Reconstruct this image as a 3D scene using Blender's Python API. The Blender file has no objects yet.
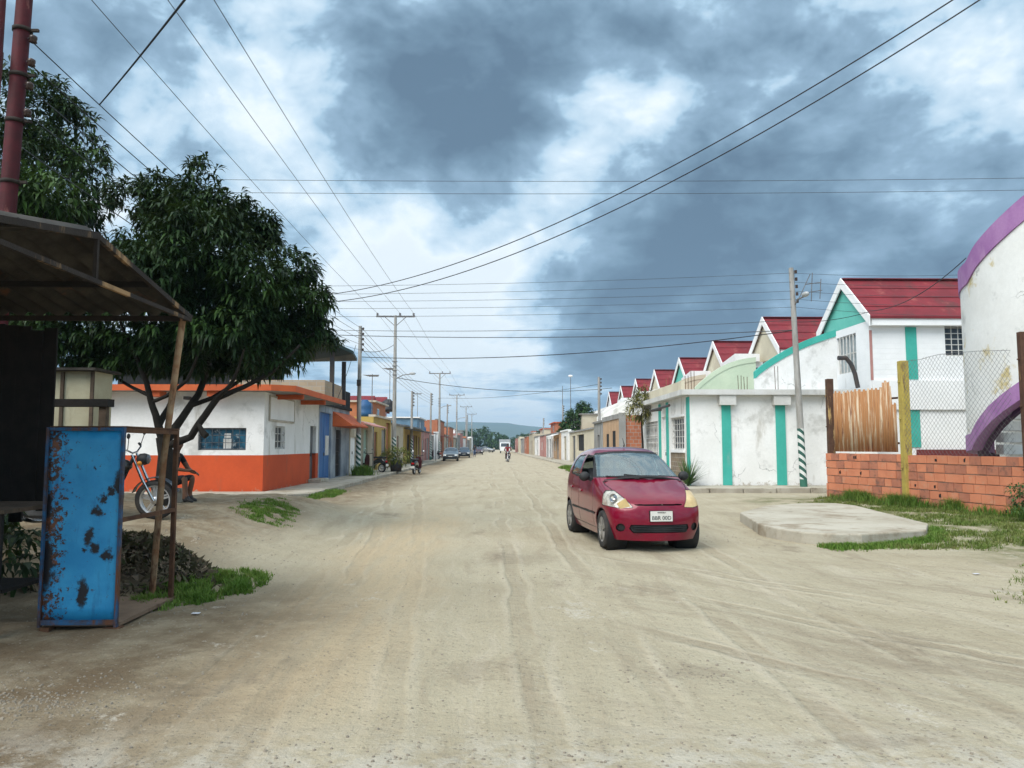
import bpy, bmesh, math, random
from mathutils import Vector, Matrix, noise
from math import radians as R, sin, cos, pi, tan, atan, sqrt

rnd = random.Random(7)
scene = bpy.context.scene
col = scene.collection

# ------------------------------------------------------------------ camera model
F = 760.0
CAM_H = 1.55
PITCH = atan(62 / F)
YAW = atan(15 / F)          # looking slightly right of the street axis


def ray(px, py):
    x = (px - 512) / F
    u = (384 - py) / F
    fy = cos(PITCH) - u * sin(PITCH)
    z = sin(PITCH) + u * cos(PITCH)
    return Vector((x * cos(YAW) + fy * sin(YAW), fy * cos(YAW) - x * sin(YAW), z))


def at(px, py, Y):
    "world point on the plane y = Y seen at that pixel of the photograph"
    d = ray(px, py)
    return Vector((0, 0, CAM_H)) + d * (Y / d.y)


def atX(px, py, X):
    d = ray(px, py)
    return Vector((0, 0, CAM_H)) + d * (X / d.x)


# ------------------------------------------------------------------ materials
MATS = {}


def lin(c):
    "sRGB 0-255 to linear"
    o = []
    for v in c:
        v /= 255.0
        o.append(v / 12.92 if v <= .04045 else ((v + .055) / 1.055) ** 2.4)
    return tuple(o)


class NT:
    def __init__(s, nt):
        s.nt = nt

    def n(s, t, **kw):
        nd = s.nt.nodes.new(t)
        for k, v in kw.items():
            if k.startswith('i_'):
                key = k[2:]
                key = int(key) if key.isdigit() else key.replace('_', ' ')
                nd.inputs[key].default_value = v
            else:
                setattr(nd, k, v)
        return nd

    def l(s, a, b):
        s.nt.links.new(a, b)

    def noise(s, vec, scale, detail=5, rough=.55, dist=0):
        n = s.n('ShaderNodeTexNoise')
        n.inputs['Scale'].default_value = scale
        n.inputs['Detail'].default_value = detail
        n.inputs['Roughness'].default_value = rough
        n.inputs['Distortion'].default_value = dist
        if vec is not None:
            s.l(vec, n.inputs['Vector'])
        return n.outputs['Fac']

    def ramp(s, fac, a, b, va=0.0, vb=1.0):
        m = s.n('ShaderNodeMapRange', clamp=True, interpolation_type='SMOOTHSTEP')
        s.l(fac, m.inputs['Value'])
        m.inputs['From Min'].default_value = a
        m.inputs['From Max'].default_value = b
        m.inputs['To Min'].default_value = va
        m.inputs['To Max'].default_value = vb
        return m.outputs['Result']

    def mix(s, fac, c1, c2, blend='MIX'):
        m = s.n('ShaderNodeMix', data_type='RGBA', blend_type=blend)
        for i, v in ((0, fac), (6, c1), (7, c2)):
            if isinstance(v, (int, float)):
                m.inputs[i].default_value = v
            elif isinstance(v, tuple):
                m.inputs[i].default_value = (*v[:3], 1)
            else:
                s.l(v, m.inputs[i])
        return m.outputs[2]

    def math(s, op, a, b=0.0, c=None):
        m = s.n('ShaderNodeMath', operation=op)
        for i, v in ((0, a), (1, b), (2, c)):
            if v is None:
                continue
            if isinstance(v, (int, float)):
                m.inputs[i].default_value = v
            else:
                s.l(v, m.inputs[i])
        return m.outputs[0]

    def mapping(s, vec, scale=(1, 1, 1), loc=(0, 0, 0), rot=(0, 0, 0)):
        m = s.n('ShaderNodeMapping')
        m.inputs['Scale'].default_value = scale
        m.inputs['Location'].default_value = loc
        m.inputs['Rotation'].default_value = rot
        s.l(vec, m.inputs['Vector'])
        return m.outputs[0]


def new_mat(name):
    m = bpy.data.materials.new(name)
    m.use_nodes = True
    m.node_tree.nodes.clear()
    t = NT(m.node_tree)
    out = t.n('ShaderNodeOutputMaterial')
    b = t.n('ShaderNodeBsdfPrincipled')
    t.l(b.outputs[0], out.inputs[0])
    tc = t.n('ShaderNodeTexCoord').outputs['Object']
    MATS[name] = m
    return m, t, b, tc, out


def M(name, c, c2=None, scale=2.0, rough=.8, bump=.15, bscale=60., metal=0., spec=.3, stain=None, stain2=None, coat=0., streak=True, lo=.35, hi=.65, crack=0., splash=None):
    "mottled surface: base colour c drifting to c2, with optional stains of their own shape"
    if name in MATS:
        return MATS[name]
    m, t, b, tc, out = new_mat(name)
    if c2 is None:
        c2 = tuple(v * .78 for v in c)
    f = t.ramp(t.noise(tc, scale, 7, .62), lo, hi)
    colr = t.mix(f, c, c2)
    fine = t.noise(tc, scale * 14, 4, .6)
    colr = t.mix(t.ramp(fine, .3, .75, 0, .22), colr, tuple(v * .72 for v in c))
    if stain:
        sc, sscale, a, z = stain
        v = t.mapping(tc, (1, 1, .22)) if streak else tc
        fs = t.ramp(t.noise(v, sscale, 8, .68), a, z)
        colr = t.mix(fs, colr, sc)
    if stain2:
        sc, sscale, a, z = stain2
        fs = t.ramp(t.noise(t.mapping(tc, (1, 1, 1), (7.3, 2.1, 4.4)), sscale, 8, .68), a, z)
        colr = t.mix(fs, colr, sc)
    if crack:
        wv = t.n('ShaderNodeVectorMath', operation='ADD')
        nv = t.n('ShaderNodeTexNoise')
        nv.inputs['Scale'].default_value = 2.2
        nv.inputs['Detail'].default_value = 6
        t.l(tc, nv.inputs['Vector'])
        sv = t.n('ShaderNodeVectorMath', operation='SCALE')
        sv.inputs['Scale'].default_value = .9
        t.l(nv.outputs['Color'], sv.inputs[0])
        t.l(tc, wv.inputs[0])
        t.l(sv.outputs[0], wv.inputs[1])
        vo = t.n('ShaderNodeTexVoronoi', feature='DISTANCE_TO_EDGE')
        vo.inputs['Scale'].default_value = .75
        t.l(wv.outputs[0], vo.inputs['Vector'])
        on = t.ramp(t.noise(tc, .6, 4), .50, .58)
        colr = t.mix(t.math('MULTIPLY', t.math('MULTIPLY', t.ramp(vo.outputs['Distance'], .014, .003), on), crack), colr, tuple(v * .28 for v in c))
    if splash:
        # mud thrown up by passing wheels: ragged patches low on the wall
        sz = t.n('ShaderNodeSeparateXYZ')
        t.l(tc, sz.inputs[0])
        hgt = t.math('ADD', sz.outputs[2], t.math('MULTIPLY', t.math('SUBTRACT', t.noise(tc, 2.6, 8, .75), .5), 1.5))
        colr = t.mix(t.math('MULTIPLY', t.ramp(hgt, splash, splash - .12), t.ramp(t.noise(tc, 11, 6, .7), .35, .6, .25, .8)), colr, (.36, .30, .215))
    t.l(colr, b.inputs['Base Color'])
    b.inputs['Roughness'].default_value = rough
    b.inputs['Metallic'].default_value = metal
    b.inputs['Specular IOR Level'].default_value = spec
    b.inputs['Coat Weight'].default_value = coat
    b.inputs['Coat Roughness'].default_value = .06
    if bump:
        bp = t.n('ShaderNodeBump')
        bp.inputs['Strength'].default_value = bump
        bp.inputs['Distance'].default_value = .02
        t.l(t.noise(tc, bscale, 5, .6), bp.inputs['Height'])
        t.l(bp.outputs[0], b.inputs['Normal'])
    return m


def brick_mat(name, c1, c2, mortar, w=.3, h=.2, ms=.012):
    m, t, b, tc, out = new_mat(name)
    sp = t.n('ShaderNodeSeparateXYZ')
    t.l(tc, sp.inputs[0])
    cb = t.n('ShaderNodeCombineXYZ')
    t.l(t.math('ADD', sp.outputs[0], sp.outputs[1]), cb.inputs[0])
    t.l(sp.outputs[2], cb.inputs[1])
    br = t.n('ShaderNodeTexBrick')
    br.inputs['Scale'].default_value = 1
    br.inputs['Brick Width'].default_value = w
    br.inputs['Row Height'].default_value = h
    br.inputs['Mortar Size'].default_value = ms
    br.inputs['Color1'].default_value = (*c1, 1)
    br.inputs['Color2'].default_value = (*c2, 1)
    br.inputs['Mortar'].default_value = (*mortar, 1)
    t.l(cb.outputs[0], br.inputs['Vector'])
    f = t.ramp(t.noise(tc, 1.3, 7, .65), .45, .75, 0, .6)
    t.l(t.mix(f, br.outputs['Color'], tuple(v * .6 for v in c1)), b.inputs['Base Color'])
    b.inputs['Roughness'].default_value = .9
    bp = t.n('ShaderNodeBump')
    bp.inputs['Strength'].default_value = .5
    bp.inputs['Distance'].default_value = .015
    bp.invert = True
    t.l(br.outputs['Fac'], bp.inputs['Height'])
    t.l(bp.outputs[0], b.inputs['Normal'])
    return m


# ------------------------------------------------------------------ mesh builder
class MB:
    def __init__(s):
        s.v, s.f, s.mi, s.sm = [], [], [], []

    def add(s, vs, fs, mi=0, smooth=False):
        k = len(s.v)
        s.v.extend([Vector(p) for p in vs])
        for f in fs:
            s.f.append(tuple(i + k for i in f))
            s.mi.append(mi)
            s.sm.append(smooth)
        return s

    def quad(s, a, b, c, d, mi=0):
        return s.add([a, b, c, d], [(0, 1, 2, 3)], mi)

    def box(s, x0, x1, y0, y1, z0, z1, mi=0, mat=None):
        vs = [Vector((x, y, z)) for x in (x0, x1) for y in (y0, y1) for z in (z0, z1)]
        if mat is not None:
            vs = [mat @ v for v in vs]
        return s.add(vs, [(0, 1, 3, 2), (4, 6, 7, 5), (0, 4, 5, 1), (2, 3, 7, 6), (0, 2, 6, 4), (1, 5, 7, 3)], mi)

    def bar(s, a, b, w, h=None, mi=0, up=(0, 0, 1)):
        "rectangular bar from a to b"
        a, b = Vector(a), Vector(b)
        h = h or w
        d = (b - a)
        L = d.length
        d.normalize()
        u = Vector(up)
        if abs(d.dot(u)) > .98:
            u = Vector((0, 1, 0))
        x = d.cross(u).normalized()
        z = x.cross(d)
        vs = []
        for p in (a, b):
            for i, j in ((-1, -1), (1, -1), (1, 1), (-1, 1)):
                vs.append(p + x * (i * w / 2) + z * (j * h / 2))
        return s.add(vs, [(3, 2, 1, 0), (4, 5, 6, 7), (0, 1, 5, 4), (1, 2, 6, 5), (2, 3, 7, 6), (3, 0, 4, 7)], mi)

    def prism(s, poly, ext, mi=0):
        "poly: list of 3d points (planar), ext: extrusion vector"
        n = len(poly)
        ext = Vector(ext)
        vs = [Vector(p) for p in poly] + [Vector(p) + ext for p in poly]
        fs = [tuple(range(n - 1, -1, -1)), tuple(range(n, 2 * n))]
        fs += [(i, (i + 1) % n, n + (i + 1) % n, n + i) for i in range(n)]
        return s.add(vs, fs, mi)

    def tube(s, pts, rad, n=8, mi=0, cap=True, smooth=True):
        pts = [Vector(p) for p in pts]
        rads = rad if isinstance(rad, (list, tuple)) else [rad] * len(pts)
        vs, fs = [], []
        pu = None
        for i, p in enumerate(pts):
            d = (pts[min(i + 1, len(pts) - 1)] - pts[max(i - 1, 0)]).normalized()
            if pu is None:
                u = Vector((0, 0, 1)) if abs(d.z) < .9 else Vector((1, 0, 0))
            else:
                u = pu
            x = d.cross(u)
            if x.length < 1e-5:
                x = d.cross(Vector((0, 1, 0.1)))
            x.normalize()
            y = x.cross(d).normalized()
            pu = y
            for k in range(n):
                a = 2 * pi * k / n
                vs.append(p + (x * cos(a) + y * sin(a)) * rads[i])
        for i in range(len(pts) - 1):
            for k in range(n):
                fs.append((i * n + k, i * n + (k + 1) % n, (i + 1) * n + (k + 1) % n, (i + 1) * n + k))
        s.add(vs, fs, mi, smooth)
        if cap:
            s.add([vs[k] for k in range(n)], [tuple(range(n - 1, -1, -1))], mi)
            s.add([vs[-n + k] for k in range(n)], [tuple(range(n))], mi)
        return s

    def lathe(s, prof, n=24, axis='z', origin=(0, 0, 0), mi=0, smooth=True):
        "prof: (radius, height) list, revolved about axis"
        o = Vector(origin)
        vs, fs = [], []
        for r, h in prof:
            for k in range(n):
                a = 2 * pi * k / n
                if axis == 'z':
                    p = Vector((r * cos(a), r * sin(a), h))
                elif axis == 'x':
                    p = Vector((h, r * cos(a), r * sin(a)))
                else:
                    p = Vector((r * sin(a), h, r * cos(a)))
                vs.append(o + p)
        for i in range(len(prof) - 1):
            for k in range(n):
                fs.append((i * n + k, i * n + (k + 1) % n, (i + 1) * n + (k + 1) % n, (i + 1) * n + k))
        return s.add(vs, fs, mi, smooth)

    def ball(s, c, r, n=10, mi=0, sq=(1, 1, 1)):
        c = Vector(c)
        vs, fs = [], []
        for i in range(n // 2 + 1):
            th = pi * i / (n // 2)
            for k in range(n):
                a = 2 * pi * k / n
                vs.append(c + Vector((r * sq[0] * sin(th) * cos(a), r * sq[1] * sin(th) * sin(a), r * sq[2] * cos(th))))
        for i in range(n // 2):
            for k in range(n):
                fs.append((i * n + k, (i + 1) * n + k, (i + 1) * n + (k + 1) % n, i * n + (k + 1) % n))
        return s.add(vs, fs, mi, True)

    def build(s, name, mats, parent=None, local=False, bevel=0):
        "world-space vertices unless local; linked as ONE mesh object"
        off = Vector((0, 0, 0))
        if parent is not None and not local:
            p = parent
            while p is not None:
                off += Vector(p.location)
                p = p.parent
        me = bpy.data.meshes.new(name)
        me.from_pydata([v - off for v in s.v], [], s.f)
        if not isinstance(mats, (list, tuple)):
            mats = [mats]
        for m in mats:
            me.materials.append(m)
        for p, mi, sm in zip(me.polygons, s.mi, s.sm):
            p.material_index = mi
            p.use_smooth = sm
        me.update()
        o = bpy.data.objects.new(name, me)
        col.objects.link(o)
        if parent is not None:
            o.parent = parent
        if bevel:
            b = o.modifiers.new('bevel', 'BEVEL')
            b.width = bevel
            b.segments = 2
            b.limit_method = 'ANGLE'
        return o


def thing(name, label, cat, loc=(0, 0, 0), rz=0, group=None):
    o = bpy.data.objects.new(name, None)
    o.empty_display_size = .2
    col.objects.link(o)
    o.location = loc
    o.rotation_euler = (0, 0, rz)
    o['label'] = label
    o['category'] = cat
    if group:
        o['group'] = group
    return o


def tag(o, label, cat, group=None, kind=None):
    o['label'] = label
    o['category'] = cat
    if group:
        o['group'] = group
    if kind:
        o['kind'] = kind
    return o


def struct(o):
    o['kind'] = 'structure'
    return o


def dup(o, parent=None):
    kids = [c for c in bpy.data.objects if c.parent == o]
    c = o.copy()
    col.objects.link(c)
    if parent is not None:
        c.parent = parent
    for k in kids:
        dup(k, c)
    return c


def put(root, loc, rz, label=None, group=None):
    root.location = loc
    root.rotation_euler = (0, 0, rz)
    if label:
        root['label'] = label
    if group:
        root['group'] = group
    return root


# ------------------------------------------------------------------ oriented wall face with openings
class Face:
    "o: lower corner, ux: horizontal direction seen from outside left to right, n: outward"
    def __init__(s, o, ux, n):
        s.o, s.ux, s.n = Vector(o), Vector(ux), Vector(n)

    def p(s, u, v, d=0.0):
        return s.o + s.ux * u + Vector((0, 0, v)) + s.n * d

    def wall(s, mb, w, h, holes=(), depth=.14, mi=0, z0=0.0):
        us = sorted({0.0, w, *[x for q in holes for x in q[:2]]})
        vs = sorted({z0, h, *[x for q in holes for x in q[2:4]]})
        for i in range(len(us) - 1):
            for j in range(len(vs) - 1):
                cu, cv = (us[i] + us[i + 1]) / 2, (vs[j] + vs[j + 1]) / 2
                if any(q[0] < cu < q[1] and q[2] < cv < q[3] for q in holes):
                    continue
                mb.quad(s.p(us[i], vs[j]), s.p(us[i + 1], vs[j]), s.p(us[i + 1], vs[j + 1]), s.p(us[i], vs[j + 1]), mi)
        for a, b, c, d in [q[:4] for q in holes]:
            mb.quad(s.p(a, c), s.p(b, c), s.p(b, c, -depth), s.p(a, c, -depth), mi)
            mb.quad(s.p(a, d, -depth), s.p(b, d, -depth), s.p(b, d), s.p(a, d), mi)
            mb.quad(s.p(a, c, -depth), s.p(a, d, -depth), s.p(a, d), s.p(a, c), mi)
            mb.quad(s.p(b, c), s.p(b, d), s.p(b, d, -depth), s.p(b, c, -depth), mi)
        return mb

    def box(s, mb, u0, u1, v0, v1, d0, d1, mi=0):
        vs = [s.p(u, v, d) for u in (u0, u1) for d in (d0, d1) for v in (v0, v1)]
        return mb.add(vs, [(0, 2, 3, 1), (4, 5, 7, 6), (0, 1, 5, 4), (2, 6, 7, 3), (0, 4, 6, 2), (1, 3, 7, 5)], mi)

    def window(s, parent, q, frame_m, pane_m, nv=3, nh=2, depth=.14, bars=.022, name='window', grille=True, sill=None):
        u0, u1, v0, v1 = q
        mb = MB()
        t = .05
        d0, d1 = -depth + .01, -depth + .06
        s.box(mb, u0 + .002, u0 + t, v0 + .002, v1 - .002, d0, d1)
        s.box(mb, u1 - t, u1 - .002, v0 + .002, v1 - .002, d0, d1)
        s.box(mb, u0 + t, u1 - t, v0 + .002, v0 + t, d0, d1)
        s.box(mb, u0 + t, u1 - t, v1 - t, v1 - .002, d0, d1)
        if grille:
            for k in range(1, nv + 1):
                u = u0 + (u1 - u0) * k / (nv + 1)
                mb.tube([s.p(u, v0 + .003, -.03), s.p(u, v1 - .003, -.03)], bars / 2, 5)
            for k in range(1, nh + 1):
                v = v0 + (v1 - v0) * k / (nh + 1)
                mb.tube([s.p(u0 + .003, v, -.045), s.p(u1 - .003, v, -.045)], bars / 2, 5)
        w = mb.build(name, frame_m, parent)
        pb = MB()
        pb.quad(s.p(u0, v0, -depth + .002), s.p(u1, v0, -depth + .002), s.p(u1, v1, -depth + .002), s.p(u0, v1, -depth + .002))
        pb.build('pane', pane_m, w)
        if sill:
            sb = MB()
            s.box(sb, u0 - .06, u1 + .06, v0 - .07, v0 - .003, .002, .07)
            sb.build('sill', sill, w)
        return w

    def door(s, parent, q, m, hm, depth=.1, panels=2, name='door'):
        u0, u1, v0, v1 = q
        mb = MB()
        s.box(mb, u0 + .004, u1 - .004, v0 + .004, v1 - .004, -depth - .04, -depth)
        for k in range(panels):
            a = u0 + (u1 - u0) * k / panels + .06
            b = u0 + (u1 - u0) * (k + 1) / panels - .06
            mid = v0 + (v1 - v0) * .45
            s.box(mb, a, b, v0 + .1, mid - .05, -depth + .001, -depth + .015)
            s.box(mb, a, b, mid + .05, v1 - .1, -depth + .001, -depth + .015)
        d = mb.build(name, m, parent)
        hb = MB()
        s.box(hb, (u0 + u1) / 2 + .05, (u0 + u1) / 2 + .08, v0 + 1.0, v0 + 1.14, -depth + .001, -depth + .05)
        hb.build('handle', hm, d)
        return d


def smooth(a, b, x):
    t = max(0., min(1., (x - a) / (b - a)))
    return t * t * (3 - 2 * t)


def from_eval(o):
    dg = bpy.context.evaluated_depsgraph_get()
    me = bpy.data.meshes.new_from_object(o.evaluated_get(dg), depsgraph=dg)
    return me

# ------------------------------------------------------------------ world, sun, camera
def build_world():
    w = bpy.data.worlds.new("World")
    scene.world = w
    w.use_nodes = True
    nt = w.node_tree
    nt.nodes.clear()
    t = NT(nt)
    out = t.n('ShaderNodeOutputWorld')
    sky = t.n('ShaderNodeTexSky')
    sky.sky_type = 'NISHITA'
    sky.sun_disc = False
    sky.sun_elevation = R(SUN_EL)
    sky.sun_rotation = R(SUN_ROT)
    sky.dust_density = 2.0
    b1 = t.n('ShaderNodeBackground')
    b1.inputs[1].default_value = .10
    t.l(sky.outputs[0], b1.inputs[0])
    d = t.n('ShaderNodeTexCoord').outputs['Generated']
    sp = t.n('ShaderNodeSeparateXYZ')
    t.l(d, sp.inputs[0])
    zz = t.math('ADD', t.math('MAXIMUM', sp.outputs[2], 0.0), .10)
    cb = t.n('ShaderNodeCombineXYZ')
    t.l(t.math('DIVIDE', sp.outputs[0], zz), cb.inputs[0])
    t.l(t.math('DIVIDE', sp.outputs[1], zz), cb.inputs[1])
    uv = cb.outputs[0]
    # lumpy masses in direction space (rounded) and sheets in the cloud plane (layers near the horizon)
    def billow(vec):
        "cauliflower heads: folded noise at falling scales"
        acc = None
        for sc, amp, off in ((4.6, .56, 0.0), (10.7, .26, 3.3), (24.0, .13, 6.1), (55.0, .05, 9.7)):
            n = t.noise(t.mapping(vec, (1, 1, 1.45), (off + 1.1, off * .7, 1.7 + off)), sc, 3, .5, .35)
            f = t.math('MULTIPLY', t.math('ABSOLUTE', t.math('SUBTRACT', n, .5)), amp * 4.2)
            acc = f if acc is None else t.math('ADD', acc, f)
        return acc
    warped = t.n('ShaderNodeVectorMath', operation='ADD')
    t.l(d, warped.inputs[0])
    wn = t.n('ShaderNodeTexNoise')
    wn.inputs['Scale'].default_value = 3.0
    wn.inputs['Detail'].default_value = 3
    t.l(d, wn.inputs['Vector'])
    wsc = t.n('ShaderNodeVectorMath', operation='SCALE')
    wsc.inputs['Scale'].default_value = .07
    t.l(wn.outputs['Color'], wsc.inputs[0])
    t.l(wsc.outputs[0], warped.inputs[1])
    b0 = billow(warped.outputs[0])
    lit = t.n('ShaderNodeVectorMath', operation='ADD')   # the same heads a little towards the light
    t.l(warped.outputs[0], lit.inputs[0])
    lit.inputs[1].default_value = (-.022, 0, .04)
    relief = t.math('SUBTRACT', b0, billow(lit.outputs[0]))
    n1 = t.noise(t.mapping(warped.outputs[0], (1, 1, 1.5), (3.1, .4, 1.7)), 4.2, 8, .55, .2)
    n2 = t.noise(uv, 1.0, 9, .60, .5)
    v = t.math('ADD', .60, t.math('MULTIPLY', t.math('SUBTRACT', n1, .5), 1.15))
    v = t.math('ADD', v, t.math('MULTIPLY', t.math('SUBTRACT', b0, .42), .20))
    v = t.math('ADD', v, t.math('MULTIPLY', relief, .34))
    v = t.math('ADD', v, t.math('MULTIPLY', t.math('SUBTRACT', n2, .5), t.ramp(sp.outputs[2], .04, .26, 2.3, .35)))
    lobes = [  # photograph pixel, radius in degrees, weight: where the cloud deck is thin or heavy
        (455, 150, 9, -.26), (380, 90, 7, -.16), (490, 180, 6, -.14), (730, 70, 12, -.13), (600, 20, 9, -.05), (690, 285, 11, -.22), (840, 260, 13, -.24), (970, 215, 9, -.14), (620, 335, 9, -.20), (560, 20, 7, -.1),
        (285, 95, 6, .20), (330, 215, 9, .12), (470, 265, 9, .26), (110, 120, 13, .04), (600, 160, 7, .28), (900, 110, 10, .12), (985, 150, 7, .14),
        (130, 15, 9, -.10), (540, 400, 7, .22), (400, 330, 8, .16), (545, 225, 7, .14), (240, 30, 8, -.10),
    ]
    for px, py, r, wt in lobes:
        dv = ray(px, py).normalized()
        dp = t.n('ShaderNodeVectorMath', operation='DOT_PRODUCT')
        t.l(d, dp.inputs[0])
        dp.inputs[1].default_value = dv
        v = t.math('ADD', v, t.ramp(dp.outputs['Value'], cos(R(r * 1.25)), 1.0, 0.0, wt * 1.25))
    n4 = t.noise(t.mapping(d, (1, 1, 1.5), (2.3, 1.4, 6.7)), 19, 8, .68, .3)
    # firmer edges where one mass stands in front of another
    edge = t.math('ADD', v, t.math('MULTIPLY', t.math('SUBTRACT', n4, .5), .30))
    v = t.math('ADD', v, t.ramp(edge, .48, .62, -.05, .07))
    v = t.math('ADD', v, t.ramp(edge, .76, .84, 0.0, .03))
    # bright thin cloud overhead, where the sun stands behind the deck
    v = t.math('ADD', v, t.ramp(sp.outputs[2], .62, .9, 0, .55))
    cr = t.n('ShaderNodeValToRGB')
    el = cr.color_ramp.elements
    stops = [(0.0, (90, 114, 136)), (.2, (108, 135, 157)), (.42, (136, 164, 187)), (.60, (163, 193, 215)), (.80, (202, 221, 235)), (1.0, (236, 245, 250))]
    el[0].position, el[0].color = 0, (*lin(stops[0][1]), 1)
    el[1].position, el[1].color = 1, (*lin(stops[-1][1]), 1)
    for p, c in stops[1:-1]:
        e = el.new(p)
        e.color = (*lin(c), 1)
    t.l(v, cr.inputs[0])
    b2 = t.n('ShaderNodeBackground')
    t.l(cr.outputs[0], b2.inputs[0])
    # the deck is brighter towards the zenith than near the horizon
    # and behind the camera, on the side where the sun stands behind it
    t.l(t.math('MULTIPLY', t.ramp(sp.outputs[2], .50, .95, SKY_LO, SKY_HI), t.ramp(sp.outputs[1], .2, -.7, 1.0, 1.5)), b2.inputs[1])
    mx = t.n('ShaderNodeMixShader')
    t.l(t.ramp(v, 1.15, .85, .85, 1.0), mx.inputs[0])
    t.l(b1.outputs[0], mx.inputs[1])
    t.l(b2.outputs[0], mx.inputs[2])
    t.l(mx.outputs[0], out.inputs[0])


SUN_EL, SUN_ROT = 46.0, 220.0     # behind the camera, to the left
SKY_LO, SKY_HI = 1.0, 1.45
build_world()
sd = bpy.data.lights.new('sun', 'SUN')
sd.energy = 3.0
sd.angle = R(42)
sd.color = (1, .955, .89)
so = bpy.data.objects.new('sun', sd)
col.objects.link(so)
_a = R(SUN_ROT)
sun_dir = Vector((sin(_a) * cos(R(SUN_EL)), cos(_a) * cos(R(SUN_EL)), sin(R(SUN_EL))))
so.rotation_euler = sun_dir.to_track_quat('Z', 'Y').to_euler()
so.location = (0, 0, 60)

cd = bpy.data.cameras.new('camera')
cd.sensor_width = 36
cd.lens = 36 * F / 1024
cd.clip_start = .05
cd.clip_end = 9000
co = bpy.data.objects.new('camera', cd)
col.objects.link(co)
co.location = (0, 0, CAM_H)
co.rotation_euler = (pi / 2 + PITCH, 0, -YAW)
scene.camera = co
scene.view_settings.view_transform = 'Standard'
scene.view_settings.look = 'None'
scene.view_settings.exposure = 0.28
scene.cycles.max_bounces = 8
scene.cycles.transparent_max_bounces = 12
scene.cycles.use_denoising = True
scene.cycles.sample_clamp_indirect = 6


# ------------------------------------------------------------------ ground
def gnd(x, y):
    "height of the packed dirt"
    m = .50 * smooth(7.3, 11.6, y) * (1 - smooth(16.6, 20.5, y)) * smooth(-2.5, -5.0, x)
    m += .10 * smooth(2.2, .2, abs(y - 8.6)) * smooth(-3.2, -4.2, x)
    v = .10 * smooth(5.6, 8.0, x) * (1 - smooth(20, 25, y)) * smooth(-2, 6, y)
    z = m + v
    if -14 < x < 13 and y < 60:
        p = Vector((x, y, 0))
        z += .028 * noise.noise(p * .5) + (.012 + .035 * smooth(-2.6, -4.2, x)) * noise.noise(p * 2.3) + .022 * smooth(-2.6, -4.2, x) * noise.noise(p * 5.1)
        z += .006 * noise.noise(p * 6.0) * (1.0 if y < 25 else 0)
        # wheel ruts along the street
        q = Vector((x * 2.2 + .25 * noise.noise(p * .2), y * .10, 3.0))
        z += .011 * noise.noise(q) * smooth(4.5, 2.5, abs(x - .8))
    return z


def axis(segs):
    out = []
    for a, b, s in segs:
        n = max(1, int(round((b - a) / s)))
        out += [a + (b - a) * i / n for i in range(n)]
    return out + [segs[-1][1]]


xs = axis([(-4500, -600, 650), (-600, -60, 90), (-60, -14, 3), (-14, -8, .4), (-8, 11, .13), (11, 14, .4), (14, 60, 3), (60, 600, 90), (600, 4500, 650)])
ys = axis([(-300, -20, 70), (-20, 1.5, 1.2), (1.5, 20, .12), (20, 40, .35), (40, 100, 2), (100, 400, 12), (400, 4500, 400)])
g = MB()
nx = len(xs)
vs = [(x, y, gnd(x, y)) for y in ys for x in xs]
fs = [(j * nx + i, j * nx + i + 1, (j + 1) * nx + i + 1, (j + 1) * nx + i) for j in range(len(ys) - 1) for i in range(nx - 1)]
g.add(vs, fs, 0, True)


def gpx(px, py, z=0.0):
    d = ray(px, py)
    k = (z - CAM_H) / d.z
    return d.x * k, d.y * k


SCARS = [(*gpx(690, 672), .34, .26), (*gpx(640, 590), .6, .4), (*gpx(870, 742), .45, .10), (*gpx(30, 705), .45, .16), (*gpx(470, 670), .3, .35), (*gpx(180, 690), .35, .2), (*gpx(735, 515), .5, .9), (*gpx(900, 640), .5, .35), (*gpx(520, 560), .7, .6)]


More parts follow.
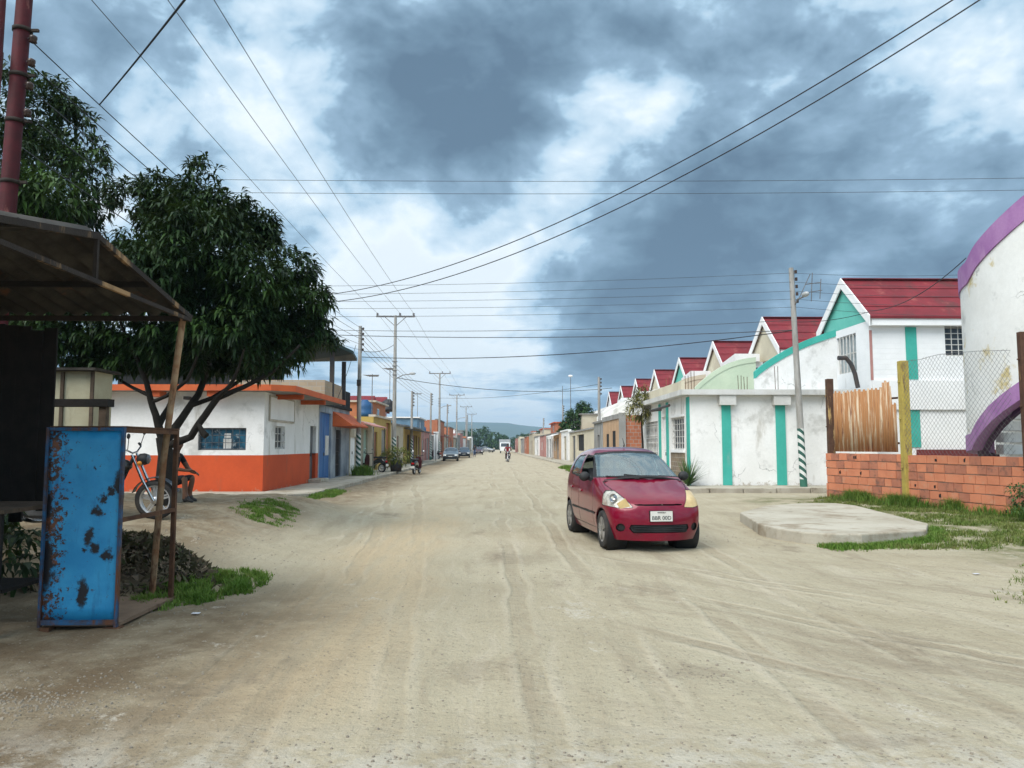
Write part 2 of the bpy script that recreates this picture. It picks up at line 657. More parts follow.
def ground_mat():
    m, t, b, tc, out = new_mat('packed dirt')
    sp = t.n('ShaderNodeSeparateXYZ')
    t.l(tc, sp.inputs[0])
    X, Y = sp.outputs[0], sp.outputs[1]
    warp = t.noise(tc, .35, 3)
    big = t.noise(tc, .45, 8, .62)
    c = t.mix(t.ramp(big, .32, .68), (.42, .372, .268), (.345, .30, .208))
    c = t.mix(t.ramp(t.noise(t.mapping(tc, (1, 1, 1), (4, 9, 0)), .22, 6, .6), .45, .7), c, (.40, .36, .262))
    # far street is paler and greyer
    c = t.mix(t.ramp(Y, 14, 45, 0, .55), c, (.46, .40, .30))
    # dry wheel tracks: noise drawn out along the street, bent by a slow warp
    cb = t.n('ShaderNodeCombineXYZ')
    t.l(t.math('ADD', X, t.math('MULTIPLY', warp, .9)), cb.inputs[0])
    t.l(t.math('MULTIPLY', Y, .09), cb.inputs[1])
    tr = t.noise(cb.outputs[0], 3.2, 7, .66)
    c = t.mix(t.ramp(tr, .50, .68, 0, .45), c, (.25, .20, .14))
    c = t.mix(t.ramp(tr, .48, .30, 0, .55), c, (.48, .425, .33))
    # tracks that swing out to the right, from cars turning at the corner
    c2b = t.n('ShaderNodeCombineXYZ')
    t.l(t.math('ADD', t.math('MULTIPLY', X, .74), t.math('ADD', t.math('MULTIPLY', Y, .60), t.math('MULTIPLY', warp, 1.2))), c2b.inputs[0])
    t.l(t.math('MULTIPLY', t.math('SUBTRACT', t.math('MULTIPLY', X, .6), t.math('MULTIPLY', Y, .8)), .06), c2b.inputs[1])
    tr2 = t.noise(c2b.outputs[0], 3.4, 7, .66)
    mk = t.math('MULTIPLY', t.ramp(X, -.5, 2.0), t.ramp(Y, 13, 8.5))
    c = t.mix(t.math('MULTIPLY', mk, t.ramp(tr2, .48, .66, 0, .55)), c, (.25, .205, .145))
    c = t.mix(t.math('MULTIPLY', mk, t.ramp(tr2, .46, .32, 0, .4)), c, (.48, .43, .335))
    # separate tyre tracks: pressed dark middle, pale squeezed rims
    wob = t.math('MULTIPLY', t.math('SUBTRACT', t.noise(t.mapping(tc, (.25, .25, 1)), 1.0, 3), .5), .5)
    Xw = t.math('ADD', X, wob)
    ac = t.math('ADD', t.math('ADD', t.math('MULTIPLY', X, .80), t.math('MULTIPLY', Y, .60)), wob)
    track = None
    rim = None
    tread = t.math('FRACT', t.math('MULTIPLY', t.math('ADD', Y, t.math('MULTIPLY', X, .35)), 7.0))
    for kind, c0_, sl, cu in (('L', -1.10, -.055, -.0016), ('L', -.35, -.06, -.0012), ('L', -1.75, -.02, -.003), ('L', .35, -.015, .0), ('L', 1.05, .0, .0), ('L', 1.9, .01, .0), ('L', 2.9, .02, 0.0),
                              ('R', 4.9, 0, 0), ('R', 6.3, 0, 0), ('R', 7.7, 0, 0)):
        if kind == 'L':
            ctr = t.math('ADD', c0_, t.math('ADD', t.math('MULTIPLY', Y, sl), t.math('MULTIPLY', t.math('MULTIPLY', Y, Y), cu)))
            dd_ = t.math('ABSOLUTE', t.math('SUBTRACT', Xw, ctr))
            on = t.ramp(t.noise(t.mapping(tc, (.5, .22, 1), (c0_ * 5, 2, 0)), 1.0, 4, .6), .40, .58)
        else:
            dd_ = t.math('ABSOLUTE', t.math('SUBTRACT', ac, c0_))
            on = t.math('MULTIPLY', t.ramp(t.noise(t.mapping(tc, (.3, .3, 1), (c0_ * 5, 7, 0)), 1.0, 4, .6), .42, .58), t.ramp(X, .2, 1.4))
        f = t.math('MULTIPLY', t.ramp(dd_, .10, .07), on)
        r2 = t.math('MULTIPLY', t.math('MULTIPLY', t.ramp(dd_, .20, .13), t.ramp(dd_, .08, .12)), on)
        track = f if track is None else t.math('MAXIMUM', track, f)
        rim = r2 if rim is None else t.math('MAXIMUM', rim, r2)
    tk_ = t.math('MULTIPLY', track, t.math('ADD', .45, t.math('MULTIPLY', t.math('GREATER_THAN', tread, .5), .35)))
    tk_ = t.math('MULTIPLY', tk_, t.ramp(t.noise(tc, 5, 6, .7), .30, .6, .35, 1))
    c = t.mix(t.math('MULTIPLY', tk_, .42), c, (.25, .195, .13))
    c = t.mix(t.math('MULTIPLY', rim, .30), c, (.52, .465, .365))
    # warm loose sand swept to the left of the carriageway
    dist = t.math('ABSOLUTE', t.math('ADD', t.math('ADD', X, 1.55), t.math('MULTIPLY', t.math('SUBTRACT', warp, .5), 1.6)))
    sand = t.math('MULTIPLY', t.ramp(dist, 1.15, .25), t.math('MULTIPLY', t.ramp(Y, 3.2, 5.5), t.ramp(Y, 24, 13)))
    c = t.mix(t.math('MULTIPLY', sand, t.ramp(t.noise(t.mapping(tc, (3, .35, 1)), 2.2, 6), .3, .6, .35, .85)), c, (.46, .365, .235))
    # brown trodden earth on the left verge
    left = t.math('MULTIPLY', t.ramp(t.math('ADD', X, t.math('MULTIPLY', big, 2.0)), .2, -1.6), t.ramp(Y, 10.5, 6.5))
    c = t.mix(t.math('MULTIPLY', left, t.ramp(t.noise(tc, 1.6, 8, .7), .30, .60, .35, .9)), c, (.118, .078, .043))
    mound = t.math('MULTIPLY', t.ramp(X, -3.0, -4.4), t.ramp(Y, 7.0, 9.0))
    c = t.mix(t.math('MULTIPLY', mound, t.ramp(t.noise(tc, 2.2, 8, .7), .36, .60, .35, .92)), c, (.20, .145, .088))
    # damp and oily blotches
    c = t.mix(t.ramp(t.noise(t.mapping(tc, (1, .55, 1), (2, 3, 1)), .8, 9, .75), .585, .70, 0, .7), c, (.20, .16, .115))
    # worn concrete showing through near the camera
    conc = t.math('MULTIPLY', t.ramp(Y, 4.6, 3.3), t.ramp(t.noise(tc, 2.6, 9, .75), .42, .58))
    c = t.mix(conc, c, (.50, .475, .41))
    # green flush of short weeds on the right verge
    gr = t.math('MULTIPLY', t.ramp(t.math('ADD', X, t.math('MULTIPLY', big, 2.2)), 7.3, 8.9), t.math('MULTIPLY', t.ramp(Y, 5.2, 7.5), t.ramp(Y, 24, 20)))
    c = t.mix(t.math('MULTIPLY', gr, t.ramp(t.noise(tc, 1.5, 8, .7), .40, .58, .1, .85)), c, (.10, .115, .035))
    # cracked crust patches, broken edges of old paving
    pv = t.ramp(t.noise(t.mapping(tc, (1, .6, 1), (8, 1, 2)), 1.1, 9, .8), .60, .64)
    c = t.mix(t.math('MULTIPLY', pv, t.ramp(t.noise(tc, 24, 5, .75), .42, .58, .1, .75)), c, (.50, .46, .385))
    # scuffed scars of dark grit, where stones work loose
    for sx_, sy_, rx_, ry_ in SCARS:
        ex = t.math('DIVIDE', t.math('SUBTRACT', X, sx_), rx_)
        ey = t.math('DIVIDE', t.math('SUBTRACT', Y, sy_), ry_)
        el_ = t.math('SQRT', t.math('ADD', t.math('MULTIPLY', ex, ex), t.math('MULTIPLY', ey, ey)))
        el_ = t.math('ADD', el_, t.math('MULTIPLY', t.math('SUBTRACT', t.noise(tc, 6.5, 9, .85), .5), 4.2))
        c = t.mix(t.ramp(el_, .9, .5, 0, .30), c, (.185, .148, .105))
    # grit
    gv = t.n('ShaderNodeTexVoronoi')
    gv.inputs['Scale'].default_value = 38
    t.l(tc, gv.inputs['Vector'])
    gsep = t.n('ShaderNodeSeparateColor')
    t.l(gv.outputs['Color'], gsep.inputs[0])
    spk = t.math('MULTIPLY', t.ramp(gsep.outputs[0], .80, .88), t.ramp(gv.outputs['Distance'], .42, .30))
    c = t.mix(t.math('MULTIPLY', spk, .4), c, (.20, .175, .14))
    spk2 = t.math('MULTIPLY', t.ramp(gsep.outputs[1], .90, .95), t.ramp(gv.outputs['Distance'], .42, .30))
    c = t.mix(t.math('MULTIPLY', spk2, .22), c, (.60, .56, .48))
    c = t.mix(t.ramp(t.noise(tc, 70, 4, .8), .36, .66, 0, .26), c, (.23, .19, .135))
    t.l(c, b.inputs['Base Color'])
    b.inputs['Roughness'].default_value = .95
    b.inputs['Specular IOR Level'].default_value = .12
    h = t.math('ADD', t.math('MULTIPLY', t.noise(tc, 9, 8, .68), 1.0), t.math('MULTIPLY', tr, .8))
    h = t.math('ADD', h, t.math('MULTIPLY', spk, .25))
    h = t.math('ADD', h, t.math('SUBTRACT', t.math('MULTIPLY', rim, .25), t.math('MULTIPLY', tk_, .38)))
    bp = t.n('ShaderNodeBump')
    bp.inputs['Strength'].default_value = .75
    bp.inputs['Distance'].default_value = .055
    t.l(h, bp.inputs['Height'])
    t.l(bp.outputs[0], b.inputs['Normal'])
    return m


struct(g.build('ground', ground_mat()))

# ------------------------------------------------------------------ pavements
m_conc = M('pavement concrete', (.45, .415, .34), (.36, .325, .255), .9, .92, .5, 45, stain=((.25, .205, .145), 1.1, .50, .66), stain2=((.17, .14, .10), 2.6, .60, .70), streak=False)
m_kerb = M('kerb concrete', (.40, .365, .30), (.29, .255, .20), 1.6, .92, .5, 30, stain=((.17, .14, .10), 2.2, .55, .68), streak=False)


def slab(name, poly, top, mat, base=-.15, bev=.025):
    mb = MB()
    mb.prism([(x, y, base) for x, y in poly], (0, 0, top - base))
    return struct(mb.build(name, mat, bevel=bev))


# rounded concrete corner in front of the brick wall
def arc(cx, cy, r, a0, a1, n=8):
    return [(cx + r * cos(R(a0 + (a1 - a0) * i / n)), cy + r * sin(R(a0 + (a1 - a0) * i / n))) for i in range(n + 1)]


A, B_, C_, D_ = at(806, 537, 12.7), at(926, 528, 13.4), at(905, 506, 18.6), at(826, 503, 21)
poly = [(4.60, 13.4), (4.66, 12.7), (4.85, 12.15), (5.2, 11.88), (5.66, 11.83), (6.97, 12.36), (7.6, 13.4), (8.25, 17.5), (8.1, 18.2), (7.4, 18.3), (6.1, 17.4), (5.0, 15.7)]
slab('pavement', poly, .19, m_conc)
# pavement along the white corner house and up the right side of the street
slab('pavement', [(5.45, 25.3), (12.6, 25.3), (12.6, 26.95), (6.88, 26.95), (6.88, 60), (5.45, 60)], .16, m_conc)
slab('pavement', [(5.45, 60.02), (6.86, 60.02), (6.0, 120), (5.2, 210), (3.9, 210), (4.4, 120)], .14, m_conc)
# left pavement round the corner shop and up the street
slab('pavement', [(-17, 22.4), (-6.3, 22.4), (-5.75, 23.1), (-5.75, 45), (-7.3, 45), (-7.3, 24.15), (-17, 24.15)], .13, m_conc)
slab('pavement', [(-5.75, 45.02), (-5.6, 120), (-5.6, 210), (-7.28, 210), (-7.28, 45.02)], .12, m_conc)


def kerb_run(pts, w=.16, h=.21, seg=1.1):
    mb = MB()
    for (a, b) in zip(pts[:-1], pts[1:]):
        a, b = Vector((*a, 0)), Vector((*b, 0))
        L = (b - a).length
        n = max(1, int(L / seg))
        for i in range(n):
            p = a.lerp(b, (i + .012) / n)
            q = a.lerp(b, (i + .988) / n)
            dz = rnd.uniform(-.012, .012)
            p.z = q.z = h / 2 - .05 + dz
            mb.bar(p, q, w + rnd.uniform(-.01, .01), h + .1)
    return struct(mb.build('kerb', m_kerb, bevel=.02))


kerb_run([(12.6, 25.2), (5.9, 25.2), (5.36, 25.8), (5.36, 59.5)], h=.17)
kerb_run([(-17, 22.31), (-6.3, 22.31), (-5.66, 23.05), (-5.66, 60)], h=.14)

# ------------------------------------------------------------------ hills at the end of the valley
m_hill = M('hill forest', (.055, .085, .04), (.04, .065, .035), .004, .95, 0)
hb = MB()
nxh = 160
hv = []
for j, (yy, k) in enumerate(((2300, 0.0), (2600, .55), (3000, 1.0), (3500, .6))):
    for i in range(nxh + 1):
        x = -3600 + 7200 * i / nxh
        n_ = noise.fractal(Vector((x * .0016, 2.7, 0)), 1.0, 2.1, 5)
        pk = 42 * math.exp(-((x + 190) / 260) ** 2) + 16 * math.exp(-((x - 140) / 330) ** 2) + 46
        hv.append((x, yy + 60 * n_, k * max(10, pk + 26 * n_) - (2 if k == 0 else 0)))
hf = [(j * (nxh + 1) + i, j * (nxh + 1) + i + 1, (j + 1) * (nxh + 1) + i + 1, (j + 1) * (nxh + 1) + i) for j in range(3) for i in range(nxh)]
hb.add(hv, hf, 0, True)
struct(hb.build('hills', m_hill))

# ------------------------------------------------------------------ the humid air that turns the hills blue
def haze():
    m = bpy.data.materials.new('humid air')
    m.use_nodes = True
    m.node_tree.nodes.clear()
    t = NT(m.node_tree)
    out = t.n('ShaderNodeOutputMaterial')
    v = t.n('ShaderNodeVolumePrincipled')
    v.inputs['Color'].default_value = (.54, .76, .97, 1)
    v.inputs['Density'].default_value = .00028
    v.inputs['Anisotropy'].default_value = .1
    t.l(v.outputs[0], out.inputs['Volume'])
    mb = MB()
    mb.box(-4600, 4600, -310, 4600, -3, 175)
    o = mb.build('haze', m)
    o['kind'] = 'stuff'
    o['label'] = 'thin humid air that fades the far hills to blue'
    o['category'] = 'haze'


haze()

# ================================================================== LEFT FOREGROUND
m_rust = M('rusty steel', (.13, .065, .035), (.07, .035, .022), 7, .85, .4, 90, .3, stain=((.30, .17, .09), 4, .55, .7))
m_rustpale = M('weathered pole paint', (.36, .25, .15), (.24, .11, .05), 5, .8, .4, 70, stain=((.10, .04, .02), 6, .52, .64))
m_darkwood = M('shade dark timber', (.016, .013, .011), (.009, .008, .007), 6, .9, .4, 80)  # near black, with the stall's shade put into the colour
m_wood = M('worn timber', (.11, .075, .05), (.065, .045, .03), 5, .85, .4, 60, stain=((.06, .045, .03), 5, .5, .65))
m_corr = M('old zinc sheet', (.06, .052, .042), (.025, .021, .017), 3, .8, .3, 40, .25, stain=((.12, .05, .022), 2.6, .56, .7))
m_rustdark = M('dark rusty steel', (.035, .026, .02), (.022, .016, .013), 6, .75, .3, 80, .2, stain=((.34, .21, .10), 1.3, .54, .62))  # near-black steel with paler rust patches


def chipped_blue():
    "blue sheet steel: rust speckle down one edge, scorch marks and long scrapes with shapes of their own"
    m, t, b, tc, out = new_mat('chipped blue paint')
    sp = t.n('ShaderNodeSeparateXYZ')
    t.l(tc, sp.inputs[0])
    wx = t.math('MULTIPLY', t.math('SUBTRACT', t.noise(tc, 14, 7, .7), .5), .19)
    wz = t.math('MULTIPLY', t.math('SUBTRACT', t.noise(t.mapping(tc, (1, 1, 1), (3, 5, 7)), 14, 7, .7), .5), .19)
    X = t.math('ADD', sp.outputs[0], wx)
    Z = t.math('ADD', sp.outputs[2], wz)
    c = t.mix(t.ramp(t.noise(tc, 2.4, 7, .6), .35, .65), (.012, .19, .40), (.028, .26, .48))
    c = t.mix(t.ramp(t.noise(t.mapping(tc, (3, 3, .5)), 5, 6, .65), .55, .72, 0, .5), c, (.012, .085, .20))
    u0, w, z0, h = -.335, .655, .03, 1.68
    # rust speckle, denser towards the hinge edge
    edge = t.ramp(sp.outputs[0], u0 + .30, u0 + .02, .0, .17)
    sp1 = t.ramp(t.math('ADD', t.noise(tc, 26, 8, .72), edge), .62, .66)
    c = t.mix(sp1, c, (.045, .022, .014))
    sp2 = t.ramp(t.math('ADD', t.noise(t.mapping(tc, (1, 1, .8), (9, 2, 3)), 9, 9, .75), t.math('MULTIPLY', edge, .9)), .66, .71)
    c = t.mix(sp2, c, (.12, .045, .02))
    sp3 = t.ramp(t.noise(t.mapping(tc, (1, 1, .45), (1, 8, 3)), 13, 7, .75), .69, .72)
    c = t.mix(sp3, c, (.02, .015, .015))
    mask = None
    for u, v, r, k in ((.85, .678, .045, 1), (.76, .645, .045, 1), (.67, .575, .055, 1), (.60, .45, .04, .5), (.65, .39, .04, .8), (.537, .38, .028, 1), (.84, .35, .055, .9), (.97, .71, .06, .45), (.53, .165, .05, .33), (.06, .30, .07, .3), (.62, .80, .02, 1), (.04, .60, .05, .4)):
        dx = t.math('DIVIDE', t.math('SUBTRACT', X, u0 + u * w), r)
        dz = t.math('DIVIDE', t.math('SUBTRACT', Z, z0 + v * h), r / k)
        d = t.math('SQRT', t.math('ADD', t.math('MULTIPLY', dx, dx), t.math('MULTIPLY', dz, dz)))
        f = t.ramp(d, 1.15, .55)
        mask = f if mask is None else t.math('MAXIMUM', mask, f)
    c = t.mix(mask, c, (.009, .009, .012))
    t.l(c, b.inputs['Base Color'])
    b.inputs['Roughness'].default_value = .5
    b.inputs['Specular IOR Level'].default_value = .35
    bp = t.n('ShaderNodeBump')
    bp.inputs['Strength'].default_value = .3
    bp.inputs['Distance'].default_value = .01
    t.l(t.math('ADD', t.noise(tc, 14, 5), sp1), bp.inputs['Height'])
    t.l(bp.outputs[0], b.inputs['Normal'])
    return m


m_bluepaint = chipped_blue()
m_redpole = M('red pole paint', (.085, .008, .012), (.05, .007, .009), 4, .65, .3, 60, .1, stain=((.22, .08, .07), 6, .6, .7))

# ---- market stall: gable roof of zinc sheets on a steel truss, X runs back from the street
stall = thing('market_stall', 'open street stall with low rusty corrugated gable roof on thin leaning posts', 'stall', (-4.6, 5.8, 0))
RX0, RX1 = -9.2, -3.10
Yr, Zr = 5.8, 3.16
Ye, Ze = 7.62, 2.83
Yn, Zn = 4.0, 2.83


def corrugated(x0, x1, ya, za, yb, zb, pitch=.19, amp=.028):
    mb = MB()
    n = int((x1 - x0) / pitch * 6)
    a = []
    for i in range(n + 1):
        x = x0 + (x1 - x0) * i / n
        dz = amp * sin(2 * pi * x / pitch)
        a.append((x, ya, za + dz))
        a.append((x, (ya + yb) / 2, (za + zb) / 2 + dz - .012))
        a.append((x, yb, zb + dz))
    fs = []
    for i in range(n):
        for k in (0, 1):
            fs.append((3 * i + k, 3 * i + k + 1, 3 * i + k + 4, 3 * i + k + 3))
    mb.add(a, fs, 0, True)
    o = mb.build('roof_sheet', m_corr, stall)
    s = o.modifiers.new('thick', 'SOLIDIFY')
    s.thickness = .004
    return o


corrugated(RX0, RX1 + .03, Yr, Zr + .05, Ye + .05, Ze + .045)
corrugated(RX0, RX1 + .03, Yr, Zr + .055, Yn - .05, Zn + .05)
# a strip of metal lying over the ridge
rb = MB()
rb.bar((RX0, Yr, Zr + .085), (RX1 - .25, Yr, Zr + .085), .16, .010)
rb.build('ridge_cap', m_corr, stall)
for k, tx in enumerate((-3.08, -5.1, -7.2)):
    tb = MB()
    tb.bar((tx, Yn, Zn), (tx, Yr, Zr), .035, .045)
    tb.bar((tx, Yr, Zr), (tx, Ye, Ze), .035, .045)
    tb.bar((tx, Yn, Ze - .02), (tx, Ye, Ze - .02), .03, .035)
    tb.bar((tx, Yr, Zr - .02), (tx, Yr, Ze), .03)
    tb.build('truss', m_rustdark, stall)
for yy, z in ((4.9, 3.0), (6.75, 2.985)):
    pb = MB()
    pb.bar((RX0, yy, z), (RX1, yy, z), .04, .05)
    pb.build('purlin', m_darkwood, stall)
eb = MB()
eb.bar((RX0, Ye - .03, Ze - .01), (RX1, Ye - .03, Ze - .01), .035, .05)
eb.build('eave_beam', m_rustdark, stall)
p_top = Vector((-3.15, 7.6, 2.82))
pb = MB()
pb.tube([(-3.48, 7.88, gnd(-3.48, 7.88) - .05), (-3.35, 7.74, 1.4), p_top], .034, 8)
pb.build('post', m_rustpale, stall)
for (px_, py_) in ((-5.2, 7.55), (-7.4, 7.55), (-7.4, 4.1), (-5.6, 4.1)):
    pb = MB()
    pb.tube([(px_, py_, gnd(px_, py_) - .05), (px_, py_, 2.84)], .035, 8)
    pb.build('post', m_darkwood, stall)
# back wall of boards added to keep the stall dark
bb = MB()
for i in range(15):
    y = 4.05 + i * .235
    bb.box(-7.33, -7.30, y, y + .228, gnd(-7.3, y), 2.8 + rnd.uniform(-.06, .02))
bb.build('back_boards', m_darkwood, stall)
cb_ = MB()  # dark boards added to stand in for the shade under the roof
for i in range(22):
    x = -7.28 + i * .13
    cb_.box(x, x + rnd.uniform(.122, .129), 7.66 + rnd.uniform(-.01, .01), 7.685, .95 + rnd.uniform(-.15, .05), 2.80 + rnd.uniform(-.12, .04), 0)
cb_.build('shade_boards', m_darkwood, stall)

# ---- wooden counter inside the stall
ct = thing('stall_table', 'dark wooden market table under the corrugated roof beside the blue steel panel', 'table', (-4.9, 6.6, 0))
tb = MB()
for i in range(5):
    tb.box(-7.0, -3.98, 6.28 + i * .2, 6.475 + i * .2, 1.0, 1.035)
tb.build('table_top', m_wood, ct, bevel=.004)
tb = MB()
tb.box(-6.98, -4.0, 6.29, 6.32, .52, .995)
tb.build('apron', m_darkwood, ct)
for x, y in ((-6.9, 6.36), (-4.08, 6.36), (-6.9, 7.2), (-4.08, 7.2), (-5.4, 6.36)):
    lb = MB()
    lb.box(x - .035, x + .035, y - .035, y + .035, gnd(x, y) - .03, .995)
    lb.build('leg', m_darkwood, ct)
sb_ = MB()
sb_.box(-6.85, -4.1, 6.5, 7.1, .33, .36)
sb_.build('shelf', m_darkwood, ct)

# ---- bench / dark rack seen behind the blue panel
rk = thing('timber_rack', 'dark timber rack with a flat top rail behind the blue steel panel', 'rack', (-5.3, 8.9, 0))
for x in (-6.35, -4.55):
    lb = MB()
    lb.box(x - .04, x + .04, 8.85, 8.93, gnd(x, 8.9) - .03, 2.0)
    lb.build('upright', m_wood, rk)
lb = MB()
lb.box(-6.5, -4.47, 8.82, 8.96, 2.003, 2.09)
lb.build('top_rail', m_darkwood, rk)
for z in (1.1, 1.55):
    lb = MB()
    lb.box(-6.31, -4.59, 8.86, 8.92, z, z + .07)
    lb.build('rail', m_darkwood, rk)

# ---- cream hut behind the stall
m_cream = M('dirty cream board', (.42, .39, .27), (.34, .30, .20), 1.5, .85, .2, 40, stain=((.17, .14, .09), 2.4, .55, .72))
hut = thing('cream_kiosk', 'small cream board kiosk with dark lower half under the tree', 'kiosk', (-6.3, 11.6, .45))
hbm = MB()
hbm.box(-7.4, -5.78, 11.0, 11.5, 1.55, 2.62)
hbm.build('wall', m_cream, hut)
hbm = MB()
hbm.box(-7.38, -5.80, 11.02, 11.48, .40, 1.547)
hbm.build('base', m_darkwood, hut)
for x in (-7.4, -6.25, -5.825):
    q = MB()
    q.box(x, x + .045, 10.965, 10.997, 1.56, 2.61)
    q.build('batten', m_wood, hut)
hbm = MB()
hbm.box(-7.6, -5.7, 10.85, 11.6, 2.624, 2.66)
hbm.build('roof', m_corr, hut)

# ---- the blue steel cabinet frame lying open beside the street
K0, K1 = at(38, 631, 6.4), at(121, 627, 6.42)
kf = thing('steel_cabinet', 'scuffed rusty cabinet frame of blue sheet steel standing open towards the street', 'cabinet', (-3.52, 6.6, 0))
kx0, kx1, ky0, ky1, kz0, kz1 = -3.855, -3.20, 6.62, 7.74, .03, 1.71
mb = MB()
nn = 14
vs_, fs_ = [], []
for j in range(nn + 1):
    for i in range(nn + 1):
        u, v = i / nn, j / nn
        dent = .012 * noise.noise(Vector((u * 4, v * 6, 1.3))) + .006 * noise.noise(Vector((u * 11, v * 14, 5)))
        vs_.append((kx0 + .02 + u * (kx1 - kx0 - .04), ky0 + dent, kz0 + .045 + v * (kz1 - kz0 - .06)))
for j in range(nn):
    for i in range(nn):
        a = j * (nn + 1) + i
        fs_.append((a, a + 1, a + nn + 2, a + nn + 1))
mb.add(vs_, fs_, 0, True)
pn = mb.build('side_panel', m_bluepaint, kf)
md = pn.modifiers.new('t', 'SOLIDIFY')
md.thickness = .004
fr = MB()
e = .022
fr.box(kx0 - .005, kx0 + e - .005, ky0 - .02, ky0 + .02, kz0, kz1)
fr.box(kx1 - e, kx1, ky0 - .02, ky0 + .02, kz0, kz1)
fr.box(kx0 + e, kx1 - e, ky0 - .018, ky0 + .018, kz1 - .03, kz1 - .002)
fr.box(kx0 + e, kx1 - e, ky0 - .022, ky0 + .018, kz0 + .02, kz0 + .06)
fr.build('panel_frame', M('blue edge paint', (.010, .085, .20), (.05, .03, .025), 8, .6, .3, 60, stain=((.10, .04, .02), 6, .5, .6)), kf)
for (x, y) in ((kx1 - .02, ky1 - .02), (kx0 + .02, ky1 - .02)):
    q = MB()
    q.box(x - .02, x + .02, y - .02, y + .02, kz0, kz1)
    q.build('post', m_rust, kf)
q = MB()
q.box(kx1 - .04, kx1, ky0 + .022, ky1 - .042, kz1 - .045, kz1 - .004)
q.build('rail', m_rust, kf)
q = MB()
q.box(kx1 - .035, kx1, ky0 + .022, ky1 - .042, .90, .935)
q.build('rail', m_rust, kf)
q = MB()
q.box(kx0, kx1 + .003, ky0 + .022, ky1, kz1 + .001, kz1 + .012)
q.build('top_plate', m_rust, kf)
q = MB()
q.box(kx0 + .03, kx1 + .004, ky0 + .024, ky1 + .03, kz0 + .0, kz0 + .03)
q.build('bottom_plate', M('brown tray steel', (.22, .15, .10), (.15, .10, .065), 3, .8, .25, 50, .1, stain=((.09, .05, .03), 4, .55, .68)), kf)
q = MB()
q.box(kx0 + .02, kx0 + .10, ky0 - .03, ky0 + .06, -.03, kz0 - .002)
q.build('foot', m_rust, kf)
q = MB()
q.box(kx1 - .10, kx1 + .03, ky0 - .04, ky0 + .06, -.03, kz0 - .002)
q.build('foot', m_rust, kf)

# ---- red steel utility pole behind the stall
RP = Vector((-7.26, 11.0, 0))
rp = thing('red_utility_pole', 'thick red painted steel utility pole rising behind the stall roof', 'utility pole', (RP.x, RP.y, gnd(RP.x, RP.y)))
q = MB()
lean = Vector((.26, 0, 0))
base = RP + Vector((0, 0, gnd(RP.x, RP.y) - .1))
q.tube([base, RP + lean * .5 + Vector((0, 0, 6.0)), RP + lean + Vector((0, 0, 11.0))], [.125, .115, .10], 16)
q.build('pole', m_redpole, rp)
m_iron = M('galvanised iron', (.22, .215, .21), (.13, .12, .115), 6, .6, .3, 60, .6)
m_insul = M('brown porcelain', (.06, .035, .028), (.04, .025, .02), 6, .25, 0)
for z in (5.4, 6.32, 7.02, 7.72):
    q = MB()
    off = RP + lean * (z / 11)
    q.lathe([(.112, z - .03), (.136, z - .025), (.136, z + .025), (.112, z + .03)], 16, origin=(off.x, off.y, 0))
    q.box(off.x + .13, off.x + .24, off.y - .02, off.y + .02, z - .02, z + .02)
    q.build('clamp', m_rustdark, rp)
for z in (7.56, 7.2, 6.84, 6.43):
    q = MB()
    ox = RP.x + lean.x * z / 11 + .20
    q.lathe([(.02, z - .06), (.055, z - .05), (.045, z - .01), (.055, z + .0), (.055, z + .04), (.02, z + .06)], 10, origin=(ox, RP.y - .05, 0))
    q.build('insulator', m_insul, rp)
q = MB()
q.box(RP.x - 1.9, RP.x + .02, RP.y - .26, RP.y - .14, 6.95, 7.3)
q.build('bracket', m_wood, rp)
q = MB()
q.box(RP.x - 1.4, RP.x + 1.6, RP.y - .24, RP.y - .13, 10.22, 10.34)
q.build('crossarm', m_iron, rp)
# second, thinner red post at the frame edge
q = MB()
a0 = at(-6, 140, 10.2)
q.tube([(a0.x - .05, 10.2, gnd(a0.x, 10.2) - .1), (a0.x, 10.2, 9.5)], .06, 10)
tag(q.build('steel_post', m_redpole), 'thin red steel post left of the thick red utility pole', 'post')

# ------------------------------------------------------------------ trees
def leaf_mat(name, c1, c2, c3, rough=.42):
    m, t, b, tc, out = new_mat(name)
    f = t.noise(tc, 2.3, 4, .6)
    f2 = t.noise(tc, 11, 3, .6)
    c = t.mix(t.ramp(f, .38, .62), c1, c2)
    c = t.mix(t.ramp(f2, .54, .68, 0, .9), c, c3)
    c = t.mix(t.ramp(t.noise(t.mapping(tc, (1, 1, 1), (5, 2, 8)), 1.1, 3, .5), .50, .66, 0, .55), c, tuple(v * 1.35 for v in c3))
    t.l(c, b.inputs['Base Color'])
    b.inputs['Roughness'].default_value = rough
    b.inputs['Specular IOR Level'].default_value = .22
    tr = t.n('ShaderNodeBsdfTranslucent')
    t.l(t.mix(.5, c, (.10, .14, .02)), tr.inputs[0])
    mx = t.n('ShaderNodeMixShader')
    mx.inputs[0].default_value = .10
    t.l(b.outputs[0], mx.inputs[1])
    t.l(tr.outputs[0], mx.inputs[2])
    t.l(mx.outputs[0], out.inputs[0])
    return m


m_mango = leaf_mat('mango leaf', (.010, .026, .008), (.017, .040, .011), (.040, .082, .018), .5)
m_lightleaf = leaf_mat('young leaf', (.055, .10, .02), (.08, .13, .03), (.13, .16, .04), .5)
m_farleaf = leaf_mat('far leaf', (.025, .06, .016), (.035, .08, .02), (.06, .11, .03), .6)
m_bark = M('mango bark', (.030, .025, .020), (.018, .015, .012), 5, .9, .6, 40)


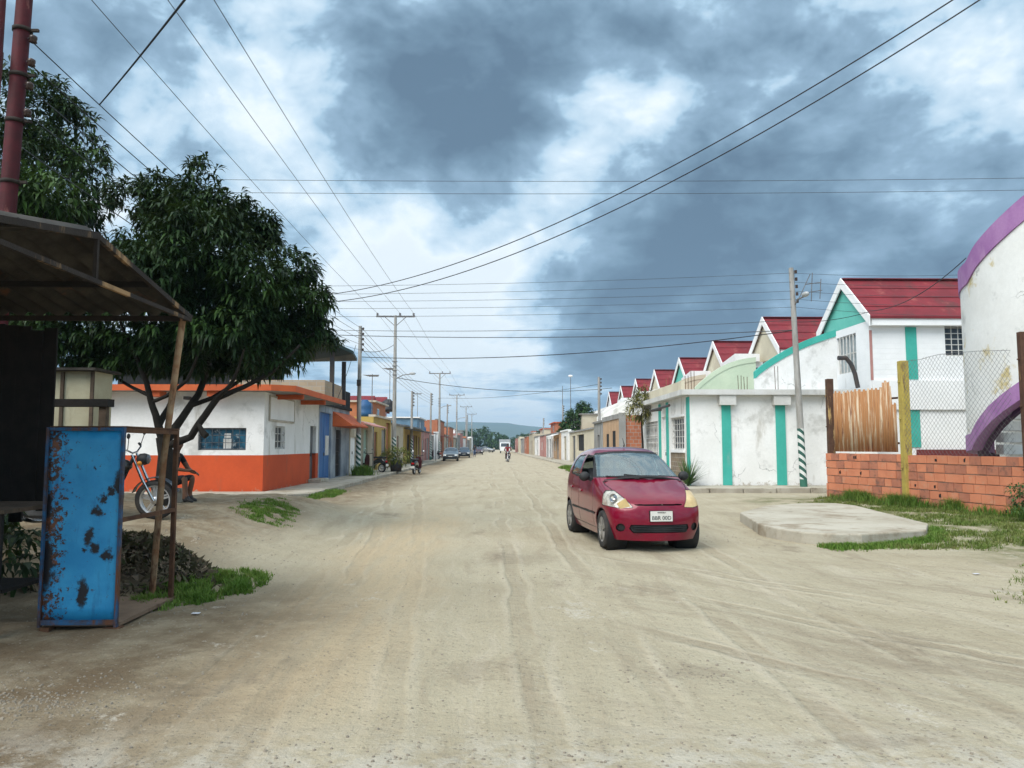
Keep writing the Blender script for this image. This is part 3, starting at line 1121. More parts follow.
def leaf_cluster(mb, p, out, n, L, W, droop, r):
    out = Vector(out)
    for k in range(n):
        d = out * .55 + Vector((r.gauss(0, 1), r.gauss(0, 1), r.gauss(0, .55)))
        if d.length < .05:
            continue
        d.normalize()
        d.z -= droop * r.random()
        d.normalize()
        side = d.cross(Vector((0, 0, 1)))
        if side.length < .1:
            side = Vector((1, 0, 0))
        side.normalize()
        nrm = side.cross(d)
        l = L * r.uniform(.65, 1.15)
        w = W * r.uniform(.75, 1.2) * .5
        base = Vector(p) + d * .03
        mid = base + d * l * .5 + nrm * .012
        tip = base + d * l + Vector((0, 0, -l * .22))
        fold = nrm * (w * .35)
        i = len(mb.v)
        mb.v += [base, mid + side * w + fold, tip, mid - side * w + fold, mid]
        mb.f += [(i, i + 1, i + 4), (i + 1, i + 2, i + 4), (i, i + 4, i + 3), (i + 4, i + 2, i + 3)]
        mb.mi += [0] * 4
        mb.sm += [True] * 4


def crown(lobes, ncl, nl, L, W, seed, droop=.75, inner=.35, gap=.42):
    "lobes: (centre, radii); leaf clumps near the lobes' skins with noisy gaps, some inside"
    r = random.Random(seed)
    mb = MB()
    tot = sum(a[1][0] * a[1][1] + a[1][1] * a[1][2] for a in lobes)
    for c, rad in lobes:
        n = int(ncl * (rad[0] * rad[1] + rad[1] * rad[2]) / tot)
        c = Vector(c)
        for _ in range(n):
            d = Vector((r.gauss(0, 1), r.gauss(0, 1), r.gauss(0, 1))).normalized()
            s = r.uniform(inner, .8) if r.random() < .3 else r.uniform(.80, 1.06)
            s *= 1 + .22 * noise.noise(d * 2.4 + c)
            p = c + Vector((d.x * rad[0], d.y * rad[1], d.z * rad[2])) * s
            if noise.noise(p * 1.15 + Vector((seed, 0, 0))) < -gap:
                continue
            # do not fill the inside of neighbouring lobes
            if any((lc is not c) and (Vector(((p - Vector(lc)).x / lr[0], (p - Vector(lc)).y / lr[1], (p - Vector(lc)).z / lr[2])).length < .6) for lc, lr in lobes) and r.random() < .7:
                continue
            leaf_cluster(mb, p, Vector((d.x, d.y, d.z * .6)), nl, L, W, droop, r)
    return mb


# main mango tree: pixels of the photograph set out in the plane of the trunk, Y = 13.6
TY = 13.6
tree = thing('mango_tree', 'dense dark mango tree with forked trunk in front of the orange and white shop', 'tree', tuple(at(165, 497, TY)))


def TP(px, py, dy=0.0):
    return at(px, py, TY + dy)


tr = MB()
tr.tube([TP(163, 512), TP(164, 480), TP(166, 455), TP(163, 437)], [.17, .14, .13, .12], 10)
tr.build('trunk', m_bark, tree)
limbs = [
    ([TP(163, 440), TP(156, 415, -.1), TP(148, 392, -.2), TP(138, 360, -.4), TP(120, 320, -.8)], [.11, .085, .07, .05, .03]),
    ([TP(166, 442), TP(182, 418, .1), TP(198, 395, .3), TP(208, 360, .3), TP(212, 310, .3)], [.11, .09, .08, .06, .03]),
    ([TP(168, 446), TP(192, 437, -.2), TP(207, 415, -.3), TP(218, 398, -.4), TP(245, 387, -.5), TP(272, 372, -.6), TP(300, 345, -.7)], [.10, .085, .08, .075, .055, .045, .025]),
    ([TP(190, 406, .2), TP(212, 398, .2), TP(240, 380, .5), TP(262, 340, .7)], [.06, .055, .045, .025]),
    ([TP(160, 425), TP(172, 400, .4), TP(178, 375, .6), TP(170, 320, .9)], [.08, .065, .05, .03]),
    ([TP(152, 402, -.1), TP(168, 396, -.5), TP(186, 380, -.8), TP(205, 340, -1.2)], [.05, .045, .04, .02]),
    ([TP(218, 398, -.4), TP(232, 380, -1.0), TP(244, 350, -1.4)], [.05, .04, .02]),
    ([TP(150, 396, -.2), TP(128, 385, .3), TP(95, 365, .5)], [.05, .04, .02]),
    ([TP(201, 424, -.3), TP(206, 436, -.4), ], [.032, .06]),
]
for pts, rad in limbs:
    # a smoother path between the given points
    fine, fr_ = [], []
    for i in range(len(pts) - 1):
        for k in range(3):
            f = k / 3
            p = pts[i].lerp(pts[i + 1], f)
            fine.append(p + Vector((noise.noise(p * 2), noise.noise(p * 2 + Vector((5, 0, 0))), 0)) * .05)
            fr_.append(rad[i] * (1 - f) + rad[i + 1] * f)
    fine.append(pts[-1])
    fr_.append(rad[-1])
    fr_ = [v * .74 for v in fr_] if len(pts) > 2 else fr_
    q = MB()
    q.tube(fine, fr_, 8)
    q.build('limb', m_bark, tree)
lob = []
for px, py, dy, rx, rz in ((208, 268, 0, 1.25, 1.35), (252, 305, .4, 1.05, .95), (170, 300, -.3, 1.1, 1.05), (203, 193, .2, .52, .62), (182, 215, .1, .5, .45), (283, 300, .2, .62, .75),
                           (120, 300, .3, 1.0, 1.1), (240, 345, -.2, 1.1, .5), (148, 245, .4, .75, .75), (165, 345, .2, 1.0, .45), (302, 325, .2, .48, .55), (240, 232, .3, .62, .55), (70, 330, .4, .9, .8), (132, 205, .6, .5, .45),
                           (270, 258, 0, .45, .42), (318, 345, .3, .34, .30), (225, 205, -.2, .34, .36), (160, 196, .3, .34, .4), (262, 232, .4, .3, .3), (296, 268, -.1, .34, .3), (118, 238, .3, .5, .45), (310, 300, -.2, .32, .28),
                           (200, 240, -1.0, .7, .6), (250, 280, -.9, .6, .5), (165, 270, -1.1, .7, .55), (225, 315, -1.0, .7, .5),
                           (185, 354, .5, .95, .36), (120, 350, .2, .8, .38), (75, 352, .3, .7, .38)):
    lob.append((TP(px, py, dy), (rx, max(rx * 1.0, .45), rz)))
crown(lob, 7400, 10, .205, .052, 11, gap=.24).build('crown', m_mango, tree)

# second tree behind, at the left edge of the picture
tree2 = thing('mango_tree', 'tall dark tree at the left edge rising beside the red utility pole', 'tree', tuple(at(20, 495, 15.5)))
q = MB()
q.tube([at(22, 512, 15.5), at(30, 420, 15.5), at(34, 330, 15.4), at(40, 200, 15.2)], [.24, .2, .16, .06], 10)
q.build('trunk', m_bark, tree2)
for p in ((at(32, 330, 15.4), at(60, 250, 15), at(80, 190, 15)), (at(30, 380, 15.4), at(-20, 270, 15.6), at(-60, 180, 15.8))):
    q = MB()
    q.tube(p, [.11, .08, .03], 7)
    q.build('limb', m_bark, tree2)
lob2 = []
for px, py, dy, rx, rz in ((30, 180, 0, 1.2, 1.2), (58, 130, .2, .7, .7), (88, 150, .1, .35, .35), (50, 95, .2, .4, .35), (92, 200, .2, .4, .4), (25, 110, .3, .9, .8), (-40, 180, .3, 1.5, 1.5), (75, 190, 0, .7, .95), (35, 250, .2, 1.3, .8), (40, 300, -.2, 1.2, .8), (-30, 270, .2, 1.4, 1.1)):
    lob2.append((at(px, py, 15.2 + dy), (rx, rx, rz)))
crown(lob2, 3300, 10, .22, .054, 23, gap=.24).build('crown', m_mango, tree2)

# lighter leafy shrub showing under the red pole
sh = thing('leafy_shrub', 'lighter green leafy branch tuft below the tall tree by the red pole', 'shrub', tuple(at(40, 300, 13.2)))
q = MB()
q.tube([at(44, 520, 13.2), at(46, 300, 13.2), at(44, 200, 13.2)], [.05, .04, .02], 6)
q.build('stem', m_bark, sh)
crown([(at(45, 192, 13.2), (.8, .7, .32)), (at(20, 205, 13.2), (.6, .6, .3))], 230, 9, .26, .066, 5).build('crown', leaf_mat('mid leaf', (.03, .07, .015), (.045, .095, .02), (.07, .12, .03)), sh)
# dark undergrowth behind the stall
ub = crown([((-6.6, 9.6, 1.0), (.7, .6, .7)), ((-8.2, 11.5, 1.4), (1.2, 1.0, 1.3)), ((-9.5, 13.5, 1.6), (1.5, 1.2, 1.5)), ((-5.3, 8.3, .35), (1.1, .6, .4)), ((-6.9, 8.3, .5), (1.2, .5, .6))], 1000, 8, .2, .06, 31)
tag(ub.build('undergrowth', m_mango), 'dark undergrowth in the shade behind the market stall', 'undergrowth', kind='stuff')

# ---- heap of leaf litter and rubble inside the cabinet frame
m_litter = M('leaf litter', (.075, .055, .036), (.12, .09, .06), 18, .9, .3, 40, stain=((.02, .018, .014), 9, .5, .6), streak=False)
m_litleaf = leaf_mat('dead leaf', (.05, .045, .025), (.085, .065, .04), (.05, .075, .025), .8)
q = MB()
r_ = random.Random(3)
for i in range(2600):
    x, y = -4.05 + r_.gauss(0, .45), 8.6 + r_.gauss(0, .42)
    d2 = ((x + 4.05) / 1.0) ** 2 + ((y - 8.6) / .9) ** 2
    if d2 > 1.2:
        continue
    z = gnd(x, y) + .42 * max(0, 1 - d2) * r_.random() ** .3
    s_ = r_.uniform(.02, .06)
    o_ = Vector((x, y, z))
    if r_.random() < .35:      # angular stone
        q.add([o_ + Vector((r_.uniform(-1, 1), r_.uniform(-1, 1), r_.uniform(-1, 1))).normalized() * s_ for _ in range(4)], [(0, 1, 2), (0, 2, 3), (0, 3, 1), (1, 3, 2)], 0)
    else:                      # curled dead leaf
        d_ = Vector((r_.gauss(0, 1), r_.gauss(0, 1), r_.gauss(0, .7))).normalized() * s_ * 1.5
        e_ = d_.cross(Vector((r_.gauss(0, 1), r_.gauss(0, 1), r_.gauss(0, 1)))).normalized() * s_ * .5
        q.add([o_ - d_, o_ + e_, o_ + d_ + Vector((0, 0, s_ * .3)), o_ - e_], [(0, 1, 2), (0, 2, 3)], 1)
tag(q.build('debris', [m_litter, m_litleaf]), 'heap of dark leaf litter and rubble behind the blue cabinet', 'debris', kind='stuff')

# ================================================================== MOTORCYCLES
m_rubber = M('tyre rubber', (.022, .022, .023), (.05, .045, .04), 6, .85, .2, 80)
m_black = M('black paint', (.012, .012, .013), (.02, .02, .02), 5, .3, 0, coat=.6)
m_blackmat = M('black plastic', (.018, .018, .019), (.03, .03, .03), 5, .6, .1, 80)
m_chrome = M('chrome', (.62, .62, .62), (.5, .5, .5), 8, .18, 0, metal=1)
m_alloy = M('wheel alloy', (.62, .62, .62), (.5, .5, .5), 8, .35, 0, metal=.6)
m_redpaint = M('red fairing', (.38, .015, .015), (.30, .012, .012), 3, .3, 0, coat=.6)
m_lens = M('lamp lens', (.75, .75, .72), (.6, .6, .58), 9, .1, 0, coat=.5)
m_wetlens = M('headlamp glass', (.10, .105, .11), (.06, .06, .065), 9, .08, 0, coat=.8)
m_redlens = M('tail lens', (.45, .012, .012), (.3, .01, .01), 9, .2, 0, coat=.5)
m_plate = M('number plate', (.68, .67, .62), (.6, .58, .52), 5, .5, 0)


def wheel(root, y, r, w, spokes=5, name='wheel'):
    mb = MB()
    mb.lathe([(r - .075, -w * .42), (r - .03, -w * .5), (r, -w * .2), (r, w * .2), (r - .03, w * .5), (r - .075, w * .42)], 28, 'x', (0, y, r))
    t = mb.build(name, m_rubber, root, True)
    rb_ = MB()
    rb_.lathe([(r - .074, -w * .40), (r - .095, -w * .34), (r - .095, w * .34), (r - .074, w * .40)], 28, 'x', (0, y, r))
    for k in range(spokes):
        a = 2 * pi * k / spokes + .3
        for s in (-.10, .10):
            p0 = Vector((0, y + .05 * cos(a + s * 3), r + .05 * sin(a + s * 3)))
            p1 = Vector((0, y + (r - .085) * cos(a + s), r + (r - .085) * sin(a + s)))
            rb_.bar(p0, p1, .022, .026)
    rb_.lathe([(.0, -.06), (.055, -.06), (.055, .06), (0, .06)], 14, 'x', (0, y, r))
    rb_.build('rim', m_alloy, t, True)
    return t


def motorcycle():
    "front towards -y, local origin under the front axle"
    root = thing('motorcycle', '', 'motorcycle')
    r = .295
    wheel(root, 0, r, .09)
    wheel(root, 1.28, r, .11)
    for s in (-1, 1):
        q = MB()
        q.tube([(s * .085, 0, r), (s * .085, .16, .62), (s * .085, .30, .98)], [.024, .022, .018], 8)
        q.build('fork', m_chrome, root, True)
    q = MB()   # front mudguard
    pts = [(0, r * 0 + (.335) * cos(a), .295 + .335 * sin(a)) for a in [R(20 + 14 * k) for k in range(11)]]
    for (a, b) in zip(pts[:-1], pts[1:]):
        q.bar(a, b, .10, .012, up=(1, 0, 0)) if False else q.bar(a, b, .12, .01, up=(0, .3, 1))
    q.build('mudguard', m_black, root, True)
    q = MB()
    q.tube([(-.36, .36, 1.08), (-.24, .30, 1.06), (-.08, .29, 1.0), (.08, .29, 1.0), (.24, .30, 1.06), (.36, .36, 1.08)], .013, 7)
    hb_ = q.build('handlebar', m_chrome, root, True)
    for s in (-1, 1):
        q = MB()
        q.tube([(s * .30, .33, 1.075), (s * .40, .39, 1.085)], .019, 8)
        q.build('grip', m_blackmat, hb_, True)
        q = MB()
        q.tube([(s * .22, .30, 1.07), (s * .27, .26, 1.24)], .006, 5)
        q.ball((s * .28, .26, 1.27), .055, 10, sq=(1, .3, .75))
        q.build('mirror', m_blackmat, hb_, True)
    q = MB()
    q.lathe([(.0, -.02), (.07, .0), (.088, .05), (.08, .12), (.03, .16)], 16, 'y', (0, .10, .90))
    hl = q.build('headlight', m_blackmat, root, True)
    q = MB()
    q.lathe([(.0, -.028), (.045, -.024), (.072, -.004)], 16, 'y', (0, .10, .90))
    q.build('lens', m_wetlens, hl, True)
    for s in (-1, 1):
        q = MB()
        q.ball((s * .16, .16, .86), .035, 8)
        q.build('indicator', M('amber lens', (.6, .22, .02), None, 5, .3, 0), root, True)
    q = MB()
    q.ball((0, .58, .80), .17, 14, sq=(.82, 1.5, .72))
    q.build('tank', m_black, root, True)
    for s in (-1, 1):
        q = MB()
        q.box(s * .135 - .012, s * .135 + .012, .86, 1.15, .52, .72)
        q.build('side_cover', m_redpaint, root, True, bevel=.01)
    q = MB()
    q.box(-.12, .12, .78, 1.42, .76, .86)
    q.build('seat', m_blackmat, root, True, bevel=.03)
    q = MB()
    q.tube([(0, .30, .95), (0, .45, .62), (0, .62, .34), (0, .95, .32)], .025, 7)
    q.tube([(0, .34, .82), (0, .80, .72), (0, 1.25, .78), (0, 1.55, .82)], .022, 7)
    q.tube([(-.1, 1.28, .3), (-.11, 1.15, .7)], .022, 7)
    q.tube([(.1, 1.28, .3), (.11, 1.15, .7)], .022, 7)
    q.build('frame', m_blackmat, root, True)
    q = MB()
    q.box(-.13, .13, .50, .86, .30, .56)
    for k in range(5):
        q.box(-.15, .15, .54, .80, .40 + k * .035, .415 + k * .035)
    q.build('engine', m_iron, root, True, bevel=.012)
    q = MB()
    q.tube([(.1, .52, .42), (.14, .56, .25), (.15, .9, .24), (.16, 1.5, .34)], [.02, .022, .03, .045], 9)
    q.build('exhaust', m_chrome, root, True)
    q = MB()
    q.box(-.10, .10, 1.38, 1.62, .74, .80)
    q.box(-.07, .07, 1.60, 1.66, .5, .76)
    tl = q.build('tail', m_redpaint, root, True, bevel=.015)
    q = MB()
    q.box(-.07, .07, 1.625, 1.665, .77, .83)
    q.build('tail_light', m_redlens, tl, True)
    q = MB()
    q.box(-.10, .10, 1.665, 1.675, .50, .62)
    q.build('number_plate', m_plate, root, True)
    q = MB()
    q.tube([(-.12, .9, .27), (-.22, 1.0, .0)], .012, 5)
    q.build('side_stand', m_iron, root, True)
    return root


bike = motorcycle()
bp_ = at(156, 515, 11.5)
put(bike, (bp_.x, 11.5, gnd(bp_.x, 11.5) - .01), R(-58), 'black and red motorcycle with alloy front wheel parked by the tree trunk', 'motorcycles parked along the street')
bike.rotation_euler = (0, R(-7), R(93))
b2 = dup(bike)
put(b2, (-5.15, 9.75, gnd(-5.15, 9.75)), R(-75), 'dark motorcycle in deep shade behind the stall table', 'motorcycles parked along the street')
b2.rotation_euler = (0, R(6), R(80))


m_maroonplast = M('dark maroon plastic', (.06, .012, .014), (.04, .01, .012), 4, .4, .1, coat=.3)


def scooter():
    "seen from behind: rear towards -y, origin under the rear axle"
    root = thing('scooter', '', 'scooter')
    r = .25
    wheel(root, 0, r, .10)
    wheel(root, -0.0 + 1.22, r, .09)
    q = MB()
    prof = [(-.28, .62, .10), (-.1, .72, .14), (.25, .74, .15), (.5, .62, .13), (.58, .40, .10)]
    rings = []
    for y, z, w in prof:
        rings.append([(-w, y, z - .22), (-w * 1.05, y, z - .06), (-w * .7, y, z + .02), (w * .7, y, z + .02), (w * 1.05, y, z - .06), (w, y, z - .22)])
    vs_, fs_ = [], []
    for ring in rings:
        vs_ += ring
    for i in range(len(rings) - 1):
        for k in range(6):
            fs_.append((i * 6 + k, i * 6 + (k + 1) % 6, i * 6 + 6 + (k + 1) % 6, i * 6 + 6 + k))
    fs_ += [tuple(range(6)), tuple(range(len(vs_) - 1, len(vs_) - 7, -1))]
    q.add(vs_, fs_, 0)
    q.build('body', m_black, root, True, bevel=.02)
    q = MB()
    q.box(-.13, .13, -.2, .55, .765, .86)
    q.build('seat', m_blackmat, root, True, bevel=.03)
    q = MB()
    q.box(-.14, .14, .55, .92, .27, .32)
    q.build('footboard', m_blackmat, root, True)
    q = MB()
    q.prism([(-.17, .98, .32), (.17, .98, .32), (.20, .98, .70), (.12, .94, .95), (-.12, .94, .95), (-.20, .98, .70)], (0, .06, 0))
    q.build('leg_shield', m_maroonplast, root, True, bevel=.01)
    q = MB()
    q.tube([(0, 1.22, .25), (0, 1.05, .75), (0, .95, 1.02)], .03, 8)
    q.build('fork', m_iron, root, True)
    q = MB()
    q.tube([(-.34, .88, 1.04), (-.1, .95, 1.0), (.1, .95, 1.0), (.34, .88, 1.04)], .017, 7)
    hb_ = q.build('handlebar', m_blackmat, root, True)
    for s in (-1, 1):
        q = MB()
        q.tube([(s * .24, .92, 1.03), (s * .30, .92, 1.2)], .007, 5)
        q.ball((s * .31, .92, 1.25), .06, 10, sq=(1, .3, .75))
        q.build('mirror', m_chrome, hb_, True)
    q = MB()
    q.box(-.08, .08, -.305, -.24, .55, .64)
    q.build('tail_light', m_redlens, root, True, bevel=.01)
    q = MB()
    q.box(-.11, .11, -.34, -.33, .33, .46)
    q.build('number_plate', m_plate, root, True)
    q = MB()
    q.prism([(-.06, -.30, .5), (.06, -.30, .5), (.06, -.36, .25), (-.06, -.36, .25)], (0, .02, 0))
    q.build('mudguard', m_blackmat, root, True)
    q = MB()
    q.tube([(.15, .3, .25), (.17, -.15, .33)], [.03, .05], 9)
    q.build('exhaust', m_iron, root, True)
    return root


sc = scooter()
p = at(414, 474, 42)
put(sc, (p.x, 42, .0), R(-8), 'dark red and black scooter standing at the left kerb under the dark awning', 'motorcycles parked along the street')
s2 = dup(sc)
p = at(382, 472, 41.5)
put(s2, (p.x, 41.5, .12), R(62), 'black scooter parked on the pavement beside the potted bush', 'motorcycles parked along the street')
s3 = dup(sc)
p = at(409, 459, 72)
put(s3, (-6.4, 84, .12), R(40), 'small dark scooter far up the left pavement beyond the awning', 'motorcycles parked along the street')


# ================================================================== PEOPLE
def skin_person(name, label, J, E, rad, mats, classify, hair=None, loc=(0, 0, 0), rz=0, fingers=True):
    "J: joints by name, E: edges, rad: radius per joint; one continuous skinned body"
    root = thing(name, label, 'person', loc, rz)
    names = list(J)
    idx = {n: i for i, n in enumerate(names)}
    V = [Vector(J[n]) for n in names]
    RR = [rad[n] for n in names]
    ED = [(idx[a], idx[b]) for a, b in E]
    if fingers:
        for h, w_ in (('hand_a', 'wrist_a'), ('hand_b', 'wrist_b')):
            d = (Vector(J[h]) - Vector(J[w_])).normalized()
            s = d.cross(Vector((.3, .4, 1))).normalized()
            nrm = s.cross(d)
            for k, ln in enumerate((.062, .078, .084, .078)):
                a = Vector(J[h]) + s * (k - 1.5) * .021 + d * .025
                m1 = a + d * ln * .55 - nrm * .012
                m2 = m1 + d * ln * .4 - nrm * .028
                i0 = len(V)
                V += [a, m1, m2]
                RR += [.0095, .009, .0075]
                ED += [(idx[h], i0), (i0, i0 + 1), (i0 + 1, i0 + 2)]
            a = Vector(J[w_]).lerp(Vector(J[h]), .6) + s * -.035
            i0 = len(V)
            V += [a, a + d * .04 - s * .02 - nrm * .01]
            RR += [.011, .009]
            ED += [(idx[h], i0), (i0, i0 + 1)]
    me = bpy.data.meshes.new('body')
    me.from_pydata(V, ED, [])
    o = bpy.data.objects.new('body_cage', me)
    col.objects.link(o)
    sk = o.modifiers.new('skin', 'SKIN')
    sk.use_smooth_shade = True
    for i, sv in enumerate(me.skin_vertices[0].data):
        r = RR[i]
        sv.radius = (r, r) if isinstance(r, (int, float)) else r
        sv.use_root = names and i == idx['pelvis']
    ss = o.modifiers.new('ss', 'SUBSURF')
    ss.levels = ss.render_levels = 2
    m2 = from_eval(o)
    bpy.data.objects.remove(o)
    for m in mats:
        m2.materials.append(m)
    for p in m2.polygons:
        c = p.center
        best, bd = None, 9
        for a, b in E:
            A_, B2 = Vector(J[a]), Vector(J[b])
            ab = B2 - A_
            t = max(0, min(1, (c - A_).dot(ab) / max(ab.length_squared, 1e-6)))
            dd = (c - A_.lerp(B2, t)).length
            if dd < bd:
                bd, best = dd, (a, b, t)
        p.material_index = classify(best, c)
        p.use_smooth = True
    body = bpy.data.objects.new('body', m2)
    col.objects.link(body)
    body.parent = root
    hd = Vector(J['head'])
    if hair:
        hbm_ = MB()
        hbm_.ball(hd + Vector((0, .012, .035)), .098, 14, sq=(.92, 1.05, .95))
        hbm_.build('hair', hair, root, True)
    return root


m_skin = M('brown skin', (.16, .082, .05), (.13, .065, .04), 6, .55, 0)
m_hair = M('black hair', (.012, .010, .009), (.02, .018, .016), 30, .6, .3, 90)
m_darkcloth = M('black cloth', (.018, .018, .022), (.03, .03, .034), 5, .9, .2, 40)
m_redcloth = M('red cloth', (.32, .02, .03), (.22, .015, .02), 5, .9, .2, 40)
m_bluecloth = M('denim cloth', (.06, .10, .20), (.04, .07, .15), 5, .9, .2, 40)
m_whitecloth = M('white cloth', (.62, .63, .66), (.5, .5, .55), 5, .9, .2, 40)

RADS = dict(pelvis=(.15, .12), waist=(.135, .105), chest=(.165, .115), neck0=.062, head0=.07, head=(.085, .10), crown_=.07, nose=.018,
            sh_a=.065, el_a=.045, wrist_a=.03, hand_a=(.036, .022), sh_b=.065, el_b=.045, wrist_b=.03, hand_b=(.036, .022),
            hip_a=.09, knee_a=.062, ankle_a=.042, heel_a=.04, toe_a=(.04, .028), hip_b=.09, knee_b=.062, ankle_b=.042, heel_b=.04, toe_b=(.04, .028))
EDG = [('pelvis', 'waist'), ('waist', 'chest'), ('chest', 'neck0'), ('neck0', 'head0'), ('head0', 'head'), ('head', 'crown_'), ('head', 'nose'),
       ('chest', 'sh_a'), ('sh_a', 'el_a'), ('el_a', 'wrist_a'), ('wrist_a', 'hand_a'), ('chest', 'sh_b'), ('sh_b', 'el_b'), ('el_b', 'wrist_b'), ('wrist_b', 'hand_b'),
       ('pelvis', 'hip_a'), ('hip_a', 'knee_a'), ('knee_a', 'ankle_a'), ('ankle_a', 'heel_a'), ('ankle_a', 'toe_a'),
       ('pelvis', 'hip_b'), ('hip_b', 'knee_b'), ('knee_b', 'ankle_b'), ('ankle_b', 'heel_b'), ('ankle_b', 'toe_b')]


def classify_std(shirt_long=False, shorts=False):
    def f(best, c):
        a, b, t = best
        if b in ('waist', 'chest') or b.startswith('sh_'):
            return 1
        if b == 'neck0':
            return 1 if t < .5 else 0
        if b.startswith('el_'):
            return 1 if (t < .55 or shirt_long) else 0
        if b.startswith('hip') or b.startswith('knee'):
            return 2
        if b.startswith('ankle'):
            return 0 if shorts or t > .92 else 2
        if b.startswith('heel') or b.startswith('toe'):
            return 3
        return 0
    return f


# person sitting under the tree, turned to the street (+x), forearm on the raised knee
J = dict(pelvis=(0, 0, .40), waist=(.03, 0, .56), chest=(.09, 0, .80), neck0=(.14, 0, .97), head0=(.17, 0, 1.03), head=(.185, 0, 1.12), crown_=(.175, 0, 1.19), nose=(.285, 0, 1.10),
         sh_a=(.10, -.19, .90), el_a=(.24, -.24, .66), wrist_a=(.46, -.16, .62), hand_a=(.55, -.13, .62), sh_b=(.10, .19, .90), el_b=(.25, .23, .64), wrist_b=(.44, .10, .58), hand_b=(.53, .06, .57),
         hip_a=(.05, -.11, .38), knee_a=(.44, -.15, .50), ankle_a=(.47, -.15, .10), heel_a=(.43, -.15, .045), toe_a=(.64, -.16, .04),
         hip_b=(.05, .11, .38), knee_b=(.42, .14, .50), ankle_b=(.34, .14, .10), heel_b=(.30, .14, .045), toe_b=(.51, .15, .04))
rs = dict(RADS)
rs['head'] = (.10, .085)
pp = at(173, 500, 14.6)
seat_z = gnd(pp.x, 14.6)
sp_ = skin_person('person', 'person in dark clothes sitting under the mango tree with forearms on knees', J, EDG, rs, [m_skin, m_darkcloth, m_darkcloth, m_blackmat], classify_std(False, True), m_hair, (pp.x - .1, 14.6, seat_z), R(-12))
q = MB()
q.box(pp.x - .34, pp.x + .12, 14.4, 14.8, seat_z - .04, seat_z + .275)
tag(q.build('concrete_block', m_conc, bevel=.02), 'low concrete block used as a seat under the mango tree', 'block')

# two riders on one motorcycle, far up the street
b3 = dup(bike)
p = at(508.5, 461.5, 74)
put(b3, (p.x, 74, .0), R(6), 'motorcycle coming down the middle of the street with two riders', 'motorcycles parked along the street')
del b3['group']
b3.rotation_euler = (0, 0, R(6))
J2 = dict(pelvis=(0, .85, .92), waist=(0, .82, 1.08), chest=(0, .76, 1.32), neck0=(0, .73, 1.49), head0=(0, .72, 1.54), head=(0, .71, 1.64), crown_=(0, .72, 1.71), nose=(0, .60, 1.62),
          sh_a=(-.19, .76, 1.42), el_a=(-.33, .58, 1.22), wrist_a=(-.36, .40, 1.12), hand_a=(-.36, .33, 1.10), sh_b=(.19, .76, 1.42), el_b=(.33, .58, 1.22), wrist_b=(.36, .40, 1.12), hand_b=(.36, .33, 1.10),
          hip_a=(-.10, .82, .90), knee_a=(-.22, .42, .78), ankle_a=(-.20, .62, .36), heel_a=(-.20, .68, .31), toe_a=(-.21, .48, .30),
          hip_b=(.10, .82, .90), knee_b=(.22, .42, .78), ankle_b=(.20, .62, .36), heel_b=(.20, .68, .31), toe_b=(.21, .48, .30))
skin_person('person', 'rider in a red shirt steering the motorcycle far up the street', J2, EDG, RADS, [m_skin, m_redcloth, m_darkcloth, m_blackmat], classify_std(), m_hair, (p.x, 74, 0), R(6), False)
J3 = {k: (v[0] * .96 + .05, v[1] + .36, v[2] + .03) for k, v in J2.items()}
for k, z in (('wrist_a', (-.2, .98, 1.02)), ('hand_a', (-.16, .90, 1.0)), ('wrist_b', (.24, .98, 1.02)), ('hand_b', (.2, .90, 1.0))):
    J3[k] = z
skin_person('person', 'passenger in blue sitting behind the rider in red', J3, EDG, RADS, [m_skin, m_bluecloth, m_bluecloth, m_blackmat], classify_std(), m_hair, (p.x, 74, 0), R(6), False)

# pedestrian beside the parked cars
J4 = dict(pelvis=(0, 0, .92), waist=(0, 0, 1.06), chest=(0, -.01, 1.30), neck0=(0, 0, 1.48), head0=(0, 0, 1.53), head=(0, -.01, 1.62), crown_=(0, 0, 1.69), nose=(0, -.11, 1.60),
          sh_a=(-.19, 0, 1.40), el_a=(-.26, .05, 1.13), wrist_a=(-.27, -.05, .90), hand_a=(-.27, -.08, .82), sh_b=(.19, 0, 1.40), el_b=(.26, -.02, 1.13), wrist_b=(.27, -.10, .90), hand_b=(.27, -.13, .82),
          hip_a=(-.10, 0, .88), knee_a=(-.10, -.12, .48), ankle_a=(-.10, -.08, .09), heel_a=(-.10, -.04, .045), toe_a=(-.10, -.24, .04),
          hip_b=(.10, 0, .88), knee_b=(.10, .06, .48), ankle_b=(.10, .26, .11), heel_b=(.10, .31, .07), toe_b=(.10, .12, .04))
p = at(474.6, 457, 108)
skin_person('person', 'pedestrian in dark clothes walking near the parked cars', J4, EDG, RADS, [m_skin, m_darkcloth, m_bluecloth, m_blackmat], classify_std(), m_hair, (p.x, 108, .0), R(0))

# ================================================================== LEFT ROW OF BUILDINGS
m_white = M('white wash', (.82, .81, .79), (.74, .73, .70), .8, .85, .25, 30, crack=.6, splash=.10, stain=((.42, .39, .33), 1.3, .56, .74), stain2=((.52, .51, .48), .7, .52, .66))
m_whiteclean = M('white paint', (.82, .82, .81), (.75, .75, .74), 1.2, .7, .15, 40, stain=((.45, .42, .37), 2.0, .66, .82))
m_orange = M('orange red paint', (.58, .085, .022), (.48, .07, .02), .7, .75, .25, 30, splash=.02, stain=((.30, .10, .05), 1.8, .58, .76))
m_orangetrim = M('orange trim', (.56, .12, .035), (.45, .09, .03), 1.2, .7, .2, 40, stain=((.25, .08, .04), 2, .6, .75))
m_fascia = M('faded cream fascia', (.52, .47, .40), (.42, .37, .30), 1.5, .8, .2, 40, stain=((.22, .17, .12), 2, .55, .72))
m_glass = M('dark window glass', (.02, .03, .04), (.035, .045, .055), 3, .12, 0, spec=.5)
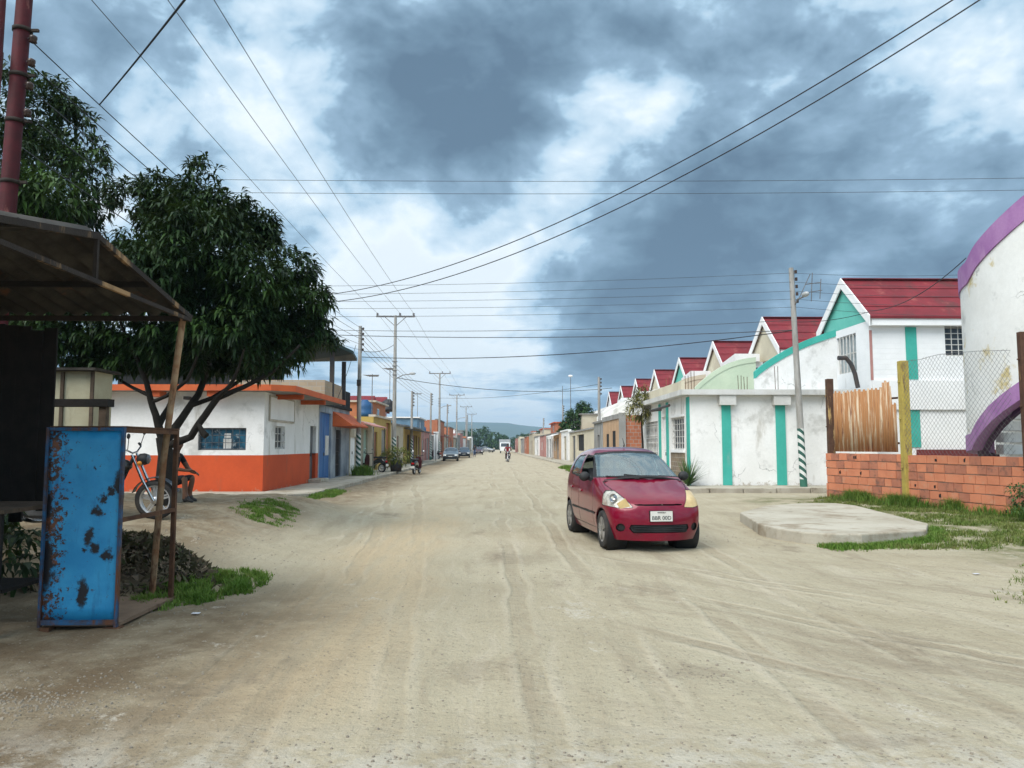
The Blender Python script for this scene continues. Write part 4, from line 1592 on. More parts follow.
m_wingrey = M('window grey', (.10, .11, .12), (.06, .065, .07), 3, .4, 0)
m_barwhite = M('white bars', (.62, .62, .6), (.5, .48, .44), 6, .5, .1)
m_bardark = M('dark bars', (.045, .045, .05), (.07, .05, .04), 6, .6, .1)
m_bluedoor = M('blue gate paint', (.025, .11, .30), (.035, .14, .34), 1.3, .55, .15, 30, stain=((.06, .07, .10), 2.2, .58, .74))
m_greywash = M('grey blue wash', (.34, .38, .42), (.20, .23, .27), 1.1, .85, .3, 25, stain=((.08, .09, .10), 1.5, .52, .70))
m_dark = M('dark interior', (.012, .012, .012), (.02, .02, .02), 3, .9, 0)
m_roofslab = M('grey roof slab', (.25, .24, .22), (.17, .16, .15), 1.3, .9, .3, 30)
m_blueposter = M('blue shop shelf', (.03, .15, .24), (.008, .02, .035), 3.2, .35, 0, stain=((.30, .34, .36), 5, .56, .66), streak=False)

# ---- orange and white corner shop
shop = thing('corner_shop', 'low white corner shop with orange red lower band and orange roof edge', 'shop', (-7.36, 24.2, .1))
FX, FY = -7.36, 24.2
H0, HB, HT = .0, 1.26, 3.26
front = Face((-19, FY, 0), (1, 0, 0), (0, -1, 0))           # faces the camera
wf = FX + 19
side_ = Face((FX, FY, 0), (0, 1, 0), (1, 0, 0))             # faces the street
ws = 7.35
w1 = (at(198, 440, FY).x + 19, at(246, 440, FY).x + 19, 1.42, 2.12)
upper = MB()
front.wall(upper, wf, HT, [w1], .16, 0, HB)
y_w0, y_w1 = atX(275, 440, FX).y - FY, atX(285, 440, FX).y - FY
y_d0, y_d1 = atX(310, 440, FX).y - FY, atX(316, 440, FX).y - FY
w2 = (y_w0, y_w1, 1.45, 2.22)
dr = (y_d0, y_d1, .14, 2.35)
side_.wall(upper, ws, HT, [w2, (dr[0], dr[1], HB, dr[3])], .16, 0, HB)
upper.quad((-19, FY, HT), (FX, FY, HT), (FX, FY + ws, HT), (-19, FY + ws, HT))
upper.quad((-19, FY + ws, 0), (FX, FY + ws, 0), (FX, FY + ws, HT), (-19, FY + ws, HT))
upper.build('wall', m_white, shop)
lower = MB()
front.wall(lower, wf, HB, [], .16, 0, 0)
side_.wall(lower, ws, HB, [(dr[0], dr[1], dr[2], HB)], .16, 0, 0)
lower.build('wall', m_orange, shop)['label'] = 'orange red lower wall band'
front.window(shop, w1, m_wingrey, m_blueposter, 6, 2, .16, .022)
q = MB()
front.box(q, w1[0] + .75, w1[0] + 1.0, 1.44, 1.78, -.15, -.13)
front.box(q, w1[0] + .78, w1[0] + .98, 1.8, 1.95, -.15, -.13)
q.build('shop_notice', m_barwhite, shop)
side_.window(shop, w2, m_barwhite, m_wingrey, 2, 2, .16, .03)
side_.door(shop, (dr[0], dr[1], dr[2], dr[3]), m_wingrey, m_iron, .14, 1)
# blank sign panel under the eave
q = MB()
side_.box(q, atX(269, 410, FX).y - FY, atX(293, 410, FX).y - FY, 2.42, 3.14, .004, .05)
q.build('sign_panel', m_whiteclean, shop, bevel=.008)
q = MB()
su0, su1 = atX(269, 410, FX).y - FY, atX(293, 410, FX).y - FY
for (a, b, c, d) in ((su0 - .05, su1 + .05, 2.36, 2.415), (su0 - .05, su1 + .05, 3.145, 3.19), (su0 - .05, su0 - .004, 2.416, 3.144), (su1 + .004, su1 + .05, 2.416, 3.144)):
    side_.box(q, a, b, c, d, .004, .06)
q.build('sign_frame', m_fascia, shop)
# thin roof slab with orange edge; the overhang is deeper along the street
q = MB()
q.prism([(-19.6, FY - .55, HT + .003), (FX + .35, FY - .55, HT + .003), (FX + .95, FY - .05, HT + .003), (FX + .95, FY + ws + .5, HT + .003), (-19.6, FY + ws + .5, HT + .003)], (0, 0, .10))
q.build('roof', m_roofslab, shop)
q = MB()
q.prism([(-19.6, FY - .60, HT + .0), (FX + .37, FY - .60, HT), (FX + 1.0, FY - .08, HT), (FX + 1.0, FY + ws + .5, HT), (FX + .955, FY + ws + .5, HT), (FX + .955, FY - .06, HT), (FX + .355, FY - .556, HT), (-19.6, FY - .556, HT)], (0, 0, .19))
q.build('fascia', m_orangetrim, shop)
for x in (-12.6, -10.8, -9.0):
    q = MB()
    q.box(x, x + .35, FY - .5, FY - .004, HT - .17, HT - .004)
    q.build('roof_beam', m_orangetrim, shop)
for y in (1.2, 4.4):
    q = MB()
    q.box(FX + .004, FX + .9, FY + y, FY + y + .16, HT - .16, HT - .004)
    q.build('roof_beam', m_orangetrim, shop)
q = MB()
q.box(-9.8, -9.66, FY - .30, FY - .004, 3.0, 3.1)
q.build('lamp_bracket', m_bardark, shop)
# doorstep
q = MB()
q.box(FX + .004, FX + .5, FY + dr[0] - .2, FY + dr[1] + .2, .132, .26)
tag(q.build('doorstep', m_conc, bevel=.02), 'concrete doorstep at the corner shop side door', 'step')

# ---- two storey house with blue gate and roof terrace under a dark canopy
LX = -7.36
hs = thing('terrace_house', 'two storey house with blue gate and a dark canopy over its brick roof terrace', 'house', (LX, 31.7, .1))
f2 = Face((LX, 31.62, 0), (0, 1, 0), (1, 0, 0))
wl = 6.5
g0, g1 = .15, 2.35
d0, d1 = 3.35, 4.55
mb = MB()
f2.wall(mb, wl, 3.28, [(g0, g1, .13, 2.98), (d0, d1, .13, 2.3)], .16)
mb.quad((LX, 31.62, 0), (LX - 9, 31.62, 0), (LX - 9, 31.62, 3.28), (LX, 31.62, 3.28))
mb.quad((LX, 31.62, 3.28), (LX, 38.12, 3.28), (LX - 9, 38.12, 3.28), (LX - 9, 31.62, 3.28))
mb.quad((LX, 38.12, 0), (LX - 9, 38.12, 0), (LX - 9, 38.12, 3.28), (LX, 38.12, 3.28))
mb.build('wall', m_greywash, hs)
gt = f2.door(hs, (g0, g1, .13, 2.98), m_bluedoor, m_iron, .10, 2, 'gate')
q = MB()
f2.box(q, 1.55, 2.2, 1.15, 2.0, -.083, -.07)
q.build('notice_board', m_barwhite, gt)
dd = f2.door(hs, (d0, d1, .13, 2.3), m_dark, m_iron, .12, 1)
q = MB()
for k in range(7):
    u = d0 + .08 + k * (d1 - d0 - .16) / 6
    q.tube([f2.p(u, .16, -.05), f2.p(u, 2.28, -.05)], .012, 5)
for v in (.7, 1.3, 1.9):
    q.tube([f2.p(d0 + .01, v, -.045), f2.p(d1 - .01, v, -.045)], .012, 5)
q.build('grille', m_bardark, dd)
q = MB()   # orange awning slab over the doorway
q.prism([(LX + .004, 34.2, 3.10), (LX + .85, 34.2, 2.52), (LX + .85, 34.2, 2.46), (LX + .004, 34.2, 2.42)], (0, 4.4, 0))
q.build('awning', m_orangetrim, hs)
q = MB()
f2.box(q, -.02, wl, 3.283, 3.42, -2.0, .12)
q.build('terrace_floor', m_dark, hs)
m_tanbrick = brick_mat('tan block', (.40, .30, .20), (.34, .25, .17), (.34, .31, .27), .38, .19)
q = MB()
q.box(LX - .12, LX + .03, 32.4, 36.0, 3.424, 4.35)
q.box(LX - 4.0, LX - .123, 32.4, 32.54, 3.424, 4.35)
q.build('parapet', m_tanbrick, hs)
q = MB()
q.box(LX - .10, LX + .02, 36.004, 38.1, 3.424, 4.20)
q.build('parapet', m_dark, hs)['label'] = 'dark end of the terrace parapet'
for (x, y, zt) in ((LX - .02, 34.0, 5.75), (LX - .02, 36.6, 5.6), (LX - 3.2, 33.4, 6.0), (LX - 3.2, 37.0, 5.5)):
    q = MB()
    q.box(x - .09, x + .09, y - .09, y + .09, 3.424, zt)
    q.build('column', m_bardark, hs)
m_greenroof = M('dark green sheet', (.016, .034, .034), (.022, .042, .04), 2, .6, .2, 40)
q = MB()
q.prism([at(296, 326, 32.2), at(353, 354, 33.4), at(357, 361, 37.2), at(296, 362, 37.6)], (0, 0, .14))
q.build('canopy', m_greenroof, hs)
q = MB()
q.lathe([(0, 6.60), (.62, 6.60), (.66, 6.75), (.66, 7.05), (.5, 7.28), (.15, 7.36), (0, 7.36)], 20, origin=(LX - 2.4, 33.0, 0))
tag(q.build('water_tank', m_fascia), 'pale round water tank on top of the dark terrace canopy', 'water tank')
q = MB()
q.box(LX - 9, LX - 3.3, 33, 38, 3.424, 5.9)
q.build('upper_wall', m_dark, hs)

# ---- generic houses of the row, each with its own front
m_terra = M('terracotta block', (.42, .16, .085), (.36, .13, .07), 1.4, .85, .3, 30, stain=((.26, .17, .12), 2, .58, .75))
m_orangewall = M('orange wall paint', (.44, .165, .075), (.37, .135, .065), .8, .8, .2, 30, stain=((.28, .14, .08), 1.6, .6, .78))
m_yellow = M('mustard paint', (.42, .29, .075), (.34, .235, .075), .9, .8, .2, 30, stain=((.25, .18, .08), 1.6, .58, .76))
m_beige = M('beige render', (.46, .41, .31), (.38, .33, .25), .9, .85, .25, 30, stain=((.22, .19, .14), 1.6, .56, .74))
m_grey = M('grey render', (.32, .315, .30), (.23, .225, .21), .9, .9, .3, 30, stain=((.12, .115, .105), 1.5, .55, .72))
m_pink = M('pink render', (.46, .23, .20), (.38, .19, .17), .9, .85, .25, 30, stain=((.22, .14, .12), 1.6, .56, .74))
m_mint = M('mint door paint', (.36, .52, .42), (.30, .45, .37), 1.2, .6, .1)
m_maroon = M('maroon paint', (.16, .03, .03), (.12, .025, .025), 1.2, .6, .1)
m_purple2 = M('dusty purple paint', (.20, .10, .16), (.16, .08, .13), 1.2, .7, .1)
m_dkawn = M('black awning sheet', (.025, .025, .03), (.04, .04, .045), 2, .5, .1)
m_redroof = M('crimson roof sheet', (.20, .018, .026), (.135, .014, .020), .9, .7, .2, 30, stain=((.10, .025, .025), 1.4, .50, .68), stain2=((.27, .07, .06), 1.1, .55, .72))
m_skyblue = M('sky blue paint', (.13, .24, .34), (.10, .19, .28), 1.2, .6, .1)


def row_house(side, label, y0, y1, X, h, wm, openings, depth=7.0, awn=None, upper=None, trim=None, extra=None, name='row_house', cat='house', group=None):
    """side -1: left row facing +x; +1: right row facing -x. openings: (kind, u0, u1, v0, v1, material); u grows away from the camera."""
    root = thing(name, label, cat, (X, y0, .12), 0, group)
    s = -side
    f = Face((X, y0, 0), (0, 1, 0), (s, 0, 0))
    w = y1 - y0
    mb = MB()
    holes = [o[1:5] for o in openings]
    f.wall(mb, w, h, holes, .16)
    xb = X - s * depth
    mb.quad((X, y0, 0), (xb, y0, 0), (xb, y0, h), (X, y0, h))
    mb.quad((X, y1, 0), (xb, y1, 0), (xb, y1, h), (X, y1, h))
    mb.quad((X, y0, h), (X, y1, h), (xb, y1, h), (xb, y0, h))
    mb.quad((xb, y0, 0), (xb, y1, 0), (xb, y1, h), (xb, y0, h))
    mb.build('wall', wm, root)
    for k, a, b, c, d, m in openings:
        if k == 'door':
            f.door(root, (a, b, c, d), m, m_iron, .10, 1)
        elif k == 'gate':
            f.door(root, (a, b, c, d), m, m_iron, .10, 2, 'gate')
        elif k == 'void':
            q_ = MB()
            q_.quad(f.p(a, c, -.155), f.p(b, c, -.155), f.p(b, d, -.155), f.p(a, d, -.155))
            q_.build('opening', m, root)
        else:
            f.window(root, (a, b, c, d), m, m_glass, 3, 2, .14, .035)
    q_ = MB()
    f.box(q_, -.0, w, h + .003, h + .13, -.3, .12)
    q_.build('cornice', trim or m_roofslab, root)
    if awn:
        a, b, z, dp, m = awn
        q_ = MB()
        p0 = f.p(a, z, .004)
        q_.prism([f.p(a, z, .004), f.p(a, z - .28, dp), f.p(a, z - .34, dp), f.p(a, z - .08, .004)], (0, b - a, 0))
        aw = q_.build('awning', m, root)
        for u in (a + .1, b - .1):
            q_ = MB()
            q_.tube([f.p(u, .1, dp - .12), f.p(u, z - .33, dp - .12)], .035, 6)
            q_.build('awning_post', m_iron, aw)
    if upper:
        a, b, z, back, m = upper[:5]
        q_ = MB()
        zz0 = h + .135
        q_.box(min(X - s * back, X - s * (back + 5)), max(X - s * back, X - s * (back + 5)), y0 + a, y0 + b, zz0, z)
        q_.build('upper_wall', m, root)
        fu = Face((X - s * back, y0 + a, 0), (0, 1, 0), (s, 0, 0))
        if z - zz0 > 1.2:
            q_ = MB()
            fu.box(q_, (b - a) * .3, (b - a) * .3 + 1.0, z - 1.1, z - .35, .003, .03)
            ow = q_.build('window', m_barwhite, root)
            q_ = MB()
            fu.box(q_, (b - a) * .3 + .06, (b - a) * .3 + .94, z - 1.04, z - .41, .0305, .036)
            q_.build('pane', m_glass, ow)
        q_ = MB()
        q_.box(min(X - s * (back - .25), X - s * (back + 5.2)), max(X - s * (back - .25), X - s * (back + 5.2)), y0 + a - .2, y0 + b + .2, z + .003, z + .12)
        q_.build('roof', upper[5] if len(upper) > 5 else m_roofslab, root)
    return root, f


row_house(-1, 'beige house with a white metal gate, a mint green door and a pinkish sloping awning', 38.2, 45.4, -7.36, 2.75, m_beige,
          [('gate', .25, 1.9, .13, 2.0, m_whiteclean), ('door', 4.0, 5.3, .13, 2.45, m_mint)], awn=(2.4, 6.6, 2.9, .9, m_pink), trim=m_whiteclean)
row_house(-1, 'mustard yellow house front with brick and grey panels beside the bush', 45.5, 53.0, -7.36, 3.3, m_yellow,
          [('door', .4, 1.5, .12, 2.4, m_maroon), ('gate', 3.2, 5.0, .12, 2.6, m_grey), ('void', 5.3, 7.0, .12, 3.1, m_terra)], trim=m_fascia)
row_house(-1, 'orange house with an upper storey rising behind its pale front', 53.1, 60.0, -7.36, 3.05, m_beige,
          [('window', .8, 2.2, 1.1, 2.2, m_barwhite), ('door', 3.2, 4.2, .12, 2.3, m_maroon)], upper=(.0, 6.0, 4.6, 1.3, m_orangewall, m_fascia))
row_house(-1, 'yellow and purple shop front under a long black awning', 60.1, 74.0, -7.36, 3.1, m_yellow,
          [('void', 2.5, 5.0, .12, 2.5, m_dark), ('gate', 6.2, 8.4, .12, 2.5, m_purple2), ('void', 9.0, 10.2, .12, 2.5, m_dark), ('door', 11.3, 12.6, .12, 2.4, m_purple2)],
          awn=(.5, 13.5, 3.0, 1.6, m_dkawn), upper=(1.5, 9.0, 4.5, 3.0, m_beige, m_roofslab), name='shop', cat='shop')
row_house(-1, 'pink walled house with a sky blue balcony box on its roof', 74.1, 83.0, -7.36, 2.95, m_pink,
          [('window', 1.0, 2.6, 1.0, 2.1, m_barwhite), ('door', 4.0, 5.0, .12, 2.3, m_grey), ('gate', 6.0, 8.3, .12, 2.4, m_grey)], upper=(1.0, 8.6, 4.3, .5, m_skyblue, m_whiteclean))
row_house(-1, 'grey rendered house with a white gate pillar', 83.1, 92.0, -7.36, 2.7, m_grey,
          [('gate', 1.0, 3.6, .12, 2.3, m_wingrey), ('window', 5.0, 6.6, 1.0, 2.1, m_barwhite)], trim=m_whiteclean)
row_house(-1, 'tall terracotta block house with bare side wall and a dark red awning', 92.1, 104.0, -7.2, 4.7, m_terra,
          [('void', 1.2, 4.4, .12, 2.4, m_dark), ('window', 6.0, 8.0, 1.0, 2.1, m_barwhite), ('door', 9.4, 10.6, .12, 2.3, m_whiteclean)], awn=(.5, 9.0, 2.9, 1.2, m_maroon))
row_house(-1, 'pale low house between the two terracotta houses', 104.1, 113.0, -7.2, 3.0, m_beige,
          [('window', 1.5, 3.4, 1.0, 2.1, m_barwhite), ('door', 5.0, 6.2, .12, 2.3, m_wingrey)])
row_house(-1, 'farther terracotta block house with grey roof', 113.1, 124.0, -7.1, 4.3, m_terra,
          [('window', 1.5, 3.4, 1.0, 2.1, m_barwhite), ('gate', 5.0, 7.6, .12, 2.4, m_grey)])
fw = [m_beige, m_grey, m_pink, m_white, m_orangewall, m_grey, m_beige, m_white, m_terra]
fn = ['beige', 'grey', 'pink', 'white', 'orange', 'pale grey', 'sandy beige', 'small white', 'brick red']
y = 124.1
for k in range(8):
    d = 9 + (k * 5 % 4)
    hh = 2.8 + (k * 7 % 5) * .28
    row_house(-1, '%s house front far along the left row, %s of the distant ones' % (fn[k], ['first', 'second', 'third', 'fourth', 'fifth', 'sixth', 'seventh', 'last'][k]), y, y + d, -7.0 + .06 * k, hh, fw[k],
              [('window', 1.5, 3.2, 1.0, 2.1, m_barwhite), ('door', 4.6, 5.8, .12, 2.3, m_wingrey)], group='far houses on the left', upper=(1, d - 1, hh + 1.6, 2.5, fw[(k + 3) % 9]) if k % 3 == 1 else None)
    y += d + .1

# white gate pillar
q = MB()
q.box(-6.95, -6.5, 84.0, 84.5, .1, 3.0)
q.box(-7.0, -6.45, 83.95, 84.55, 3.003, 3.12)
tag(q.build('gate_pillar', m_whiteclean), 'white square gate pillar beside the grey rendered house', 'pillar')

# bush in a drum by the kerb
m_yleaf = leaf_mat('yellow green leaf', (.12, .14, .02), (.16, .17, .03), (.20, .21, .05), .6)
bu = thing('potted_bush', 'yellow green bush in a dark drum at the kerb between two scooters', 'bush', (at(396, 470, 43).x, 43, .1))
bx = at(396, 470, 43).x
q = MB()
q.lathe([(0, .12), (.30, .12), (.33, .4), (.33, .75), (.28, .75), (.26, .7), (0, .7)], 16, origin=(bx, 43, 0))
q.build('drum', m_bardark, bu)
crown([((bx, 43, 1.0), (.72, .6, .55)), ((bx - .3, 43, .8), (.5, .5, .4))], 190, 9, .22, .05, 9, droop=.2).build('foliage', m_yleaf, bu)

# things on the flat roofs of the row
m_tankblack = M('black tank plastic', (.02, .02, .022), (.03, .03, .032), 4, .5, 0)
m_tankblue = M('blue tank plastic', (.02, .09, .22), (.025, .08, .18), 4, .5, 0)
for (tx_, ty_, tz_, tr__, m_, lb_) in ((-9.2, 41.5, 2.88, .55, m_tankblack, 'black plastic water tank on the flat roof of the beige house'), (-8.6, 49.6, 3.43, .5, m_tankblue, 'blue plastic water tank on the mustard yellow house'),
                                (-9.8, 68.5, 4.62, .6, m_tankblack, 'black water tank above the long black awning shop'), (-8.8, 88.0, 2.83, .6, m_tankblue, 'blue water tank on the roof of the grey rendered house')):
    q = MB()
    q.lathe([(0, tz_ + .005), (tr__, tz_ + .005), (tr__ * 1.04, tz_ + .3), (tr__, tz_ + .32), (tr__ * 1.04, tz_ + .6), (tr__ * .98, tz_ + .85), (tr__ * .45, tz_ + 1.05), (tr__ * .42, tz_ + 1.12), (0, tz_ + 1.12)], 20, origin=(tx_, ty_, 0))
    tag(q.build('water_tank', m_), lb_, 'water tank', 'water tanks on the left roofs')
for (tx_, ty_, tz_, lb_) in ((-7.9, 56.0, 4.72, 'thin television aerial on the orange upper storey'), (-8.2, 78.5, 4.42, 'thin television aerial on the sky blue balcony box'), (-7.8, 47.5, 3.43, 'thin television aerial on the mustard yellow house')):
    q = MB()
    q.tube([(tx_, ty_, tz_), (tx_, ty_, tz_ + 2.6)], .025, 5)
    q.tube([(tx_, ty_ - .6, tz_ + 2.5), (tx_, ty_ + .6, tz_ + 2.5)], .018, 5)
    for k in range(5):
        yy = ty_ - .5 + k * .25
        q.tube([(tx_ - .5 + .05 * k, yy, tz_ + 2.5), (tx_ + .5 - .05 * k, yy, tz_ + 2.5)], .014, 4)
    tag(q.build('television_aerial', m_iron), lb_, 'aerial', 'aerials on the left roofs')
# red gabled houses behind the left row
for k, (yy, px_, py_) in enumerate(((76, 365, 397), (83, 378, 398), (90, 371, 404))):
    a = at(px_, py_, yy)
    lab = ['red gabled house behind the left row, nearest of three', 'red gabled house with the tallest ridge behind the left row', 'low red gabled house behind the left row, partly hidden'][k]
    r_h = thing('gabled_house', lab, 'house', (a.x, yy, 0), 0, 'red gabled houses behind the left row')
    q = MB()
    X0, X1 = a.x - 7, a.x + .7
    zt = a.z
    q.prism([(X1, yy - 1.8, 0), (X1, yy + 1.8, 0), (X1, yy + 1.8, zt - 1.5), (X1, yy, zt - .1), (X1, yy - 1.8, zt - 1.5)], (-5.0, 0, 0))
    q.build('wall', [m_beige, m_pink, m_whiteclean][k], r_h)
    q = MB()
    q.prism([(X1 + .3, yy - 2.1, zt - 1.62), (X1 + .3, yy, zt), (X1 + .3, yy + 2.1, zt - 1.62), (X1 + .3, yy + 2.1, zt - 1.50), (X1 + .3, yy, zt + .12), (X1 + .3, yy - 2.1, zt - 1.50)], (-5.4, 0, 0))
    q.build('roof', m_redroof, r_h)
    q = MB()
    q.box(X1 + .004, X1 + .03, yy - .5, yy + .5, zt - 2.6, zt - 1.5)
    q.build('window', m_glass, r_h)

# ================================================================== RIGHT SIDE
m_teal = M('turquoise paint', (.045, .36, .29), (.06, .40, .33), 1.2, .7, .15, 30, stain=((.20, .36, .32), 2.4, .60, .78))
m_tealpale = M('turquoise gable paint', (.12, .46, .38), (.15, .50, .42), 1.0, .75, .15, 30)
m_mintwall = M('pale mint wall', (.52, .60, .45), (.45, .54, .40), .8, .8, .2, 30, stain=((.34, .36, .28), 1.8, .6, .78))
m_creamwall = M('cream wall', (.62, .56, .42), (.54, .48, .36), .8, .8, .2, 30, stain=((.36, .31, .23), 1.8, .6, .78))
m_blockwhite = None


def white_block():
    m, t, b, tc, out = new_mat('white painted block')
    sp = t.n('ShaderNodeSeparateXYZ')
    t.l(tc, sp.inputs[0])
    cb = t.n('ShaderNodeCombineXYZ')
    t.l(t.math('ADD', sp.outputs[0], sp.outputs[1]), cb.inputs[0])
    t.l(sp.outputs[2], cb.inputs[1])
    br = t.n('ShaderNodeTexBrick')
    br.inputs['Scale'].default_value = 1
    br.inputs['Brick Width'].default_value = .4
    br.inputs['Row Height'].default_value = .2
    br.inputs['Mortar Size'].default_value = .006
    t.l(cb.outputs[0], br.inputs['Vector'])
    c = t.mix(t.ramp(t.noise(tc, .8, 7, .6), .35, .65), (.82, .82, .815), (.75, .755, .75))
    c = t.mix(t.ramp(t.noise(t.mapping(tc, (1, 1, .22)), 1.6, 8, .68), .62, .8), c, (.46, .44, .40))
    t.l(c, b.inputs['Base Color'])
    b.inputs['Roughness'].default_value = .8
    bp = t.n('ShaderNodeBump')
    bp.inputs['Strength'].default_value = .55
    bp.inputs['Distance'].default_value = .012
    bp.invert = True
    t.l(br.outputs['Fac'], bp.inputs['Height'])
    t.l(bp.outputs[0], b.inputs['Normal'])
    return m


m_block = white_block()
m_roofedge = M('weathered white slab', (.62, .62, .60), (.50, .49, .46), 1.2, .85, .25, 30, stain=((.24, .22, .20), 1.9, .54, .74))
m_stone = brick_mat('stone cladding', (.26, .19, .12), (.18, .14, .095), (.32, .29, .24), .32, .17, .012)

GX = 13.95            # street-side gable plane
SX0 = 9.58           # street end of the swooping dividing walls


m_curtain = M('pale curtain behind glass', (.40, .44, .44), (.28, .32, .33), 2, .4, 0)


def swoosh(root, y, x0, x1, z0, zl, zr, wall_m, trim_m, bulge=.15, trim=.26):
    n = 16
    top = []
    for i in range(n + 1):
        f = i / n
        z = zl + (zr - zl) * (f ** .85) + bulge * sin(pi * f)
        top.append((x0 + (x1 - x0) * f, z))
    poly = [(x0, y, z0), (x1, y, z0)] + [(x, y, z - trim) for x, z in reversed(top)]
    q = MB()
    q.prism(poly, (0, .16, 0))
    q.build('dividing_wall', wall_m, root)
    poly = [(x, y - .03, z - trim + .002) for x, z in top] + [(x, y - .03, z) for x, z in reversed(top)]
    q = MB()
    q.prism(poly, (0, .22, 0))
    q.build('wall_trim', trim_m, root)


def gable_house(k, y0, label, wall_m, gable_m, sw_m, trim_m, dormer=True, z_scale=1.0):
    "house block with its gable towards the street (-x): spans y0 .. y0 + 4.4, ridge along x"
    root = thing('gabled_house', label, 'house', (GX, y0, 0), 0, 'gabled houses of the right row')
    yr = y0 + 1.85
    yb = y0 + 3.9
    ze, zr = 6.55, 8.10
    XB = 23.0
    near = Face((GX, y0, 0), (1, 0, 0), (0, -1, 0))
    gab = Face((GX, y0, 0), (0, 1, 0), (-1, 0, 0))
    mb = MB()
    nh = []
    if k == 0:
        nh = [(at(945, 340, y0).x - GX, at(972, 340, y0).x - GX, at(945, 356, y0).z, at(945, 322, y0).z)]
    near.wall(mb, XB - GX, ze, nh, .16)
    gw = (1.05, 2.75, 4.45, 5.95)
    gab.wall(mb, yb - y0, ze - .3, [gw], .16)
    mb.quad((GX, yb, 0), (XB, yb, 0), (XB, yb, ze), (GX, yb, ze))
    mb.quad((XB, y0, 0), (XB, yb, 0), (XB, yb, ze), (XB, y0, ze))
    mb.build('wall', wall_m, root)
    q = MB()   # gable triangle, its own colour
    q.prism([(GX, y0, ze - .298), (GX, yb, ze - .298), (GX, yb, ze), (GX, yr, zr - .12), (GX, y0, ze)], (.2, 0, 0))
    q.build('gable', gable_m, root)
    gab.window(root, gw, m_barwhite, m_curtain, 5, 1, .15, .05)
    if k == 0:
        near.window(root, nh[0], m_barwhite, m_glass, 3, 5, .15, .035)
    # roof sheets
    t = .09
    ov = .12
    dz = (zr - ze) / (yr - y0)
    dzb = (zr - ze) / (yb - yr)
    for (ya, za, name) in ((y0 - .35, ze - .35 * dz, 'a'), (yb + .35, ze - .35 * dzb, 'b')):
        q = MB()
        n = int((XB - GX + ov) / .25)
        q.prism([(GX - ov, ya, za + .02), (GX - ov, yr, zr + .02), (GX - ov, yr, zr + .02 + t), (GX - ov, ya, za + .02 + t)], (XB - GX + ov, 0, 0))
        for i in range(3):   # lap joints of the sheets
            f = (i + 1) / 4
            q.bar((GX - ov, ya + (yr - ya) * f, za + (zr - za) * f + t + .024), (XB, ya + (yr - ya) * f, za + (zr - za) * f + t + .024), .05, .016)
        q.build('roof', m_redroof, root)
    q = MB()
    q.bar((GX - ov, yr, zr + t + .05), (XB, yr, zr + t + .05), .28, .03)
    q.build('ridge_cap', m_redroof, root)
    q = MB()   # white verge boards
    for ya, za in ((y0 - .38, ze - .38 * dz), (yb + .38, ze - .38 * dzb)):
        q.prism([(GX - ov - .05, ya, za - .24), (GX - ov - .05, yr, zr - .24), (GX - ov - .05, yr, zr + .17), (GX - ov - .05, ya, za + .17)], (.047, 0, 0))
    q.build('verge_board', m_whiteclean, root)
    q = MB()   # eave fascia on the near side
    q.box(GX - .02, XB, y0 - .30, y0 - .004, ze - .52, ze - .24)
    q.build('eave_fascia', m_whiteclean, root)
    if dormer:   # small white boxed bay on the street side beside the gable, with its own little roof
        bx0, bx1 = GX - 1.3, GX - .006
        q = MB()
        q.box(bx0, bx1, yb - 1.6, yb + .4, 4.6, 5.95)
        by = q.build('bay', m_whiteclean, root)
        q = MB()
        q.prism([(bx0 - .25, yb - 1.85, 5.953), (bx0 - .25, yb + .6, 5.953), (bx0 - .25, yb + .6, 6.08), (bx0 - .25, yb - 1.85, 6.35)], (1.3, 0, 0))
        q.build('bay_roof', m_whiteclean, by)
        q = MB()
        q.box(bx0 + .25, bx1 - .25, yb - 1.63, yb - 1.603, 4.95, 5.65)
        q.box(bx0 - .03, bx0 - .003, yb - 1.3, yb - .3, 4.95, 5.65)
        q.build('bay_window', m_glass, by)
    # lower lean-to roof in red towards the next house
    q = MB()
    q.prism([(GX - .3, yb + .38, 5.95), (GX - .3, yb + 4.2, 5.15), (GX - .3, yb + 4.2, 5.03), (GX - .3, yb + .38, 5.83)], (7, 0, 0))
    q.build('lean_to_roof', m_redroof, root)
    q = MB()
    q.box(GX, GX + 6.5, yb + .4, yb + 4.0, 3.3, 5.0)
    q.build('rear_wall', wall_m, root)
    # swooping wall between plots and the flat roof in front
    swoosh(root, y0 + .35 if k == 0 else y0 + .2, SX0 + .15, GX - 1.1, 3.5, 4.35, 5.95, sw_m, trim_m, .12 if k == 0 else .32)
    return root


tints = [
    ('white house with a turquoise gable and red roof beside the purple trimmed wall', m_block, m_tealpale, m_white, m_teal),
    ('red roofed house with a cream gable behind the pale mint dividing wall', m_creamwall, m_creamwall, m_mintwall, m_mintwall),
    ('red roofed house behind the cream dividing wall, third along the right row', m_creamwall, m_creamwall, m_creamwall, m_creamwall),
    ('red roofed house with a pale blue gable above the brick house', m_whiteclean, m_tealpale, m_white, m_white),
    ('red roofed white house with a curved white wall, fifth along the right row', m_whiteclean, m_creamwall, m_white, m_white),
    ('red roofed white house, sixth along the right row', m_whiteclean, m_whiteclean, m_white, m_white),
    ('red roofed white house, seventh along the right row', m_whiteclean, m_creamwall, m_white, m_white),
    ('last visible red roofed house of the right row beside the green tree', m_whiteclean, m_whiteclean, m_white, m_white),
]
PITCH_Y = 9.1
houses = []
for k, (lab, wm, gm, sm, tm) in enumerate(tints):
    houses.append(gable_house(k, 28.0 + PITCH_Y * k, lab, wm, gm, sm, tm, dormer=(k in (1, 2, 4, 5))))

